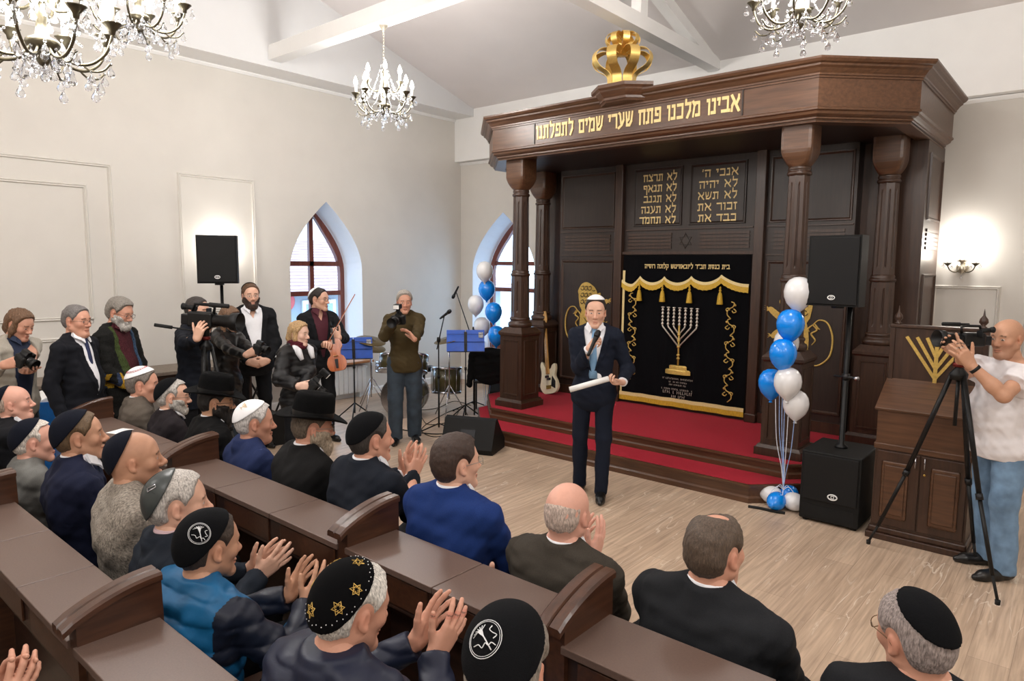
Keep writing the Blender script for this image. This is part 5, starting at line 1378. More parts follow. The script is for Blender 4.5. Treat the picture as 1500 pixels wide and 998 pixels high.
        if v:
            for sd in (1, -1):
                m = MB(); a = [np.array(tp(sd*x/w, y, z)) for x, y, z in ((.010, .070, .556), (.040, .056, .572), (.066, .020, .572), (.080, .040, .528), (.058, .082, .508), (.036, .104, .482))]; o_ = T@np.array([sd*.35, .8, .35])*.006
                m.add([p+o_ for p in a]+[p-o_ for p in a], [(0, 1, 4, 5), (1, 2, 3, 4), (11, 10, 7, 6), (10, 9, 8, 7)]+[(i, (i+1) % 6, 6+(i+1) % 6, 6+i) for i in range(6)]); m.build('collar_wing', sh, so)
    if top.get('cuff'):
        for sd in (1, -1):
            cf = MB(); d = A[sd]; a, b_ = d['E']+(d['W']-d['E'])*.90, d['W']+unit(d['W']-d['E'])*.004; cf.tube([a, (a+b_)/2, b_], [.040*s, .041*s, .039*s], 16); cf.build('shirt_cuff', top['cuff'], root)
    tie = top.get('tie')
    if tie:
        ft = Field(tp(0, .1, .28)-.3, tp(0, .1, .28)+.3, .006); zs = [.525, .50, .44, .36, .28, .20, .10]
        tm = MB()
        def front(z):    # front of the shirt at this height
            best = 0
            fy = {.525: .070, .50: .084, .44: .098, .36: .112, .28: .118, .20: .119, .10: .118+belly}[z]; return fy+.012
        rows = []
        for z, hw in zip(zs, (.020, .017, .020, .026, .031, .036, .038)):
            for x, dy in ((-hw, -.006), (-hw*.5, .003), (0, .006), (hw*.5, .003), (hw, -.006)): rows.append(tp(x/w, front(z)+dy-.006+belly*.6*max(0, .4-z), z))
            for x, dy in ((hw, -.012), (-hw, -.012)): rows.append(tp(x/w, front(z)+dy-.006, z))
        n = 7; tm.add(rows, [(i*n+j, i*n+(j+1) % n, (i+1)*n+(j+1) % n, (i+1)*n+j) for i in range(len(zs)-1) for j in range(n)]+[tuple(range(n)), tuple((len(zs)-1)*n+j for j in range(n))], smooth=True)
        tm.lathe([(.010, .02), (.021, .012), (.019, -.014), (.010, -.022)], c=tp(0, .082, .512), n=12, sy=.6); tm.build('necktie', tie, root)
    # ---- trousers and shoes
    tr = (legs or {}).get('m')
    if tr is not None:
        f = Field(lo_l-[0, 0, 0], np.array([hi_l[0], hi_l[1], Pz+.16]), .0105 if h > .0075 else .0095)
        f.ell(P+[0, 0, -.02*s], [(.160*w+.012)*s, (.122+.012+belly*.5)*s, .15*s], None, .04)
        lw_ = (legs or {}).get('wide', 0)
        for sd in (1, -1):
            H, K, An, toe = G[sd]; f.cone(H, K, (.092+lw_)*s, (.068+lw_)*s, .03); f.cone(K, An-[0, 0, .03], (.068+lw_)*s, (.058+lw_)*s, .02)
        X, Y, Z = f.grids(); f.v = (f.v+ripple(X, Y, Z, 30, .004, (1, 1, .55), sd_)+ripple(X, Y, Z, 70, .0014, (1, 1, .8), sd_+1)).astype(f4)
        f.plane((0, 0, .045), (0, 0, -1)); 
        np_mesh(legs.get('name', 'trousers'), *f.mesh(), tr, root)
        sm_ = legs.get('shoe', SHOE)
        for sd in (1, -1):
            H, K, An, toe = G[sd]; a = math.radians(toe); fw = np.array([math.sin(-a), math.cos(a), 0]); b0 = np.array([An[0], An[1], 0])
            f = Field(b0-[.2, .2, .02], b0+[.2, .33, .15], .006)
            f.cone(b0-fw*.035+[0, 0, .04], b0+fw*.06+[0, 0, .036], .040, .040, .02); f.cone(b0+fw*.06+[0, 0, .034], b0+fw*.15+[0, 0, .030], .044, .040, .02); f.cone(b0+fw*.15+[0, 0, .028], b0+fw*.205+[0, 0, .024], .036, .022, .02); f.cone(b0+[0, 0, .05], b0+[0, 0, .10], .046, .044, .02)
            f.plane((0, 0, 0.002), (0, 0, -1)); f.plane((0, 0, .115), (0, 0, 1)); np_mesh('shoe', *f.mesh(), sm_, root)
    info = dict(root=root, loc=loc, Rz=Rz, tf=tf, tp=tp, A=A, P=P, s=s, yaw=yaw)
    info['w'] = lambda p: loc+Rz@np.array(p, float)
    if extra: extra(info)
    return info
def make_hat(root, tf, s, ht):
    """felt hat with a wide curled brim, a pinched crown and a ribbon"""
    R, c = tf; s = s*1.06; tl = math.radians(ht.get('tilt', 8)); n = 48
    ez = R@np.array([0, -math.sin(tl), math.cos(tl)]); ey = R@np.array([0, math.cos(tl), math.sin(tl)]); ex = R@np.array([1, 0, 0])
    o = c+R@np.array([0, -.008, .050])*s
    def ring(rx, ry, z, wob=0.0, pinch=0.0):
        out = []
        for j in range(n):
            a = 2*PI*j/n; x, y = math.cos(a), math.sin(a)
            zz = z+wob*(abs(x)**2)*.9-wob*.55*(y*y)*(1 if y > 0 else .3)
            out.append(o+ex*rx*x*(1-pinch*max(0, y)**2)*s+ey*ry*y*s+ez*zz*s)
        return out
    B = ht.get('brim', .06)
    rows = [ring(.082, .102, .004), ring(.082+B*.5, .102+B*.5, .006, .012), ring(.082+B, .102+B, .004, .030), ring(.084+B, .104+B, .010, .032), ring(.082+B*.98, .102+B*.98, .013, .030), ring(.082+B*.5, .102+B*.5, .013, .012), ring(.088, .108, .014)]
    b = MB(); vs = [p for r in rows for p in r]; b.add(vs, [(i*n+j, i*n+(j+1) % n, (i+1)*n+(j+1) % n, (i+1)*n+j) for i in range(len(rows)-1) for j in range(n)], smooth=True)
    felt = mat('black_felt', (9, 9, 10), .92, var=.3, scale=60, bump=.25, bscale=260, spec=.12)
    ho = b.build('hat', felt, root)
    rows = [ring(.088, .108, .010), ring(.088, .108, .05), ring(.086, .106, .09, 0, .10), ring(.081, .100, .122, 0, .22), ring(.070, .088, .138, 0, .28), ring(.05, .066, .133, 0, .32), ring(.025, .04, .118, 0, .3), ring(.002, .004, .114)]
    m = MB(); m.add([p for r in rows for p in r], [(i*n+j, i*n+(j+1) % n, (i+1)*n+(j+1) % n, (i+1)*n+j) for i in range(len(rows)-1) for j in range(n)], smooth=True); m.build('hat_crown', felt, ho)
    rows = [ring(.0895, .1095, .012), ring(.0895, .1095, .042)]
    m = MB(); m.add([p for r in rows for p in r], [(j, (j+1) % n, n+(j+1) % n, n+j) for j in range(n)], smooth=True); m.build('hat_ribbon', mat('black_satin', (10, 10, 11), .35), ho)
# ================================================================ BALLOONS
def balloon(m, lab, c, grp, r=.115, tail=.25, tilt=(0, 0)):
    t = thing('balloon', lab, 'balloon', tuple(c), 0, grp); t.rotation_euler = (tilt[0], tilt[1], 0)
    b = MB(); b.lathe([(.0005, r*1.12), (r*.35, r*1.07), (r*.66, r*.9), (r*.9, r*.55), (r, r*.1), (r*.96, -r*.3), (r*.78, -r*.75), (r*.45, -r*1.12), (r*.16, -r*1.36), (.012, -r*1.44)], n=28); b.build('balloon_skin', m, t)
    MB().lathe([(.006, -r*1.42), (.012, -r*1.48), (.018, -r*1.56), (.002, -r*1.53)], n=10).build('knot', m, t)
    return t
GA, GB, GC = 'balloons of the cluster by the far window', 'balloons of the cluster before the front column', 'small balloons weighting the ribbons'
bA = pz(712, 606); TA = bA+np.array([0, 0, .02])
for (x, y, m, lab, dd) in ((710, 397, 'whiteb', 'topmost white balloon of the cluster by the far window', 0), (713, 424, 'blueb', 'topmost blue balloon of the cluster by the far window', .08), (697, 446, 'whiteb', 'middle white balloon of the cluster beside the mic boom', 0), (723, 457, 'blueb', 'middle blue balloon of the window cluster, against the ark pedestal', -.05), (706, 478, 'whiteb', 'lowest white balloon of the window cluster above the blue folder', .12), (727, 491, 'blueb', 'lowest blue balloon of the window cluster above the pedestal', 0)):
    c = py(x, y, bA[1]+dd); balloon(M[m], lab, c, GA, .115)
rb = thing('balloon_ribbons', 'pale blue ribbons hanging from the window balloon cluster', 'ribbon', tuple(TA))
for k, x in enumerate((705, 710, 716, 720)):
    p = py(x, 500, bA[1])-TA; MB().tube(bez([p, p*.5+np.array([.02*(k-1.5), .01, 0]), (.01*(k-1.5), 0, .0)], 6), .004, 5).build('ribbon', M['ribbon'] if k % 2 else M['wribbon'], rb)
bB = pz(1146, 744)
for (x, y, m, lab, dd, r) in ((1170, 429, 'whiteb', 'topmost white balloon before the front column capital', 0, .118), (1158, 475, 'blueb', 'topmost blue balloon under the white one before the column', -.04, .112), (1152, 502, 'whiteb', 'white balloon half hidden behind two blue ones', .18, .105), (1147, 518, 'blueb', 'second blue balloon of the column cluster', -.10, .110), (1130, 561, 'blueb', 'lowest blue balloon beside two white ones', .08, .110), (1154, 560, 'whiteb', 'white balloon overlapping the lowest blue balloon', -.08, .112), (1166, 592, 'whiteb', 'lowest white balloon with its knot and tail hanging', .02, .105)):
    balloon(M[m], lab, py(x, y, bB[1]+dd), GB, r)
rb = thing('balloon_ribbons', 'pale blue ribbons running from the floor balloons up to the column cluster', 'ribbon', (bB[0], bB[1], .16))
o_ = np.array([bB[0], bB[1], .16])
for k, (x, y) in enumerate(((1136, 585), (1142, 560), (1150, 580), (1156, 585), (1164, 612), (1147, 545))):
    p = py(x, y, bB[1])-o_; MB().tube(bez([p, p*np.array([.75, .7, .55]), p*np.array([.25, .3, .25]), (0, 0, 0)], 6), .0035, 5).build('ribbon', M['ribbon'] if k % 3 else M['wribbon'], rb)
for k in range(5):
    a = 2*PI*k/5; MB().tube(bez([(0, 0, 0), (.05*math.cos(a), .05*math.sin(a), .03), (.12*math.cos(a), .12*math.sin(a), -.06), (.10*math.cos(a+.5), .10*math.sin(a+.5), -.12)], 5), .003, 5).build('ribbon_end', M['wribbon'], rb)
for (dx, dy, dz, m, lab) in ((-.10, .02, .085, 'whiteb', 'small white balloon at the step corner on the floor'), (-.02, -.10, .08, 'blueb', 'small blue balloon in front of the ribbon knot on the floor'), (.02, .10, .10, 'blueb', 'small blue balloon behind the ribbon knot on the floor'), (.10, -.02, .082, 'whiteb', 'small white balloon touching the subwoofer on the floor')):
    t = balloon(M[m], lab, bB+np.array([dx, dy, dz]), GC, .078); t.rotation_euler = (math.copysign(1.45, dy)*abs(dy)/.1 if abs(dy) > .05 else 0, math.copysign(1.45, -dx) if abs(dx) > .05 else 0, 0)

# ================================================================ STANDS, MUSIC, DRUMS
def tripod_base(t, z, r, m, hub=.02, n=3, a0=.3):
    for k in range(n):
        a = 2*PI*k/n+a0; MB().tube([(0, 0, z), (r*math.cos(a), r*math.sin(a), .012)], .009, 8).lathe([(.014, 0), (.014, .02)], c=(r*math.cos(a), r*math.sin(a), 0), n=8).build('leg', m, t)
def mic(t, c, d, name='microphone'):
    d = unit(d); x = unit(np.cross(d, (0, 0, 1))); y = np.cross(d, x)
    o = MB().lathe([(.010, -.17), (.013, -.15), (.017, -.03), (.019, -.02), (.019, -.015)], c=c, n=14, frame=(x, y, d)).build(name, M['black'], t)
    MB().lathe([(.019, -.015), (.025, 0), (.026, .02), (.020, .042), (.002, .052)], c=c, n=14, frame=(x, y, d)).build('mic_grille', M['dsteel'], o); return o
def mic_stand(lab, base, pole_top, boom0, boom1, md):
    t = thing('microphone_stand', lab, 'microphone stand', tuple(base)); b = np.array(base)
    tripod_base(t, .10, .34, M['black']); q = [np.array(p)-b for p in (pole_top, boom0, boom1)]
    MB().tube([(0, 0, .05), (0, 0, q[0][2]*.6)], .011).tube([(0, 0, q[0][2]*.6), (0, 0, q[0][2])], .008).lathe([(.018, q[0][2]*.58), (.018, q[0][2]*.62)], n=10).build('pole', M['black'], t)
    MB().tube([q[1], q[2]], .007).build('boom', M['black'], t)
    MB().lathe([(.02, -.03), (.024, 0), (.02, .03)], c=tuple(q[0]), n=10).build('clutch', M['black'], t)
    o = mic(t, q[2]+unit(md)*.08, md); return t
b1 = pz(643, 632); Y1 = b1[1]
mic_stand('microphone on a black boom stand beside the man photographing in brown', (b1[0], b1[1], 0), (b1[0], b1[1], py(643, 498, Y1)[2]), py(640, 512, Y1), py(651, 462, Y1), py(659, 451, Y1)-py(646, 461, Y1))
b2 = pz(694, 598); Y2 = b2[1]
mic_stand('tall boom microphone stand leaning over the blue folder before the window balloons', (b2[0], b2[1], 0), (b2[0], b2[1], py(694, 482, Y2)[2]), py(690, 492, Y2), py(668, 427, Y2), py(660, 443, Y2)-py(668, 427, Y2))
def music_stand(lab, base, cz, rz, tilt=-.35):
    t = thing('music_stand', lab, 'music stand', tuple(base), rz)
    tripod_base(t, .22, .26, M['black']); MB().tube([(0, 0, .08), (0, 0, .7)], .010).tube([(0, 0, .7), (0, 0, cz-.02)], .007).lathe([(.016, .68), (.016, .72)], n=10).build('pole', M['black'], t)
    d = MB()
    for s in (-1, 1):
        for k in range(3): d.box(s*.01, s*.24, .02, .025, cz-.1+.1*k, cz-.095+.1*k)
    d.box(-.24, .24, -.04, .02, cz-.125, cz-.118); d.build('wire_desk', M['black'], t)
    f = thing('music_folder', lab.replace('black music stand', 'blue plastic folder open on the music stand'), 'folder', tuple(base), rz)
    for s in (-1, 1):
        c = MB(); a = unit((s*.985, .0, .17*s*0+.0)); v = unit((0, math.sin(.30), math.cos(.30))); n_ = unit(np.cross(a, v)); c.obox((s*.125, .012+.03, cz+.015), a, v, n_, .122, .145, .003, 0, .002); c.build('cover', M['folder'], f)
    MB().obox((.20, .05, cz+.09), (1, 0, 0), unit((0, math.sin(.3), math.cos(.3))), unit((0, -math.cos(.3), math.sin(.3))), .03, .035, .0045).build('sticker', mat('grey_sticker', (170, 172, 176), .5, var=.4, scale=60), f)
    MB().obox((-.0, .03, cz), (1, 0, 0), unit((0, math.sin(.3), math.cos(.3))), unit((0, -math.cos(.3), math.sin(.3))), .02, .135, .004).build('spine', M['dsteel'], f)
    return t
m1 = pz(520, 614); music_stand('black music stand in front of the violinist', (m1[0], m1[1], 0), py(522, 513, m1[1])[2], math.radians(58))
m2 = pz(682, 617); music_stand('black music stand before the lower window balloons', (m2[0], m2[1], 0), py(686, 502, m2[1])[2], math.radians(46))

dk = pz(590, 611)
dr = thing('drum_kit', 'drum kit with olive shells and bronze cymbals behind the man in brown', 'drum kit', (dk[0]-.06, dk[1]+.10, 0), math.radians(34))
def drum(t, c, d, r, dep, shell, name):
    d = unit(d); x = unit(np.cross(d, (0.01, 0.02, 1))); y = np.cross(d, x)
    o = MB().lathe([(r, -dep/2), (r, dep/2)], c=c, n=32, frame=(x, y, d)).build(name, shell, t)
    for s in (-1, 1):
        MB().lathe([(r+.004, s*dep/2-.02), (r+.012, s*dep/2-.02), (r+.012, s*dep/2+.012), (r+.002, s*dep/2+.012)], c=c, n=32, frame=(x, y, d)).build('hoop', M['steel'], o)
        MB().lathe([(.001, s*(dep/2+.004)), (r, s*(dep/2+.004))], c=c, n=32, frame=(x, y, d)).build('drumhead', mat('dark_drumhead', (16, 16, 18), .65, spec=.2) if name == 'bass_drum' else mat('white_drumhead', (214, 214, 210), .5), o)
    l = MB()
    for k in range(8):
        a = 2*PI*k/8; q = np.array(c)+(x*math.cos(a)+y*math.sin(a))*(r+.012); l.tube([q-d*dep*.45, q+d*dep*.45], .006, 6)
    l.build('lug', M['steel'], o); return o
drum(dr, (0, 0, .285), (0, -1, 0), .275, .38, M['drum'], 'bass_drum')
drum(dr, (-.20, -.02, .72), (0, .35, 1), .14, .20, M['drum'], 'tom'); drum(dr, (.16, -.02, .72), (0, .35, 1), .15, .22, M['drum'], 'tom')
drum(dr, (.50, .34, .45), (0, .1, 1), .20, .34, M['drum'], 'floor_tom'); drum(dr, (-.36, .42, .60), (0, .1, 1), .17, .13, M['steel'], 'snare_drum')
for x, y, z in ((-.46, -.06, 1.02), (.62, -.05, 1.06), (-.62, .45, .86)):
    o = MB().tube([(x, y, .25), (x, y, z+.05)], .011).build('cymbal_stand', M['steel'], dr)
    for k in range(3):
        a = 2*PI*k/3+.5; MB().tube([(x, y, .45), (x+.26*math.cos(a), y+.26*math.sin(a), .012)], .008).build('stand_leg', M['steel'], o)
    tl = .22*(1 if x < 0 else -1); ez = unit((math.sin(tl), -.15, math.cos(tl))); ex = unit(np.cross((0, 1, 0), ez)); ey = np.cross(ez, ex)
    MB().lathe([(.21, 0), (.20, .006), (.10, .016), (.04, .022), (.03, .04), (.006, .045)], c=(x, y, z), n=32, frame=(ex, ey, ez)).build('cymbal', M['cymbal'], o)
MB().lathe([(.02, .0), (.02, .48), (.15, .485), (.16, .52), (.15, .55), (.02, .555)], c=(.05, .85, 0), n=20).build('drum_stool', M['black'], dr)
# chair with a black jacket
cp = pz(690, 606); cb = thing('chair', 'chair with a black jacket over its back near the ark pedestal', 'chair', (cp[0]+.12, cp[1]+.25, 0), math.radians(-140))
for x in (-.2, .2):
    for y in (-.2, .2): MB().tube([(x, y, 0), (x, y, .45 if y < 0 else .9)], .012).build('leg', M['dsteel'], cb)
MB().bevbox(-.22, .22, -.22, .22, .44, .48, .015).build('seat', M['black'], cb); MB().bevbox(-.21, .21, .19, .22, .62, .9, .01).build('backrest', M['black'], cb)
fj = Field((-.32, .1, .3), (.32, .34, 1.0), .012); fj.cone((-.20, .21, .87), (.20, .21, .87), .05, .05, .03); fj.ell((0, .22, .68), (.25, .05, .26), None, .03); fj.cone((-.23, .22, .84), (-.27, .22, .45), .05, .04, .02); fj.cone((.23, .22, .84), (.27, .22, .42), .05, .04, .02)
X, Y, Z = fj.grids(); fj.v = (fj.v+ripple(X, Y, Z, 40, .006)).astype(f4)
jo = np_mesh('hung_jacket', *fj.mesh(), cloth('jet', (14, 14, 15)), None); jo.location = cb.location; jo.rotation_euler = cb.rotation_euler; tag(jo, 'black jacket hung over the back of the chair by the drums', 'jacket')
# dark amplifier and cloth-covered box beside the pedestal
ab = thing('guitar_amplifier', 'black slanted amplifier cabinet beside the far pedestal of the ark', 'amplifier', (AX-2.84, 7.66, 0), math.radians(20))
MB().prism([(0, 0), (.42, 0), (.36, .72), (.16, .80), (.0, .10)], (-.28, -.1, 0), (0, 1, 0), (0, 0, 1), (1, 0, 0), 0, .56).build('cabinet', M['cab'], ab)
m = MB(); m.obox((0, -.025, .46), (1, 0, 0), unit((0, .16, .70)), unit((0, -.70, .16)), .25, .31, .006, 0, .004); m.build('grille', M['grille'], ab)
MB().tube([(-.1, .1, .76), (-.1, .1, .80), (.1, .1, .80), (.1, .1, .76)], .009).build('handle', M['steel'], ab)

# bass guitar leaning in the corner of the stage
gp_ = pz(806, 578, .303); top_ = py(799, 458, gp_[1]+.22)
gt = thing('bass_guitar', 'cream electric bass guitar leaning against the far rear column', 'guitar', tuple(gp_)); gz = unit(top_-gp_); gx = unit(np.cross((0, 1, 0), gz)); gx = unit(gx*.86+unit(np.cross(gz, gx))*.5*0); gy = np.cross(gz, gx)
LG = float(np.linalg.norm(top_-gp_)); k_ = LG/1.15
out = bez([(0, .0), (.10, .01), (.155, .08), (.14, .17), (.11, .24), (.13, .33), (.125, .40), (.075, .385), (.045, .34), (-.02, .335), (-.07, .40), (-.10, .45), (-.13, .40), (-.115, .30), (-.13, .2), (-.15, .10), (-.09, .01), (0, 0)], 5)[:-1]
MB().prism([(a*k_, b*k_) for a, b in out], (0, 0, .01), gx, gz, gy, -.02, .022).build('guitar_body', M['guitar'], gt)
fv = lambda u, h_, d: tuple(gx*u*k_+gz*h_*k_+gy*d+np.array([0, 0, .01]))
m = MB(); m.prism([(-.026*k_, .27*k_), (.026*k_, .27*k_), (.020*k_, .97*k_), (-.020*k_, .97*k_)], (0, 0, .01), gx, gz, gy, -.040, -.018); nk = m.build('neck', M['maple'], gt)
m = MB(); m.prism([(-.022*k_, .97*k_), (.022*k_, .97*k_), (.045*k_, 1.03*k_), (.03*k_, 1.15*k_), (-.02*k_, 1.15*k_), (-.035*k_, 1.08*k_)], (0, 0, .01), gx, gz, gy, -.036, -.020); hd = m.build('headstock', M['maple'], gt)
for k in range(4): MB().tube([fv(-.03, 1.0+.038*k, -.028), fv(-.062, 1.005+.038*k, -.028)], .006).lathe([(.001, -.004), (.013, 0), (.001, .004)], c=fv(-.066, 1.005+.038*k, -.028), n=8).build('tuning_peg', M['steel'], hd)
m = MB()
for k in range(4): u = -.015+.010*k; m.tube([fv(u, .08, -.046), fv(u*.9, 1.0+.03*k, -.044)], .0012, 4)
m.build('string', M['steel'], gt)
for h_, u in ((.20, .01), (.235, -.02)): m = MB(); a = np.array(fv(u, h_, -.026)); m.obox(a, gx, gz, gy, .03*k_, .016*k_, .008, 0, .003); m.build('pickup', M['black'], gt)
m = MB(); m.obox(np.array(fv(0, .09, -.026)), gx, gz, gy, .04*k_, .025*k_, .006, 0, .003); m.build('bridge', M['brass'], gt)
m = MB(); m.prism([(.04*k_, .10*k_), (.11*k_, .06*k_), (.12*k_, .16*k_), (.07*k_, .24*k_)], (0, 0, .01), gx, gz, gy, -.024, -.0205)
for a, b in ((.09, .09), (.10, .125), (.095, .16)): m.lathe([(.010, -.012), (.012, 0)], c=fv(a, b, -.026), n=10, frame=(gx, gz, -gy))
m.build('control_knob', M['dsteel'], gt)

# floor cables
def cable(lab, pts, r=.006, m='rubber'):
    P_ = [pz(x, y, r) for x, y in pts]; b = P_[0]; o = MB().tube(bez([p-b for p in P_], 8), r, 6).build('cable', M[m], None, tuple(b)); tag(o, lab, 'cable'); return o
cable('thin black cable looping in front of the microphone stand base', [(617, 611), (628, 622), (660, 617), (672, 600), (652, 606), (618, 628), (640, 640), (690, 625)], .005)
cable('black cable along the floor behind the man in brown', [(560, 625), (585, 629), (640, 636), (700, 628), (722, 610)], .007)
cable('black cable between the stage corner and the floor balloons', [(1096, 742), (1115, 745), (1132, 749), (1150, 752)], .012)
cable('black cable loop under the keyboard near the blonde photographer', [(398, 590), (412, 586), (418, 596), (404, 606), (400, 622), (425, 628), (470, 622)], .006)
cable('black cable on the pale floor under the drum kit', [(590, 590), (610, 600), (640, 598), (665, 588), (690, 594)], .005)

# keyboard on its stand behind the bearded man
kb = px(396, 522, -8.33); kt = thing('keyboard', 'black electric keyboard on a stand under the window wall', 'keyboard', (kb[0], kb[1], 0), math.radians(90))
zk = kb[2]
MB().bevbox(-.42, .42, -.14, .16, zk-.07, zk, .01).build('keyboard_case', M['black'], kt)
m = MB()
for i in range(28): m.box(-.40+.0286*i, -.40+.0286*i+.026, -.13, .02, zk-.0, zk+.012)
m.build('white_key', M['paper'], kt)
m = MB()
for s in (-.22, .22): m.tube([(s-.18, 0, .02), (s+.18, 0, zk-.08)], .014).tube([(s+.18, .02, .02), (s-.18, .02, zk-.08)], .014)
m.build('stand_frame', M['black'], kt)
# blue bin and grey bench at the far end
bn = thing('plastic_bin', 'blue plastic bin with white paper behind the man in the navy tie', 'bin', tuple(pd(63, 640, 6.2)[:2])+(0,), .3)
zb = pd(63, 588, 6.2)[2]
MB().lathe([(.15, 0), (.19, zb), (.20, zb), (.20, zb+.02), (.18, zb+.02), (.16, zb-.3)], n=4, smooth=False).build('bin_body', M['bin'], bn)
MB().obox((0, 0, zb+.03), (1, 0, 0), (0, .9, .3), (0, -.3, .9), .11, .10, .03, 0, .01).build('crumpled_paper', M['paper'], bn)
wb = pd(30, 565, 6.6); wt = thing('side_table', 'low grey wooden table along the window wall behind the standing men', 'table', (-8.1, 3.0, 0))
MB().bevbox(-.30, .30, -1.2, 1.3, .80, .84, .006).build('table_top', M['tableg'], wt)
for x in (-.26, .26):
    for y in (-1.1, 1.2): MB().bevbox(x-.025, x+.025, y-.025, y+.025, 0, .80, .004).build('leg', M['pew'], wt)
MB().box(-.27, .27, -1.12, 1.22, .68, .80).build('apron', M['pew'], wt)

# ================================================================ CAMERAS
def frame_of(f, up=(0, 0, 1)):
    f = unit(f); r = unit(np.cross(f, up)); u = np.cross(r, f); return r, f, u
def put(o, c, f, up=(0, 0, 1)):
    r, f, u = frame_of(f, up); o.matrix_world = Matrix(((r[0], f[0], u[0], c[0]), (r[1], f[1], u[1], c[1]), (r[2], f[2], u[2], c[2]), (0, 0, 0, 1)))
def dslr(lab, c, f, lens=.10, lr=.036, flash=False, up=(0, 0, 1)):
    t = thing('camera', lab, 'camera'); put(t, c, f, up)
    MB().bevbox(-.072, .072, -.035, .03, -.055, .045, .012).build('camera_body', M['black'], t)
    MB().bevbox(.042, .078, -.03, .052, -.055, .04, .014).build('grip', M['rubber'], t)
    MB().add([(x, y, z) for x, y, z in ((-.034, -.03, .04), (.034, -.03, .04), (.034, .028, .04), (-.034, .028, .04), (-.020, -.03, .075), (.020, -.03, .075), (.018, .025, .068), (-.018, .025, .068))], [(0, 1, 2, 3), (4, 5, 6, 7), (0, 1, 5, 4), (1, 2, 6, 5), (2, 3, 7, 6), (3, 0, 4, 7)]).build('viewfinder_hump', M['black'], t)
    o = MB().lathe([(lr*.9, .025), (lr, .035), (lr, lens*.5), (lr*1.04, lens*.52), (lr*1.04, lens*.8), (lr, lens*.82), (lr*1.15, lens), (lr*1.25, lens+.03), (lr*1.18, lens+.03), (lr*.95, lens)], n=24, frame=((1, 0, 0), (0, 0, 1), (0, 1, 0))).build('lens', M['black'], t)
    MB().lathe([(.0005, lens*.9), (lr*.9, lens*.88)], n=20, frame=((1, 0, 0), (0, 0, 1), (0, 1, 0))).build('front_glass', M['glass_lens'], o)
    MB().lathe([(lr*1.05, lens*.6), (lr*1.07, lens*.6), (lr*1.07, lens*.62), (lr*1.05, lens*.62)], n=24, frame=((1, 0, 0), (0, 0, 1), (0, 1, 0))).build('silver_ring', M['steel'], o)
    MB().bevbox(-.04, .04, -.038, -.034, -.035, .025, .002).build('screen', M['glass_lens'], t)
    if flash:
        o = MB().bevbox(-.018, .018, -.02, .02, .075, .12, .005).build('flash_foot', M['black'], t); MB().bevbox(-.037, .037, -.03, .055, .115, .165, .008).build('flash_head', M['black'], o); MB().bevbox(-.032, .032, .052, .058, .12, .16, .002).build('flash_window', M['paper'], o)
    return t
def camcorder(lab, c, f, k=1.0):
    t = thing('video_camera', lab, 'video camera'); put(t, c, f)
    fr_ = ((1, 0, 0), (0, 0, 1), (0, 1, 0))
    MB().bevbox(-.06*k, .06*k, -.15*k, .10*k, -.075*k, .07*k, .015).build('camera_body', M['black'], t)
    o = MB().lathe([(.05*k, .09*k), (.055*k, .11*k), (.055*k, .19*k), (.062*k, .20*k), (.062*k, .26*k), (.085*k, .28*k), (.092*k, .36*k), (.086*k, .36*k), (.06*k, .27*k)], n=24, frame=fr_).build('lens', M['black'], t)
    MB().lathe([(.0005, .272*k), (.06*k, .268*k)], n=20, frame=fr_).build('front_glass', M['glass_lens'], o)
    MB().tube([(0, .09*k, .06*k), (0, .10*k, .125*k), (0, .04*k, .14*k), (0, -.10*k, .14*k), (0, -.13*k, .06*k)], .014*k, 10).build('top_handle', M['black'], t)
    MB().lathe([(.002, .26*k), (.02*k, .25*k), (.022*k, .06*k), (.014*k, .05*k), (.014*k, -.04*k)], c=(.055*k, .02*k, .15*k), n=14, frame=fr_).build('shotgun_microphone', M['rubber'], t)
    MB().tube([(-.02*k, -.10*k, .09*k), (-.02*k, -.20*k, .105*k)], .022*k, 12).lathe([(.022*k, -.20*k), (.03*k, -.215*k), (.034*k, -.24*k), (.02*k, -.235*k)], c=(-.02*k, 0, .105*k), n=14, frame=fr_).build('eyepiece', M['rubber'], t)
    MB().bevbox(-.15*k, -.065*k, -.03*k, -.02*k, .03*k, .10*k, .004).build('flip_screen', M['black'], t)
    MB().bevbox(-.045*k, .045*k, -.22*k, -.148*k, -.06*k, .04*k, .008).build('battery', M['dsteel'], t)
    return t
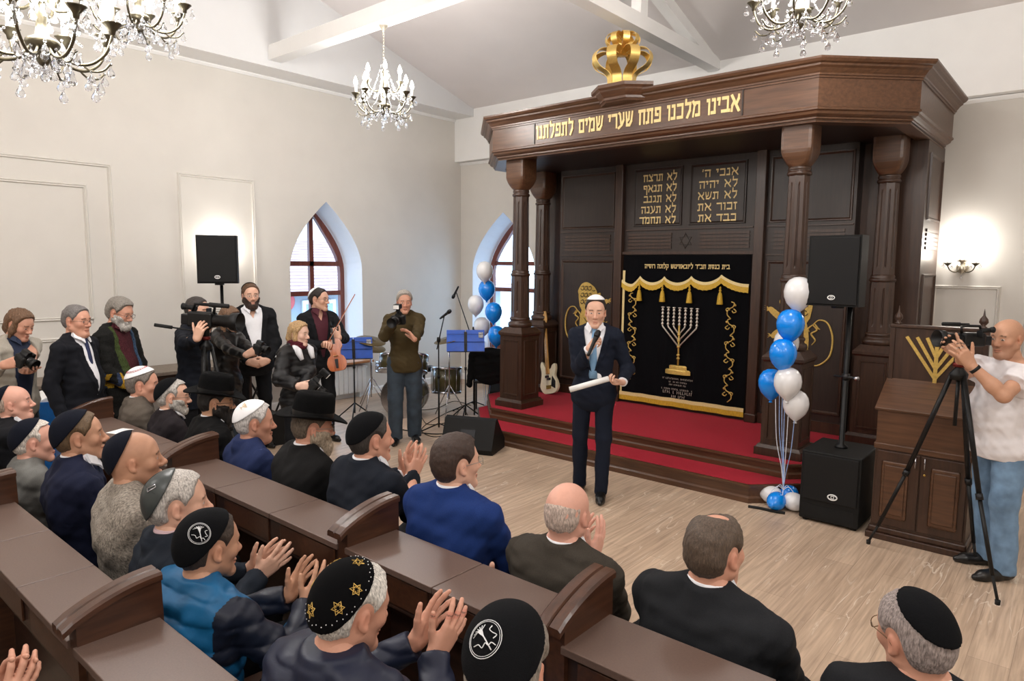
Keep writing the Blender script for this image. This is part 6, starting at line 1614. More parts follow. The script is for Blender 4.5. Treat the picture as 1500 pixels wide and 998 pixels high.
def tripod(lab, apex, feet, zc, handle=None, m='black'):
    t = thing('camera_tripod', lab, 'tripod', (apex[0], apex[1], 0)); a = np.array([0, 0, apex[2]])
    for p in feet:
        q = np.array(p)-np.array([apex[0], apex[1], 0]); mid = a*.45+q*.55; s_ = unit(np.cross(q-a, (0, 0, 1)))*.0
        o = MB().tube([a+unit(q*np.array([1, 1, 0]))*.04, mid], .016).tube([mid, a*.12+q*.88], .0125).build('leg', M[m], t)
        MB().tube([a*.12+q*.88, q+np.array([0, 0, .02])], .009).lathe([(.014, 0), (.016, .03)], c=(q[0], q[1], 0), n=8).build('leg_foot', M['rubber'], o)
        MB().lathe([(.022, -.02), (.022, .02)], c=tuple(mid), n=10, frame=frame_of(q-a)[0:1]+(np.cross(unit(q-a), frame_of(q-a)[0]), unit(q-a))).build('leg_clamp', M['dsteel'], o)
    MB().lathe([(.05, apex[2]-.04), (.055, apex[2]), (.03, apex[2]+.03), (.022, apex[2]+.06), (.035, apex[2]+.07), (.035, zc-.03), (.05, zc-.02), (.05, zc)], n=20).lathe([(.012, apex[2]-.35), (.012, apex[2])], n=10).build('head', M[m], t)
    MB().lathe([(.040, apex[2]+.045), (.042, apex[2]+.06), (.038, apex[2]+.075)], n=20).build('red_ring', mat('dark_red_anodised', (110, 34, 30), .3, metal=.6), t)
    if handle is not None:
        h0 = np.array([0, 0, zc-.05]); h1 = np.array(handle)-np.array([apex[0], apex[1], 0]); MB().tube([h0, h0*.3+h1*.7], .007).tube([h0*.35+h1*.65, h1], .015).build('pan_handle', M['rubber'], t)
    return t
# ================================================================ PEOPLE
KB = mat('black_kippah_cloth', (10, 11, 14), .92, var=.25, scale=220, bump=.25, bscale=420, spec=.15)
KN = mat('navy_kippah_cloth', (17, 20, 31), .92, var=.25, scale=220, bump=.25, bscale=420, spec=.15)
KV = mat('velvet_kippah', (6, 6, 8), .95, var=.3, scale=200, spec=.12)
KL = mat('leather_kippah', (52, 58, 58), .32, var=.12, scale=40, bump=.1)
KW = mat('white_kippah_satin', (238, 238, 240), .5, var=.03)
THR = mat('white_thread', (222, 224, 226), .7, var=.1)
GTH = mat('gold_thread', (214, 178, 96), .45, metal=.4, var=.2, scale=200)
RTH = mat('red_thread', (176, 58, 66), .7, var=.2)
WS = mat('white_shirt_cotton', (234, 235, 240), .8, var=.02, scale=60, bump=.06)
def art_emblem(u0, v0, r):
    """a ring with a branched lamp and leaping outline, stitched in white"""
    def f(ko, on):
        m = MB(); P_ = lambda u, v: on(u0+u*r, v0+v*r)
        m.tube([P_(math.cos(a), math.sin(a)) for a in [2*PI*i/28 for i in range(28)]], .0009, 5, closed=True)
        m.tube([P_(.9*math.cos(a), .9*math.sin(a)) for a in [2*PI*i/28 for i in range(28)]], .0006, 5, closed=True)
        m.tube([P_(.55, -.55), P_(.05, .0), P_(-.12, .15)], .0016, 5)
        for k in range(-3, 4):
            a = 2.42+k*.24; m.tube([P_(.0, .05), P_(-.25+.35*math.cos(a-.3)*.6, .25+.3*math.sin(a-.3)*.6), P_(.72*math.cos(a), .72*math.sin(a))], .0010, 5)
        m.tube(bez([P_(.75, -.30), P_(.5, -.2), P_(.35, -.35), P_(.15, -.25), P_(.0, -.5), P_(-.25, -.35), P_(-.55, -.45)], 4), .0011, 5)
        m.tube(bez([P_(.35, .65), P_(.25, .45), P_(.45, .3), P_(.7, .2), P_(.55, .0)], 4), .0011, 5)
        m.build('emblem_embroidery', THR, ko)
    return f
def art_stars(ko, on):
    def st(u0, v0, r):
        m = MB()
        for o in (PI/2, -PI/2): m.tube([on(u0+r*math.cos(o+2*PI*i/3), v0+r*math.sin(o+2*PI*i/3), .001) for i in range(3)], .0019, 5, closed=True)
        for k in range(6): m.lathe([(.001, -.0015), (.0022, 0), (.001, .0015)], c=tuple(on(u0+r*.35*math.cos(k), v0+r*.35*math.sin(k), .001)), n=6)
        m.build('star_embroidery', GTH, ko)
    for a in (.15, 1.3, 2.4, 3.5, 4.6, 5.6): st(.080*math.cos(a), .080*math.sin(a), .0165)
    d = MB()
    for k in range(44):
        a = 2*PI*k/44; rr = .104+.004*(k % 2); d.lathe([(.0004, -.0018), (.0018, 0), (.0004, .0018)], c=tuple(on(rr*math.cos(a), rr*math.sin(a), .001)), n=6)
    d.build('bead_rim', KW, ko)
def art_menorah(ko, on):
    m = MB()
    u0, v0 = .045, .012
    for k in range(1, 4): m.tube([on(u0+.006*k*math.cos(a), v0+.006*k*math.sin(a)) for a in [PI+PI*i/10 for i in range(11)]], .0011, 5)
    m.tube([on(u0, v0+.004), on(u0, v0-.032)], .0013, 5); m.tube([on(u0-.012, v0-.033), on(u0+.012, v0-.033)], .0013, 5); m.build('emblem_embroidery', GTH, ko)
def art_rim(ko, on):
    m = MB()
    for rr in (.060, .070): m.tube([on(rr*math.cos(a), rr*math.sin(a)) for a in [2*PI*i/30 for i in range(30)]], .0013, 5, closed=True)
    for k in range(24):
        a = 2*PI*k/24; m.tube([on(.060*math.cos(a), .060*math.sin(a)), on(.070*math.cos(a+.13), .070*math.sin(a+.13))], .0012, 5)
    m.build('rim_embroidery', RTH, ko)
def art_clip(ko, on):
    m = MB(); m.tube([on(.047, -.008), on(.062, .022), on(.054, .026), on(.037, .0)], .0022, 6, closed=True); m.build('hair_clip', M['steel'], ko)
    s = MB(); s.tube([on(-.075+.15*i/12, .0, .0006) for i in range(13)], .0007, 5).tube([on(0, -.06+.12*i/12, .0006) for i in range(13)], .0007, 5); s.build('seam', mat('dark_stitch', (30, 34, 34), .6), ko)
def kip(m, d=.025, tilt=38, **k): return dict(m=m, d=d, tilt=tilt, **k)
def suit(cn, rgb, **k): return dict(dict(m=cloth(cn, rgb), kind='suit', v=(.20, .062), shirt=WS, name='suit_jacket'), **k)
TR = cloth('dark_trouser', (26, 27, 31)); JEANS = cloth('washed', (72, 92, 112), 'denim'); JLIGHT = cloth('light', (112, 142, 172), 'denim'); JDARK = cloth('slate', (50, 62, 74), 'denim')
GL = dict(c=(44, 40, 38)); GS = dict(c=(150, 146, 140), n='silver')
SEAT = dict(m=TR)
Y1_, Y2_ = 2.10, 1.13
def clap_at(x, y, Y, gap=.055, up=.10, F=(0, .55, .83), yaw=0, curl=(6, 10, 8), dz=.0):
    c = py(x, y, Y)-np.array([0, .055, up]); a = math.radians(yaw); e = np.array([math.cos(a), math.sin(a), 0])
    out = []
    for sd in (1, -1): out.append(dict(abs=c+e*sd*gap+np.array([0, 0, dz*sd]), F=F, Na=-e*sd+np.array([0, .1, .1]), curl=curl, spread=1.3, thumb=(50, 8), pole=(sd*.8, -.3, -1)))
    return tuple(out)

# ---- front row, from the far end
person('man in a grey-brown jacket with a red-rimmed white kippah, seated at the far end', (207, 540), ('y', 2.07), -18, 'sit', 'ruddy', dict(fat=.012, kippah=kip(KW, .045, 20, art=art_rim)), dict(c=(96, 88, 80), t=.012, salt=.3), head=(-16, 2, 0), lean=3, top=suit('taupe', (112, 102, 92), v=None, collar='fold', name='jacket'), arms=('lap', 'lap'), legs=SEAT, w=.98, belly=.01)
person('grey-bearded man in glasses and dark brown suit with small black kippah', (252, 557), ('y', 2.14), -12, 'sit', 'fair', dict(kippah=kip(KB, .038, 50), beard=dict(c=(176, 172, 166), t=.006, salt=.3), glasses=GL), dict(c=(150, 146, 140), t=.011, salt=.5, recede=.03), head=(-18, 4, 0), lean=4, top=suit('aubergine', (46, 40, 44), v=(.24, .06), tie=cloth('darktie', (34, 40, 60), 'cotton')), arms=('lap', 'lap'), legs=SEAT, w=.96)
person('black-bearded man in a wide black felt hat and glasses', (315, 563), ('y', 2.16), -8, 'sit', 'olive', dict(hat=dict(tilt=-6, brim=.085), beard=dict(c=(26, 22, 20), t=.014, long=.05), glasses=GL, brow=(20, 18, 16)), dict(c=(26, 22, 20), t=.008), head=(-20, 4, 0), lean=6, top=dict(m=cloth('black', (20, 20, 21)), kind='coat', v=(.34, .05), shirt=WS), arms=('lap', 'lap'), legs=SEAT, w=1.05)
person('white-haired man in white kippah with gold emblem and blue jacket', (371, 590), ('y', Y1_), -10, 'sit', 'ruddy', dict(kippah=kip(KW, .040, 34, art=art_menorah), fat=.006, stubble=.25), dict(c=(176, 172, 168), t=.012, salt=.4), head=(-16, 2, 0), lean=4, top=dict(m=cloth('blue', (44, 58, 104)), kind='suit', collar='fold', name='jacket'), arms=('lap', 'lap'), legs=SEAT, w=1.1, belly=.02)
person('grey-bearded man in a tall black felt hat beside the clapping man', (458, 594), ('y', Y1_+.02), -6, 'sit', 'ruddy', dict(hat=dict(tilt=-4, brim=.082), beard=dict(c=(158, 142, 122), t=.014, salt=.2, long=.075), glasses=GS), dict(c=(90, 78, 66), t=.008, salt=.2), head=(-18, 6, 0), lean=6, top=dict(m=cloth('charcoal', (26, 26, 27)), kind='coat', v=(.34, .05), shirt=WS), arms=('lap', 'lap'), legs=SEAT, w=1.08)
person('dark-haired clapping man in dark navy suit and black kippah in the front row', (540, 608), ('y', Y1_), 0, 'sit', 'ruddy', dict(kippah=kip(KB, .026, 36, t=.004), brow=(40, 32, 28)), dict(c=(52, 46, 42), t=.011, salt=.1), head=(-14, 0, 0), lean=3, top=suit('midnight', (30, 36, 48), v=(.30, .062), cuff=WS), arms=clap_at(606, 672, 2.52, .05, .09, yaw=-10), legs=SEAT, w=1.08)
person('brown-haired man in a bright blue suit and glasses, no kippah', (664, 640), ('y', Y1_), 6, 'sit', 'fair', dict(glasses=GS, brow=(50, 36, 28)), dict(c=(58, 42, 34), t=.013, vol=.5), head=(-22, -2, 0), lean=2, top=suit('royal', (32, 62, 132), v=(.30, .062)), arms=('lap', 'lap'), legs=SEAT, w=1.12)
person('bald man in a brown-grey suit clapping beside the blue suit', (830, 709), ('y', Y1_), 2, 'sit', 'pink', dict(fat=.008), dict(c=(178, 160, 148), t=.0018, style='fringe', salt=.2), head=(8, 0, 0), lean=3, top=suit('umber', (72, 66, 58), v=(.30, .062), cuff=WS), arms=clap_at(868, 778, 2.42, .04, .10, yaw=5), legs=SEAT, w=1.16, belly=.02)
person('brown-haired man with thinning crown in a black suit near the middle aisle', (1045, 757), ('y', Y1_), -4, 'sit', 'ruddy', dict(fat=.010), dict(c=(84, 70, 58), t=.009, spot=(-.012, .015, .122, .043)), head=(-6, -2, 0), lean=2, top=suit('black2', (38, 40, 44), v=(.30, .062)), arms=('lap', 'lap'), legs=SEAT, w=1.28, belly=.03)
person('grey-haired man in black kippah and glasses looking aside in the front corner', (1340, 872), ('y', Y1_), 16, 'sit', 'ruddy', dict(kippah=kip(KB, .052, 34, roll=12), glasses=dict(c=(110, 84, 50), n='brown')), dict(c=(128, 116, 112), t=.007, salt=.45), head=(34, 4, -6), lean=6, top=suit('black3', (36, 38, 42), v=(.30, .062)), arms=('lap', 'lap'), legs=SEAT, w=1.15)
# ---- second row
_c = py(36, 606, 1.42)
person('bald-fronted man with hands pressed to his mouth at the picture edge', (12, 566), ('y', 1.28), -18, 'sit', 'pink', dict(kippah=kip(KN, .040, 62), fat=.006), dict(c=(170, 150, 136), t=.004, style='fringe'), head=(-6, -6, 0), lean=3, top=suit('black4', (26, 27, 32), v=(.30, .06)), arms=(dict(abs=_c+[.03, -.03, -.12], F=(-.1, .15, 1), Na=(-1, 0, 0), pole=(1, .2, -1)), dict(abs=_c+[-.03, -.03, -.12], F=(.1, .15, 1), Na=(1, 0, 0), pole=(-1, .2, -1))), legs=SEAT)
person('white-haired old man in pale grey jacket and navy kippah', (46, 617), ('y', 1.16), -4, 'sit', 'pink', dict(kippah=kip(KN, .030, 52)), dict(c=(196, 188, 178), t=.010, salt=.3, recede=.04), head=(-10, 2, 0), lean=5, top=dict(m=cloth('ash', (138, 138, 134)), kind='coat', collar='fold', name='jacket'), arms=('lap', 'lap'), legs=SEAT)
person('brown-haired man in a navy suit and large navy kippah', (108, 605), ('y', Y2_), -10, 'sit', 'tan', dict(kippah=kip(KN, .022, 46), brow=(70, 52, 36)), dict(c=(98, 78, 56), t=.010), head=(-10, -4, 0), lean=3, top=suit('deepnavy', (28, 34, 62), v=(.28, .062), tie=cloth('navytie', (30, 40, 66), 'cotton')), arms=('lap', 'lap'), legs=SEAT, w=1.12, h=.0078)
person('shaven-headed man in a speckled grey knit jumper and navy kippah', (188, 634), ('y', Y2_), -12, 'sit', 'tan', dict(kippah=kip(KN, .034, 60, t=.008), stubble=.45, shaved=.30, shaved_style='full', nose=1.3, brow=(60, 46, 36)), None, head=(-10, -3, 0), lean=2, top=dict(m=cloth('speckle', (146, 138, 128), 'knit'), kind='knit', collar='crew', name='knit_jumper', g=.018), arms=('lap', 'lap'), legs=SEAT, w=1.14, belly=.03, h=.0078)
_k = clap_at(388, 812, 1.50, .045, .07, (.25, .75, .6), -12)
person('silver-haired man in dark navy jacket with a clipped leather kippah', (255, 694), ('y', Y2_), -10, 'sit', 'fair', dict(kippah=kip(KL, .050, 60, art=art_clip)), dict(c=(164, 158, 152), t=.014, salt=.4), head=(-14, 0, 0), lean=3, top=dict(m=cloth('petrol', (34, 42, 54)), kind='coat', collar='fold', shirt=mat('striped_shirt_cotton', (196, 170, 176), .8, var=.3, scale=40, stretch=(.2, .2, 8)), v=None, ctop=.565), arms=_k, legs=SEAT, w=1.08, h=.0075)
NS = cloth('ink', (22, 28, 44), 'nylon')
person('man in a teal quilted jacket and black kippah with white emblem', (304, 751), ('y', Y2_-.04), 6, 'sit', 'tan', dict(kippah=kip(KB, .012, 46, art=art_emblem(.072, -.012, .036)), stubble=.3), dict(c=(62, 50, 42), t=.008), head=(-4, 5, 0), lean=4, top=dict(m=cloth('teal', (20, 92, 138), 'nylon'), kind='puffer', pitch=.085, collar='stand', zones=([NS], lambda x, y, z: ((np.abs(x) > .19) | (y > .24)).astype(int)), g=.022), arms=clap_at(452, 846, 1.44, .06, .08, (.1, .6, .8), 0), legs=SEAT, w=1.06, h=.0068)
person('white-haired man in a starred black velvet kippah and navy quilted jacket', (522, 827), ('y', Y2_-.02), 6, 'sit', 'ruddy', dict(kippah=kip(KV, .034, 54, roll=4, art=art_stars), stubble=.15), dict(c=(196, 192, 184), t=.011, salt=.3), head=(-10, 13, 0), lean=7, top=dict(m=cloth('quiltnavy', (26, 32, 52), 'nylon'), kind='quilt', pitch=.05, collar='fold', g=.022), arms=clap_at(640, 905, 1.45, .055, .09, (.15, .7, .7), -8), legs=dict(m=JLIGHT), w=1.06, h=.0066)
person('grey-haired man in a black emblem kippah cut by the bottom edge', (745, 896), ('y', Y2_-.02), 16, 'sit', 'ruddy', dict(kippah=kip(KB, .042, 40, art=art_emblem(-.024, -.030, .034))), dict(c=(120, 112, 102), t=.014, salt=.35), head=(10, 10, 0), lean=6, top=dict(m=cloth('dusk', (28, 34, 50), 'nylon'), kind='quilt', collar='fold'), arms=('lap', 'lap'), legs=SEAT, h=.0066)
# ---- third row: only the clapping hands come into the frame
_h = py(8, 990, .46)
person('person in the third row whose clapping hands show at the bottom corner', (-249, 888), ('y', .12), -15, 'sit', 'ruddy', dict(kippah=kip(KB)), dict(c=(80, 72, 66), t=.01), lean=4, top=dict(m=cloth('dusk', (28, 34, 50), 'nylon'), kind='coat', collar='fold'), arms=(dict(abs=_h+np.array([.05, -.03, -.09]), F=(0, .5, .86), Na=(-1, 0, 0), curl=(20, 25, 15)), dict(abs=_h+np.array([-.02, -.03, -.09]), F=(0, .5, .86), Na=(1, 0, 0), curl=(20, 25, 15))), legs=SEAT, h=.0075)

# ---- standing at the far side
def hold(c, f, rside=.085, lside=.05, drop=.10):
    """both hands round a camera at c looking along f"""
    r, f, u = frame_of(f); c = np.array(c, float)
    R_ = dict(abs=c+r*rside-f*.075-u*.085, Fa=f*.75+u*.65-r*.15, Na=-r*.9+f*.2, curl=((28, 40, 25), (40, 50, 30), (42, 50, 30), (45, 50, 30)), pole=(.7, .1, -1), thumb=(35, 50))
    L_ = dict(abs=c-r*lside-f*.005-u*(drop+.03), Fa=f*.75+r*.45+u*.35, Na=u*.9+r*.25, curl=(18, 28, 20), pole=(-.6, .1, -1), thumb=(50, 20))
    return (R_, L_)
def chest_cam(person_px, depth, lab, f, **k):
    c = pd(*person_px, depth); dslr(lab, c, f, **k); return c, hold(c, f)
c, a_ = chest_cam((36, 526), 5.3, 'black camera held at waist height by the long-haired man', (.55, .35, -.35), lens=.075)
person('long-haired man in a cream jacket looking down at his camera', (32, 450), ('d', 5.6), -62, 'stand', 'ruddy', dict(stubble=.3, brow=(80, 60, 46)), dict(c=(108, 80, 58), t=.014, locks=[(([.070, .02, .03], [.080, .01, -.04], [.074, .0, -.105]), (.022, .024, .012)), (([-.070, .02, .03], [-.080, .01, -.04], [-.074, .0, -.105]), (.022, .024, .012)), (([0, -.08, .0], [0, -.085, -.06], [0, -.07, -.10]), (.05, .05, .03))]), head=(4, 20, 0), lean=5, top=dict(m=cloth('cream', (206, 198, 184)), kind='coat', v=(-.12, .11), shirt=cloth('inkshirt', (32, 44, 70), 'cotton'), collar='fold', hem=-.20, shirt_lo=-.2), arms=a_, legs=dict(m=JDARK), w=1.05)
person('grey-haired man in dark suit, navy tie and glasses standing with arms down', (110, 446), ('d', 5.5), -50, 'stand', 'ruddy', dict(glasses=GL, fat=.010, brow=(60, 54, 50)), dict(c=(92, 88, 86), t=.010, salt=.4), head=(-8, 2, 0), top=suit('inkblack', (24, 26, 34), v=(.02, .055), tie=cloth('navytie2', (36, 44, 80), 'cotton')), arms=('down', 'down'), legs=SEAT, w=1.14, belly=.03)
person('grey-bearded man in a colourful striped cardigan looking down with crossed hands', (178, 434), ('d', 6.0), -52, 'stand', 'ruddy', dict(glasses=GL, beard=dict(c=(164, 160, 154), t=.009, salt=.3, long=.01), brow=(110, 104, 98)), dict(c=(112, 106, 98), t=.016, salt=.35), head=(-6, 16, 0), lean=3, top=dict(m=cloth('jetknit', (27, 27, 26), 'knit'), kind='knit', v=(-.10, .085), shirt=cloth('maroon', (72, 34, 40), 'knit'), collar='fold', hem=-.24, name='cardigan', g=.02, shirt_lo=-.15,
    zones=([cloth('moss', (62, 74, 40), 'knit'), cloth('steelblue', (58, 78, 102), 'knit'), cloth('mustard', (170, 134, 40), 'knit'), cloth('slateblue', (48, 60, 84), 'knit')], lambda x, y, z: np.where((np.abs(x) < .125) & (y > .02) & (z > .12), np.where(x > 0, 1, 2), np.where((z < .16) & (z > .02) & (np.abs(x) > .14), np.where((x*40).astype(int) % 3 == 0, 3, np.where((x*40).astype(int) % 3 == 1, 4, 0)), 0)))), arms=('clasp', 'clasp'), legs=SEAT, w=1.16, belly=.04)
# videographer with a camera on a tripod
vc = pd(300, 468, 5.85); vf = np.array([.80, .52, -.06])
camcorder('big black video camera with shotgun microphone on a tall tripod at the far aisle', vc, vf, .90)

tripod('black video tripod with a long pan handle before the far aisle cameraman', (vc[0], vc[1], vc[2]-.22), [vc*np.array([1, 1, 0])+np.array(p) for p in ((.10, .30, 0), (.22, -.20, 0), (-.28, .0, 0))], vc[2]-.062, pd(226, 476, 5.75))
R_ = unit(np.cross(vf, (0, 0, 1)))
person('cameraman in dark navy jacket hidden behind the video camera', (288, 433), ('d', 6.35), -52, 'stand', 'fair', dict(brow=(50, 40, 34)), dict(c=(50, 44, 40), t=.006), head=(-6, 6, 0), lean=4, top=dict(m=cloth('darkblue', (22, 27, 38)), kind='coat', collar='fold', hem=-.24), arms=(dict(abs=vc+R_*.10-vf*.02-np.array([0, 0, .16]), Fa=(.3, .2, .9), Na=-R_, curl=(30, 35, 25), pole=(.6, -.2, -1)), dict(abs=pd(286, 490, 5.72), Fa=(.75, .5, .35), Na=R_*.8+np.array([0, 0, .2]), curl=(25, 30, 20), pole=(-.8, .1, -1))), legs=SEAT, w=1.15)
c, a_ = chest_cam((380, 510), 6.65, 'black camera held low by the brown-haired woman', (.85, .45, -.25), lens=.07)
person('long brown-haired woman in black leather jacket holding a camera', (338, 447), ('d', 6.95), -62, 'stand', 'fair', dict(brow=(80, 60, 44)), dict(c=(112, 84, 62), t=.012, locks=[(([.068, .0, .03], [.078, .0, -.06], [.085, .02, -.16], [.09, .05, -.27]), (.024, .028, .028, .012)), (([-.068, .0, .03], [-.078, .0, -.06], [-.085, .02, -.16], [-.09, .05, -.27]), (.024, .028, .028, .012)), (([0, -.08, .0], [0, -.09, -.08], [0, -.08, -.2]), (.055, .06, .03))]), head=(-4, 16, 0), lean=3, top=dict(m=cloth('blackhide', (22, 21, 21), 'leather'), kind='coat', collar='stand', hem=-.30), arms=a_, legs=dict(m=JDARK), w=.95)
person('bearded man in black suit and open white shirt standing under the loudspeaker', (366, 414), ('d', 7.45), -104, 'stand', 'fair', dict(beard=dict(c=(52, 36, 28), t=.008), glasses=GS, kippah=kip(KB, .06, 40), fat=.006, brow=(60, 42, 30)), dict(c=(92, 66, 46), t=.010), head=(-2, 0, 0), top=suit('pitch', (26, 27, 31), v=(.0, .075), open_neck=True), arms=('clasp', 'clasp'), legs=SEAT, w=1.15, belly=.03)
c, a_ = chest_cam((458, 562), 6.05, 'black camera with flash held low by the blonde woman', (.55, .55, -.75), lens=.11, flash=True)
scarf = cloth('maroonscarf', (86, 32, 42), 'knit')
def blonde_extra(i):
    tp, root = i['tp'], i['root']; m = MB()
    for k, r in ((0, .086), (1, .078)): m.tube([tp(r*math.cos(a), r*.95*math.sin(a)+.0, .53+.035*k+.01*math.sin(a*3+k)) for a in [2*PI*j/20 for j in range(20)]], .026, 10, closed=True)
    m.build('scarf', scarf, root)
    m = MB()
    for sd in (-1, 1): m.tube([tp(sd*.075, .02, .545), tp(sd*.085, .105, .49), tp(sd*.075, .15, .40)], [.024, .034, .018], 10)
    m.build('white_collar', WS, root)
person('blonde woman in black padded jacket and maroon scarf looking aside', (437, 470), ('d', 6.3), -78, 'stand', 'pale', dict(brow=(130, 104, 74)), dict(c=(178, 146, 104), t=.012, locks=[(([0, -.08, .02], [.03, -.09, -.05], [.05, -.05, -.13]), (.045, .035, .018)), (([.07, .0, .03], [.078, .0, -.05], [.07, .01, -.12]), (.020, .020, .010))]), head=(14, 4, 0), top=dict(m=cloth('blackpuff', (24, 24, 26), 'nylon'), kind='puffer', pitch=.11, collar='stand', g=.028, hem=-.22), arms=a_, legs=SEAT, w=1.02, extra=blonde_extra)
# violinist
vi = {}
def violin_extra(i):
    wL = i['w'](i['A'][-1]['W'])
    t = thing('violin', 'brown violin held upright by the man in maroon shirt', 'violin'); c = pd(492, 520, 7.45)
    up = unit(pd(484, 468, 7.5)-c); fz = unit(np.array([.72, -.65, .0])); r = unit(np.cross(fz, up)); fz = np.cross(up, r)
    t.matrix_world = Matrix(((r[0], fz[0], up[0], c[0]), (r[1], fz[1], up[1], c[1]), (r[2], fz[2], up[2], c[2]), (0, 0, 0, 1)))
    o = bez([(0, -.18), (.075, -.17), (.104, -.10), (.085, -.03), (.055, .0), (.062, .05), (.084, .10), (.06, .165), (0, .175), (-.06, .165), (-.084, .10), (-.062, .05), (-.055, .0), (-.085, -.03), (-.104, -.10), (-.075, -.17), (0, -.18)], 5)[:-1]
    MB().prism([(a, b) for a, b in o], (0, 0, 0), (1, 0, 0), (0, 0, 1), (0, 1, 0), -.018, .018).build('violin_body', M['violin'], t)
    MB().prism([(-.012, .12), (.012, .12), (.010, .30), (-.010, .30)], (0, 0, 0), (1, 0, 0), (0, 0, 1), (0, 1, 0), .018, .030).tube([(0, .02, .30), (0, .024, .34), (0, .012, .36), (0, .008, .345)], .010).build('neck', M['black'], t)
    MB().prism([(-.012, -.15), (.012, -.15), (.018, -.05), (-.018, -.05)], (0, 0, 0), (1, 0, 0), (0, 0, 1), (0, 1, 0), .022, .030).build('tailpiece', M['black'], t)
    MB().box(-.022, .022, .018, .05, -.018, -.012).build('bridge', M['maple'], t)
    b = thing('violin_bow', 'violin bow pointing up across the arched window', 'bow'); p0 = pd(478, 505, 7.42); p1 = pd(520, 431, 7.42); b.location = p0
    MB().tube([(0, 0, 0), p1-p0], .0045, 6).build('bow_stick', M['violin'], b); MB().tube([(.0, .0, -.014), (p1-p0)+np.array([0, 0, -.012])], .002, 5).build('bow_hair', M['paper'], b)
person('dark-haired violinist in black jacket and maroon shirt by the window', (466, 421), ('d', 7.75), -100, 'stand', 'fair', dict(glasses=GL, kippah=kip(KW, .062, 48), brow=(36, 28, 24)), dict(c=(38, 30, 28), t=.010), head=(34, 0, 0), top=dict(m=cloth('ebony', (28, 29, 33)), kind='suit', v=(-.02, .075), shirt=cloth('winered', (78, 26, 40), 'cotton'), open_neck=True, name='suit_jacket'), arms=(dict(abs=pd(474, 506, 7.5), Fa=(.6, -.1, .3), Na=(.3, -.3, -.9), curl=(45, 50, 30), pole=(.8, -.2, -.8)), dict(abs=pd(497, 496, 7.55), Fa=(-.5, -.3, .6), Na=(-.6, .6, .1), curl=(45, 50, 30), pole=(-.8, -.2, -.8))), legs=SEAT, extra=violin_extra)
# photographer in brown
c = pd(584, 468, 7.25)
f_ = unit(np.array([.45, -.86, -.12]))
cam2 = dslr('black camera with long lens and flash raised by the man in brown', c, f_, lens=.17, lr=.043, flash=True)
r_ = unit(np.cross(f_, (0, 0, 1)))
person('grey-haired man in brown zip jacket and jeans raising a camera', (592, 423), ('d', 7.75), -128, 'stand', 'ruddy', dict(brow=(110, 100, 90)), dict(c=(138, 130, 122), t=.013, salt=.4), head=(4, 2, 0), s=1.01, top=dict(m=cloth('olivebrown', (84, 70, 42)), kind='coat', collar='fold', hem=-.13, name='zip_jacket', fold=.007), arms=(dict(abs=c+r_*.10-f_*.09-np.array([0, 0, .07]), Fa=f_*.5+np.array([0, 0, .7])-r_*.3, Na=-r_, curl=(35, 45, 25), pole=(.5, -.2, -1)), dict(abs=pd(606, 490, 7.25)-np.array([0, 0, .09]), Fa=np.array([-.45, -.35, .75]), Na=np.array([-.5, -.5, .65]), curl=(18, 25, 18), pole=(-.5, -.3, -1))), legs=dict(m=JDARK, wide=.020, R=dict(foot=(.11, .05)), Lf=dict(foot=(-.11, -.04))))
# presenter
mc = pd(874, 492, 5.78); pc = pd(876, 570, 5.75)
mic_t = thing('microphone', 'black handheld microphone held before the presenter', 'microphone', tuple(mc))
md = unit(pd(876, 487, 5.78)-pd(861, 522, 5.74)); xx = unit(np.cross(md, (0, 0, 1))); yy = np.cross(md, xx)
MB().lathe([(.012, -.19), (.014, -.17), (.016, -.06), (.021, -.03), (.023, -.012)], n=16, frame=(xx, yy, md)).build('handle', M['black'], mic_t)
MB().lathe([(.022, -.014), (.027, 0), (.028, .02), (.022, .045), (.002, .056)], n=16, frame=(xx, yy, md)).build('mic_grille', M['dsteel'], mic_t)
rl = thing('paper_roll', 'white rolled paper held in the hand of the presenter', 'paper', tuple(pd(863, 563, 5.72))); rd = unit(pd(889, 556, 5.72)-pd(836, 571, 5.70)); ra_ = unit(np.cross(rd, (0, 0, 1))); rb_ = np.cross(rd, ra_)
MB().lathe([(.020, -.17), (.024, -.17), (.024, .17), (.020, .17), (.020, -.17)], n=20, frame=(ra_, rb_, rd)).build('rolled_sheet', M['paper'], rl)
MB().lathe([(.010, -.172), (.012, -.172), (.012, .172), (.010, .172)], n=14, frame=(ra_, rb_, rd)).build('inner_turn', M['paper'], rl)
pw = pd(862, 512, 5.83); pw2 = pd(912, 560, 5.80)
PN = cloth('presenternavy', (26, 33, 50))
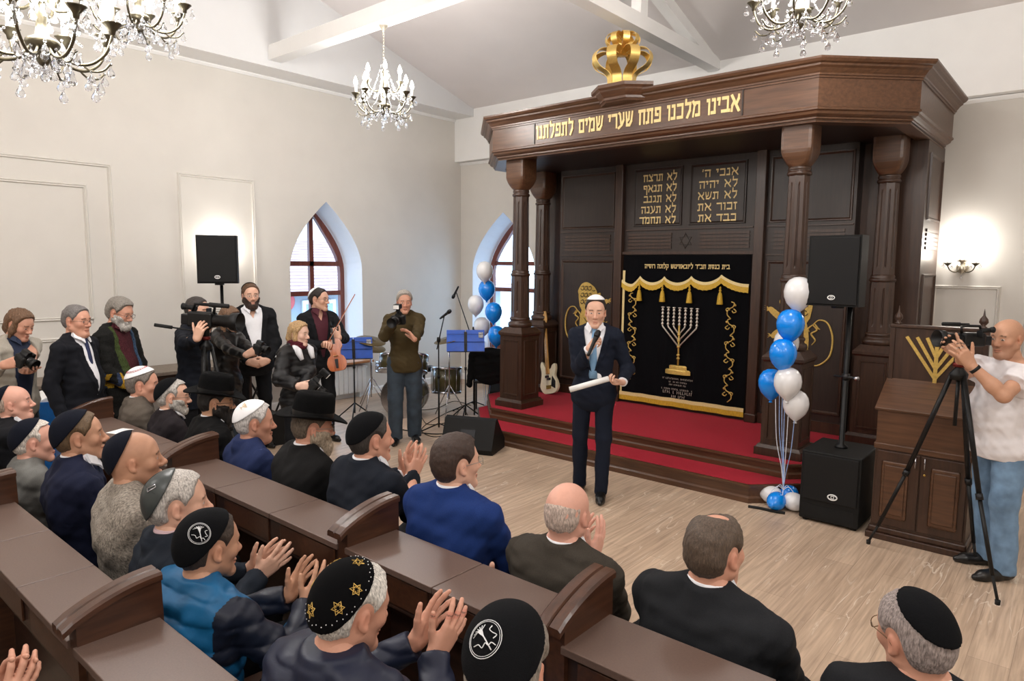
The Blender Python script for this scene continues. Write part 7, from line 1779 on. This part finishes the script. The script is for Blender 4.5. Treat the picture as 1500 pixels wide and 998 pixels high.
person('smiling presenter in navy suit, pale blue tie and white kippah', (873, 434), ('d', 5.98), -152, 'stand', 'fair', dict(kippah=kip(KW, .064, 6), smile=1.0, brow=(52, 38, 30)), dict(c=(44, 32, 26), t=.010, recede=.012), hs=1.05, head=(4, 4, 0), top=dict(m=PN, kind='suit', v=(.14, .072), shirt=WS, tie=cloth('skytie', (126, 168, 206), 'cotton'), cuff=WS, name='suit_jacket', h=.0072, hem=-.20), arms=(dict(abs=pw, Fa=(mc-pw)*.55+np.array([.25, .1, .35])*.3, Na=np.array([.5, .6, .15]), curl=((45, 70, 40), (55, 75, 40), (60, 75, 40), (65, 75, 40)), pole=(.35, -.5, -1), thumb=(55, 60)), dict(abs=pw2, Fa=unit(pd(885, 562, 5.72)-pw2), Na=(.1, .0, 1), curl=(40, 55, 35), pole=(-.5, -.6, -1), thumb=(35, 50))), legs=dict(m=PN, R=dict(foot=(.12, -.04), toe=-22), Lf=dict(foot=(-.09, .14), toe=4)), w=1.02, h=.0078)
# cameraman in white T-shirt
tc_ = pd(1420, 497, 4.46); tf_ = unit(np.array([-.70, -.68, .02]))
camcorder('black compact cinema camera with top handle on the near tripod', tc_, tf_, .62)
ap = pd(1405, 543, 4.5)
tripod('black camera tripod standing before the reader stand', (ap[0], ap[1], ap[2]-.02), [pz(1272, 797), pz(1461, 886), np.array([-.50, 5.60, 0])], tc_[2]-.048)
r_ = unit(np.cross(tf_, (0, 0, 1)))
def watch(i):
    W_ = i['A'][-1]['W']; E = i['A'][-1]['E']; d = unit(W_-E); x = unit(np.cross(d, (0, 0, 1))); y = np.cross(d, x); q = W_-d*.035
    MB().lathe([(.030, -.010), (.034, -.010), (.034, .010), (.030, .010)], c=tuple(q), n=20, frame=(x, y, d)).lathe([(.001, .030), (.017, .030), (.018, .040), (.001, .041)], c=tuple(q), n=16, frame=(y, d, x)).build('wristwatch', M['black'], i['root'])
person('bald man in white T-shirt and light jeans filming at the near tripod', (1478, 465), ('d', 4.48), 128, 'stand', 'tan', dict(shaved=.35, shaved_style='fringe', stubble=.45, brow=(44, 34, 28), fat=.006), None, head=(24, 5, 0), s=1.0, top=dict(m=mat('white_tee_cotton', (226, 222, 224), .85, var=.03, scale=30, bump=.12, bscale=40), kind='tshirt', sleeve=.4, collar='crew', ctop=.50, hem=-.14, name='t_shirt', fold=.007, g=.028), arms=(dict(abs=pd(1406, 520, 4.42), Fa=(-.55, -.2, .45), Na=-r_, curl=(30, 40, 25), pole=(.6, -.1, -1)), dict(abs=pd(1422, 535, 4.30), Fa=unit(pd(1396, 497, 4.28)-pd(1422, 535, 4.30)), Na=r_*.9+np.array([0, .3, 0]), curl=(18, 25, 18), pole=(-.6, -.3, -1))), legs=dict(m=JLIGHT, wide=.012, R=dict(foot=(.10, -.03)), Lf=dict(foot=(-.13, .02))), w=1.10, belly=.04, extra=watch)
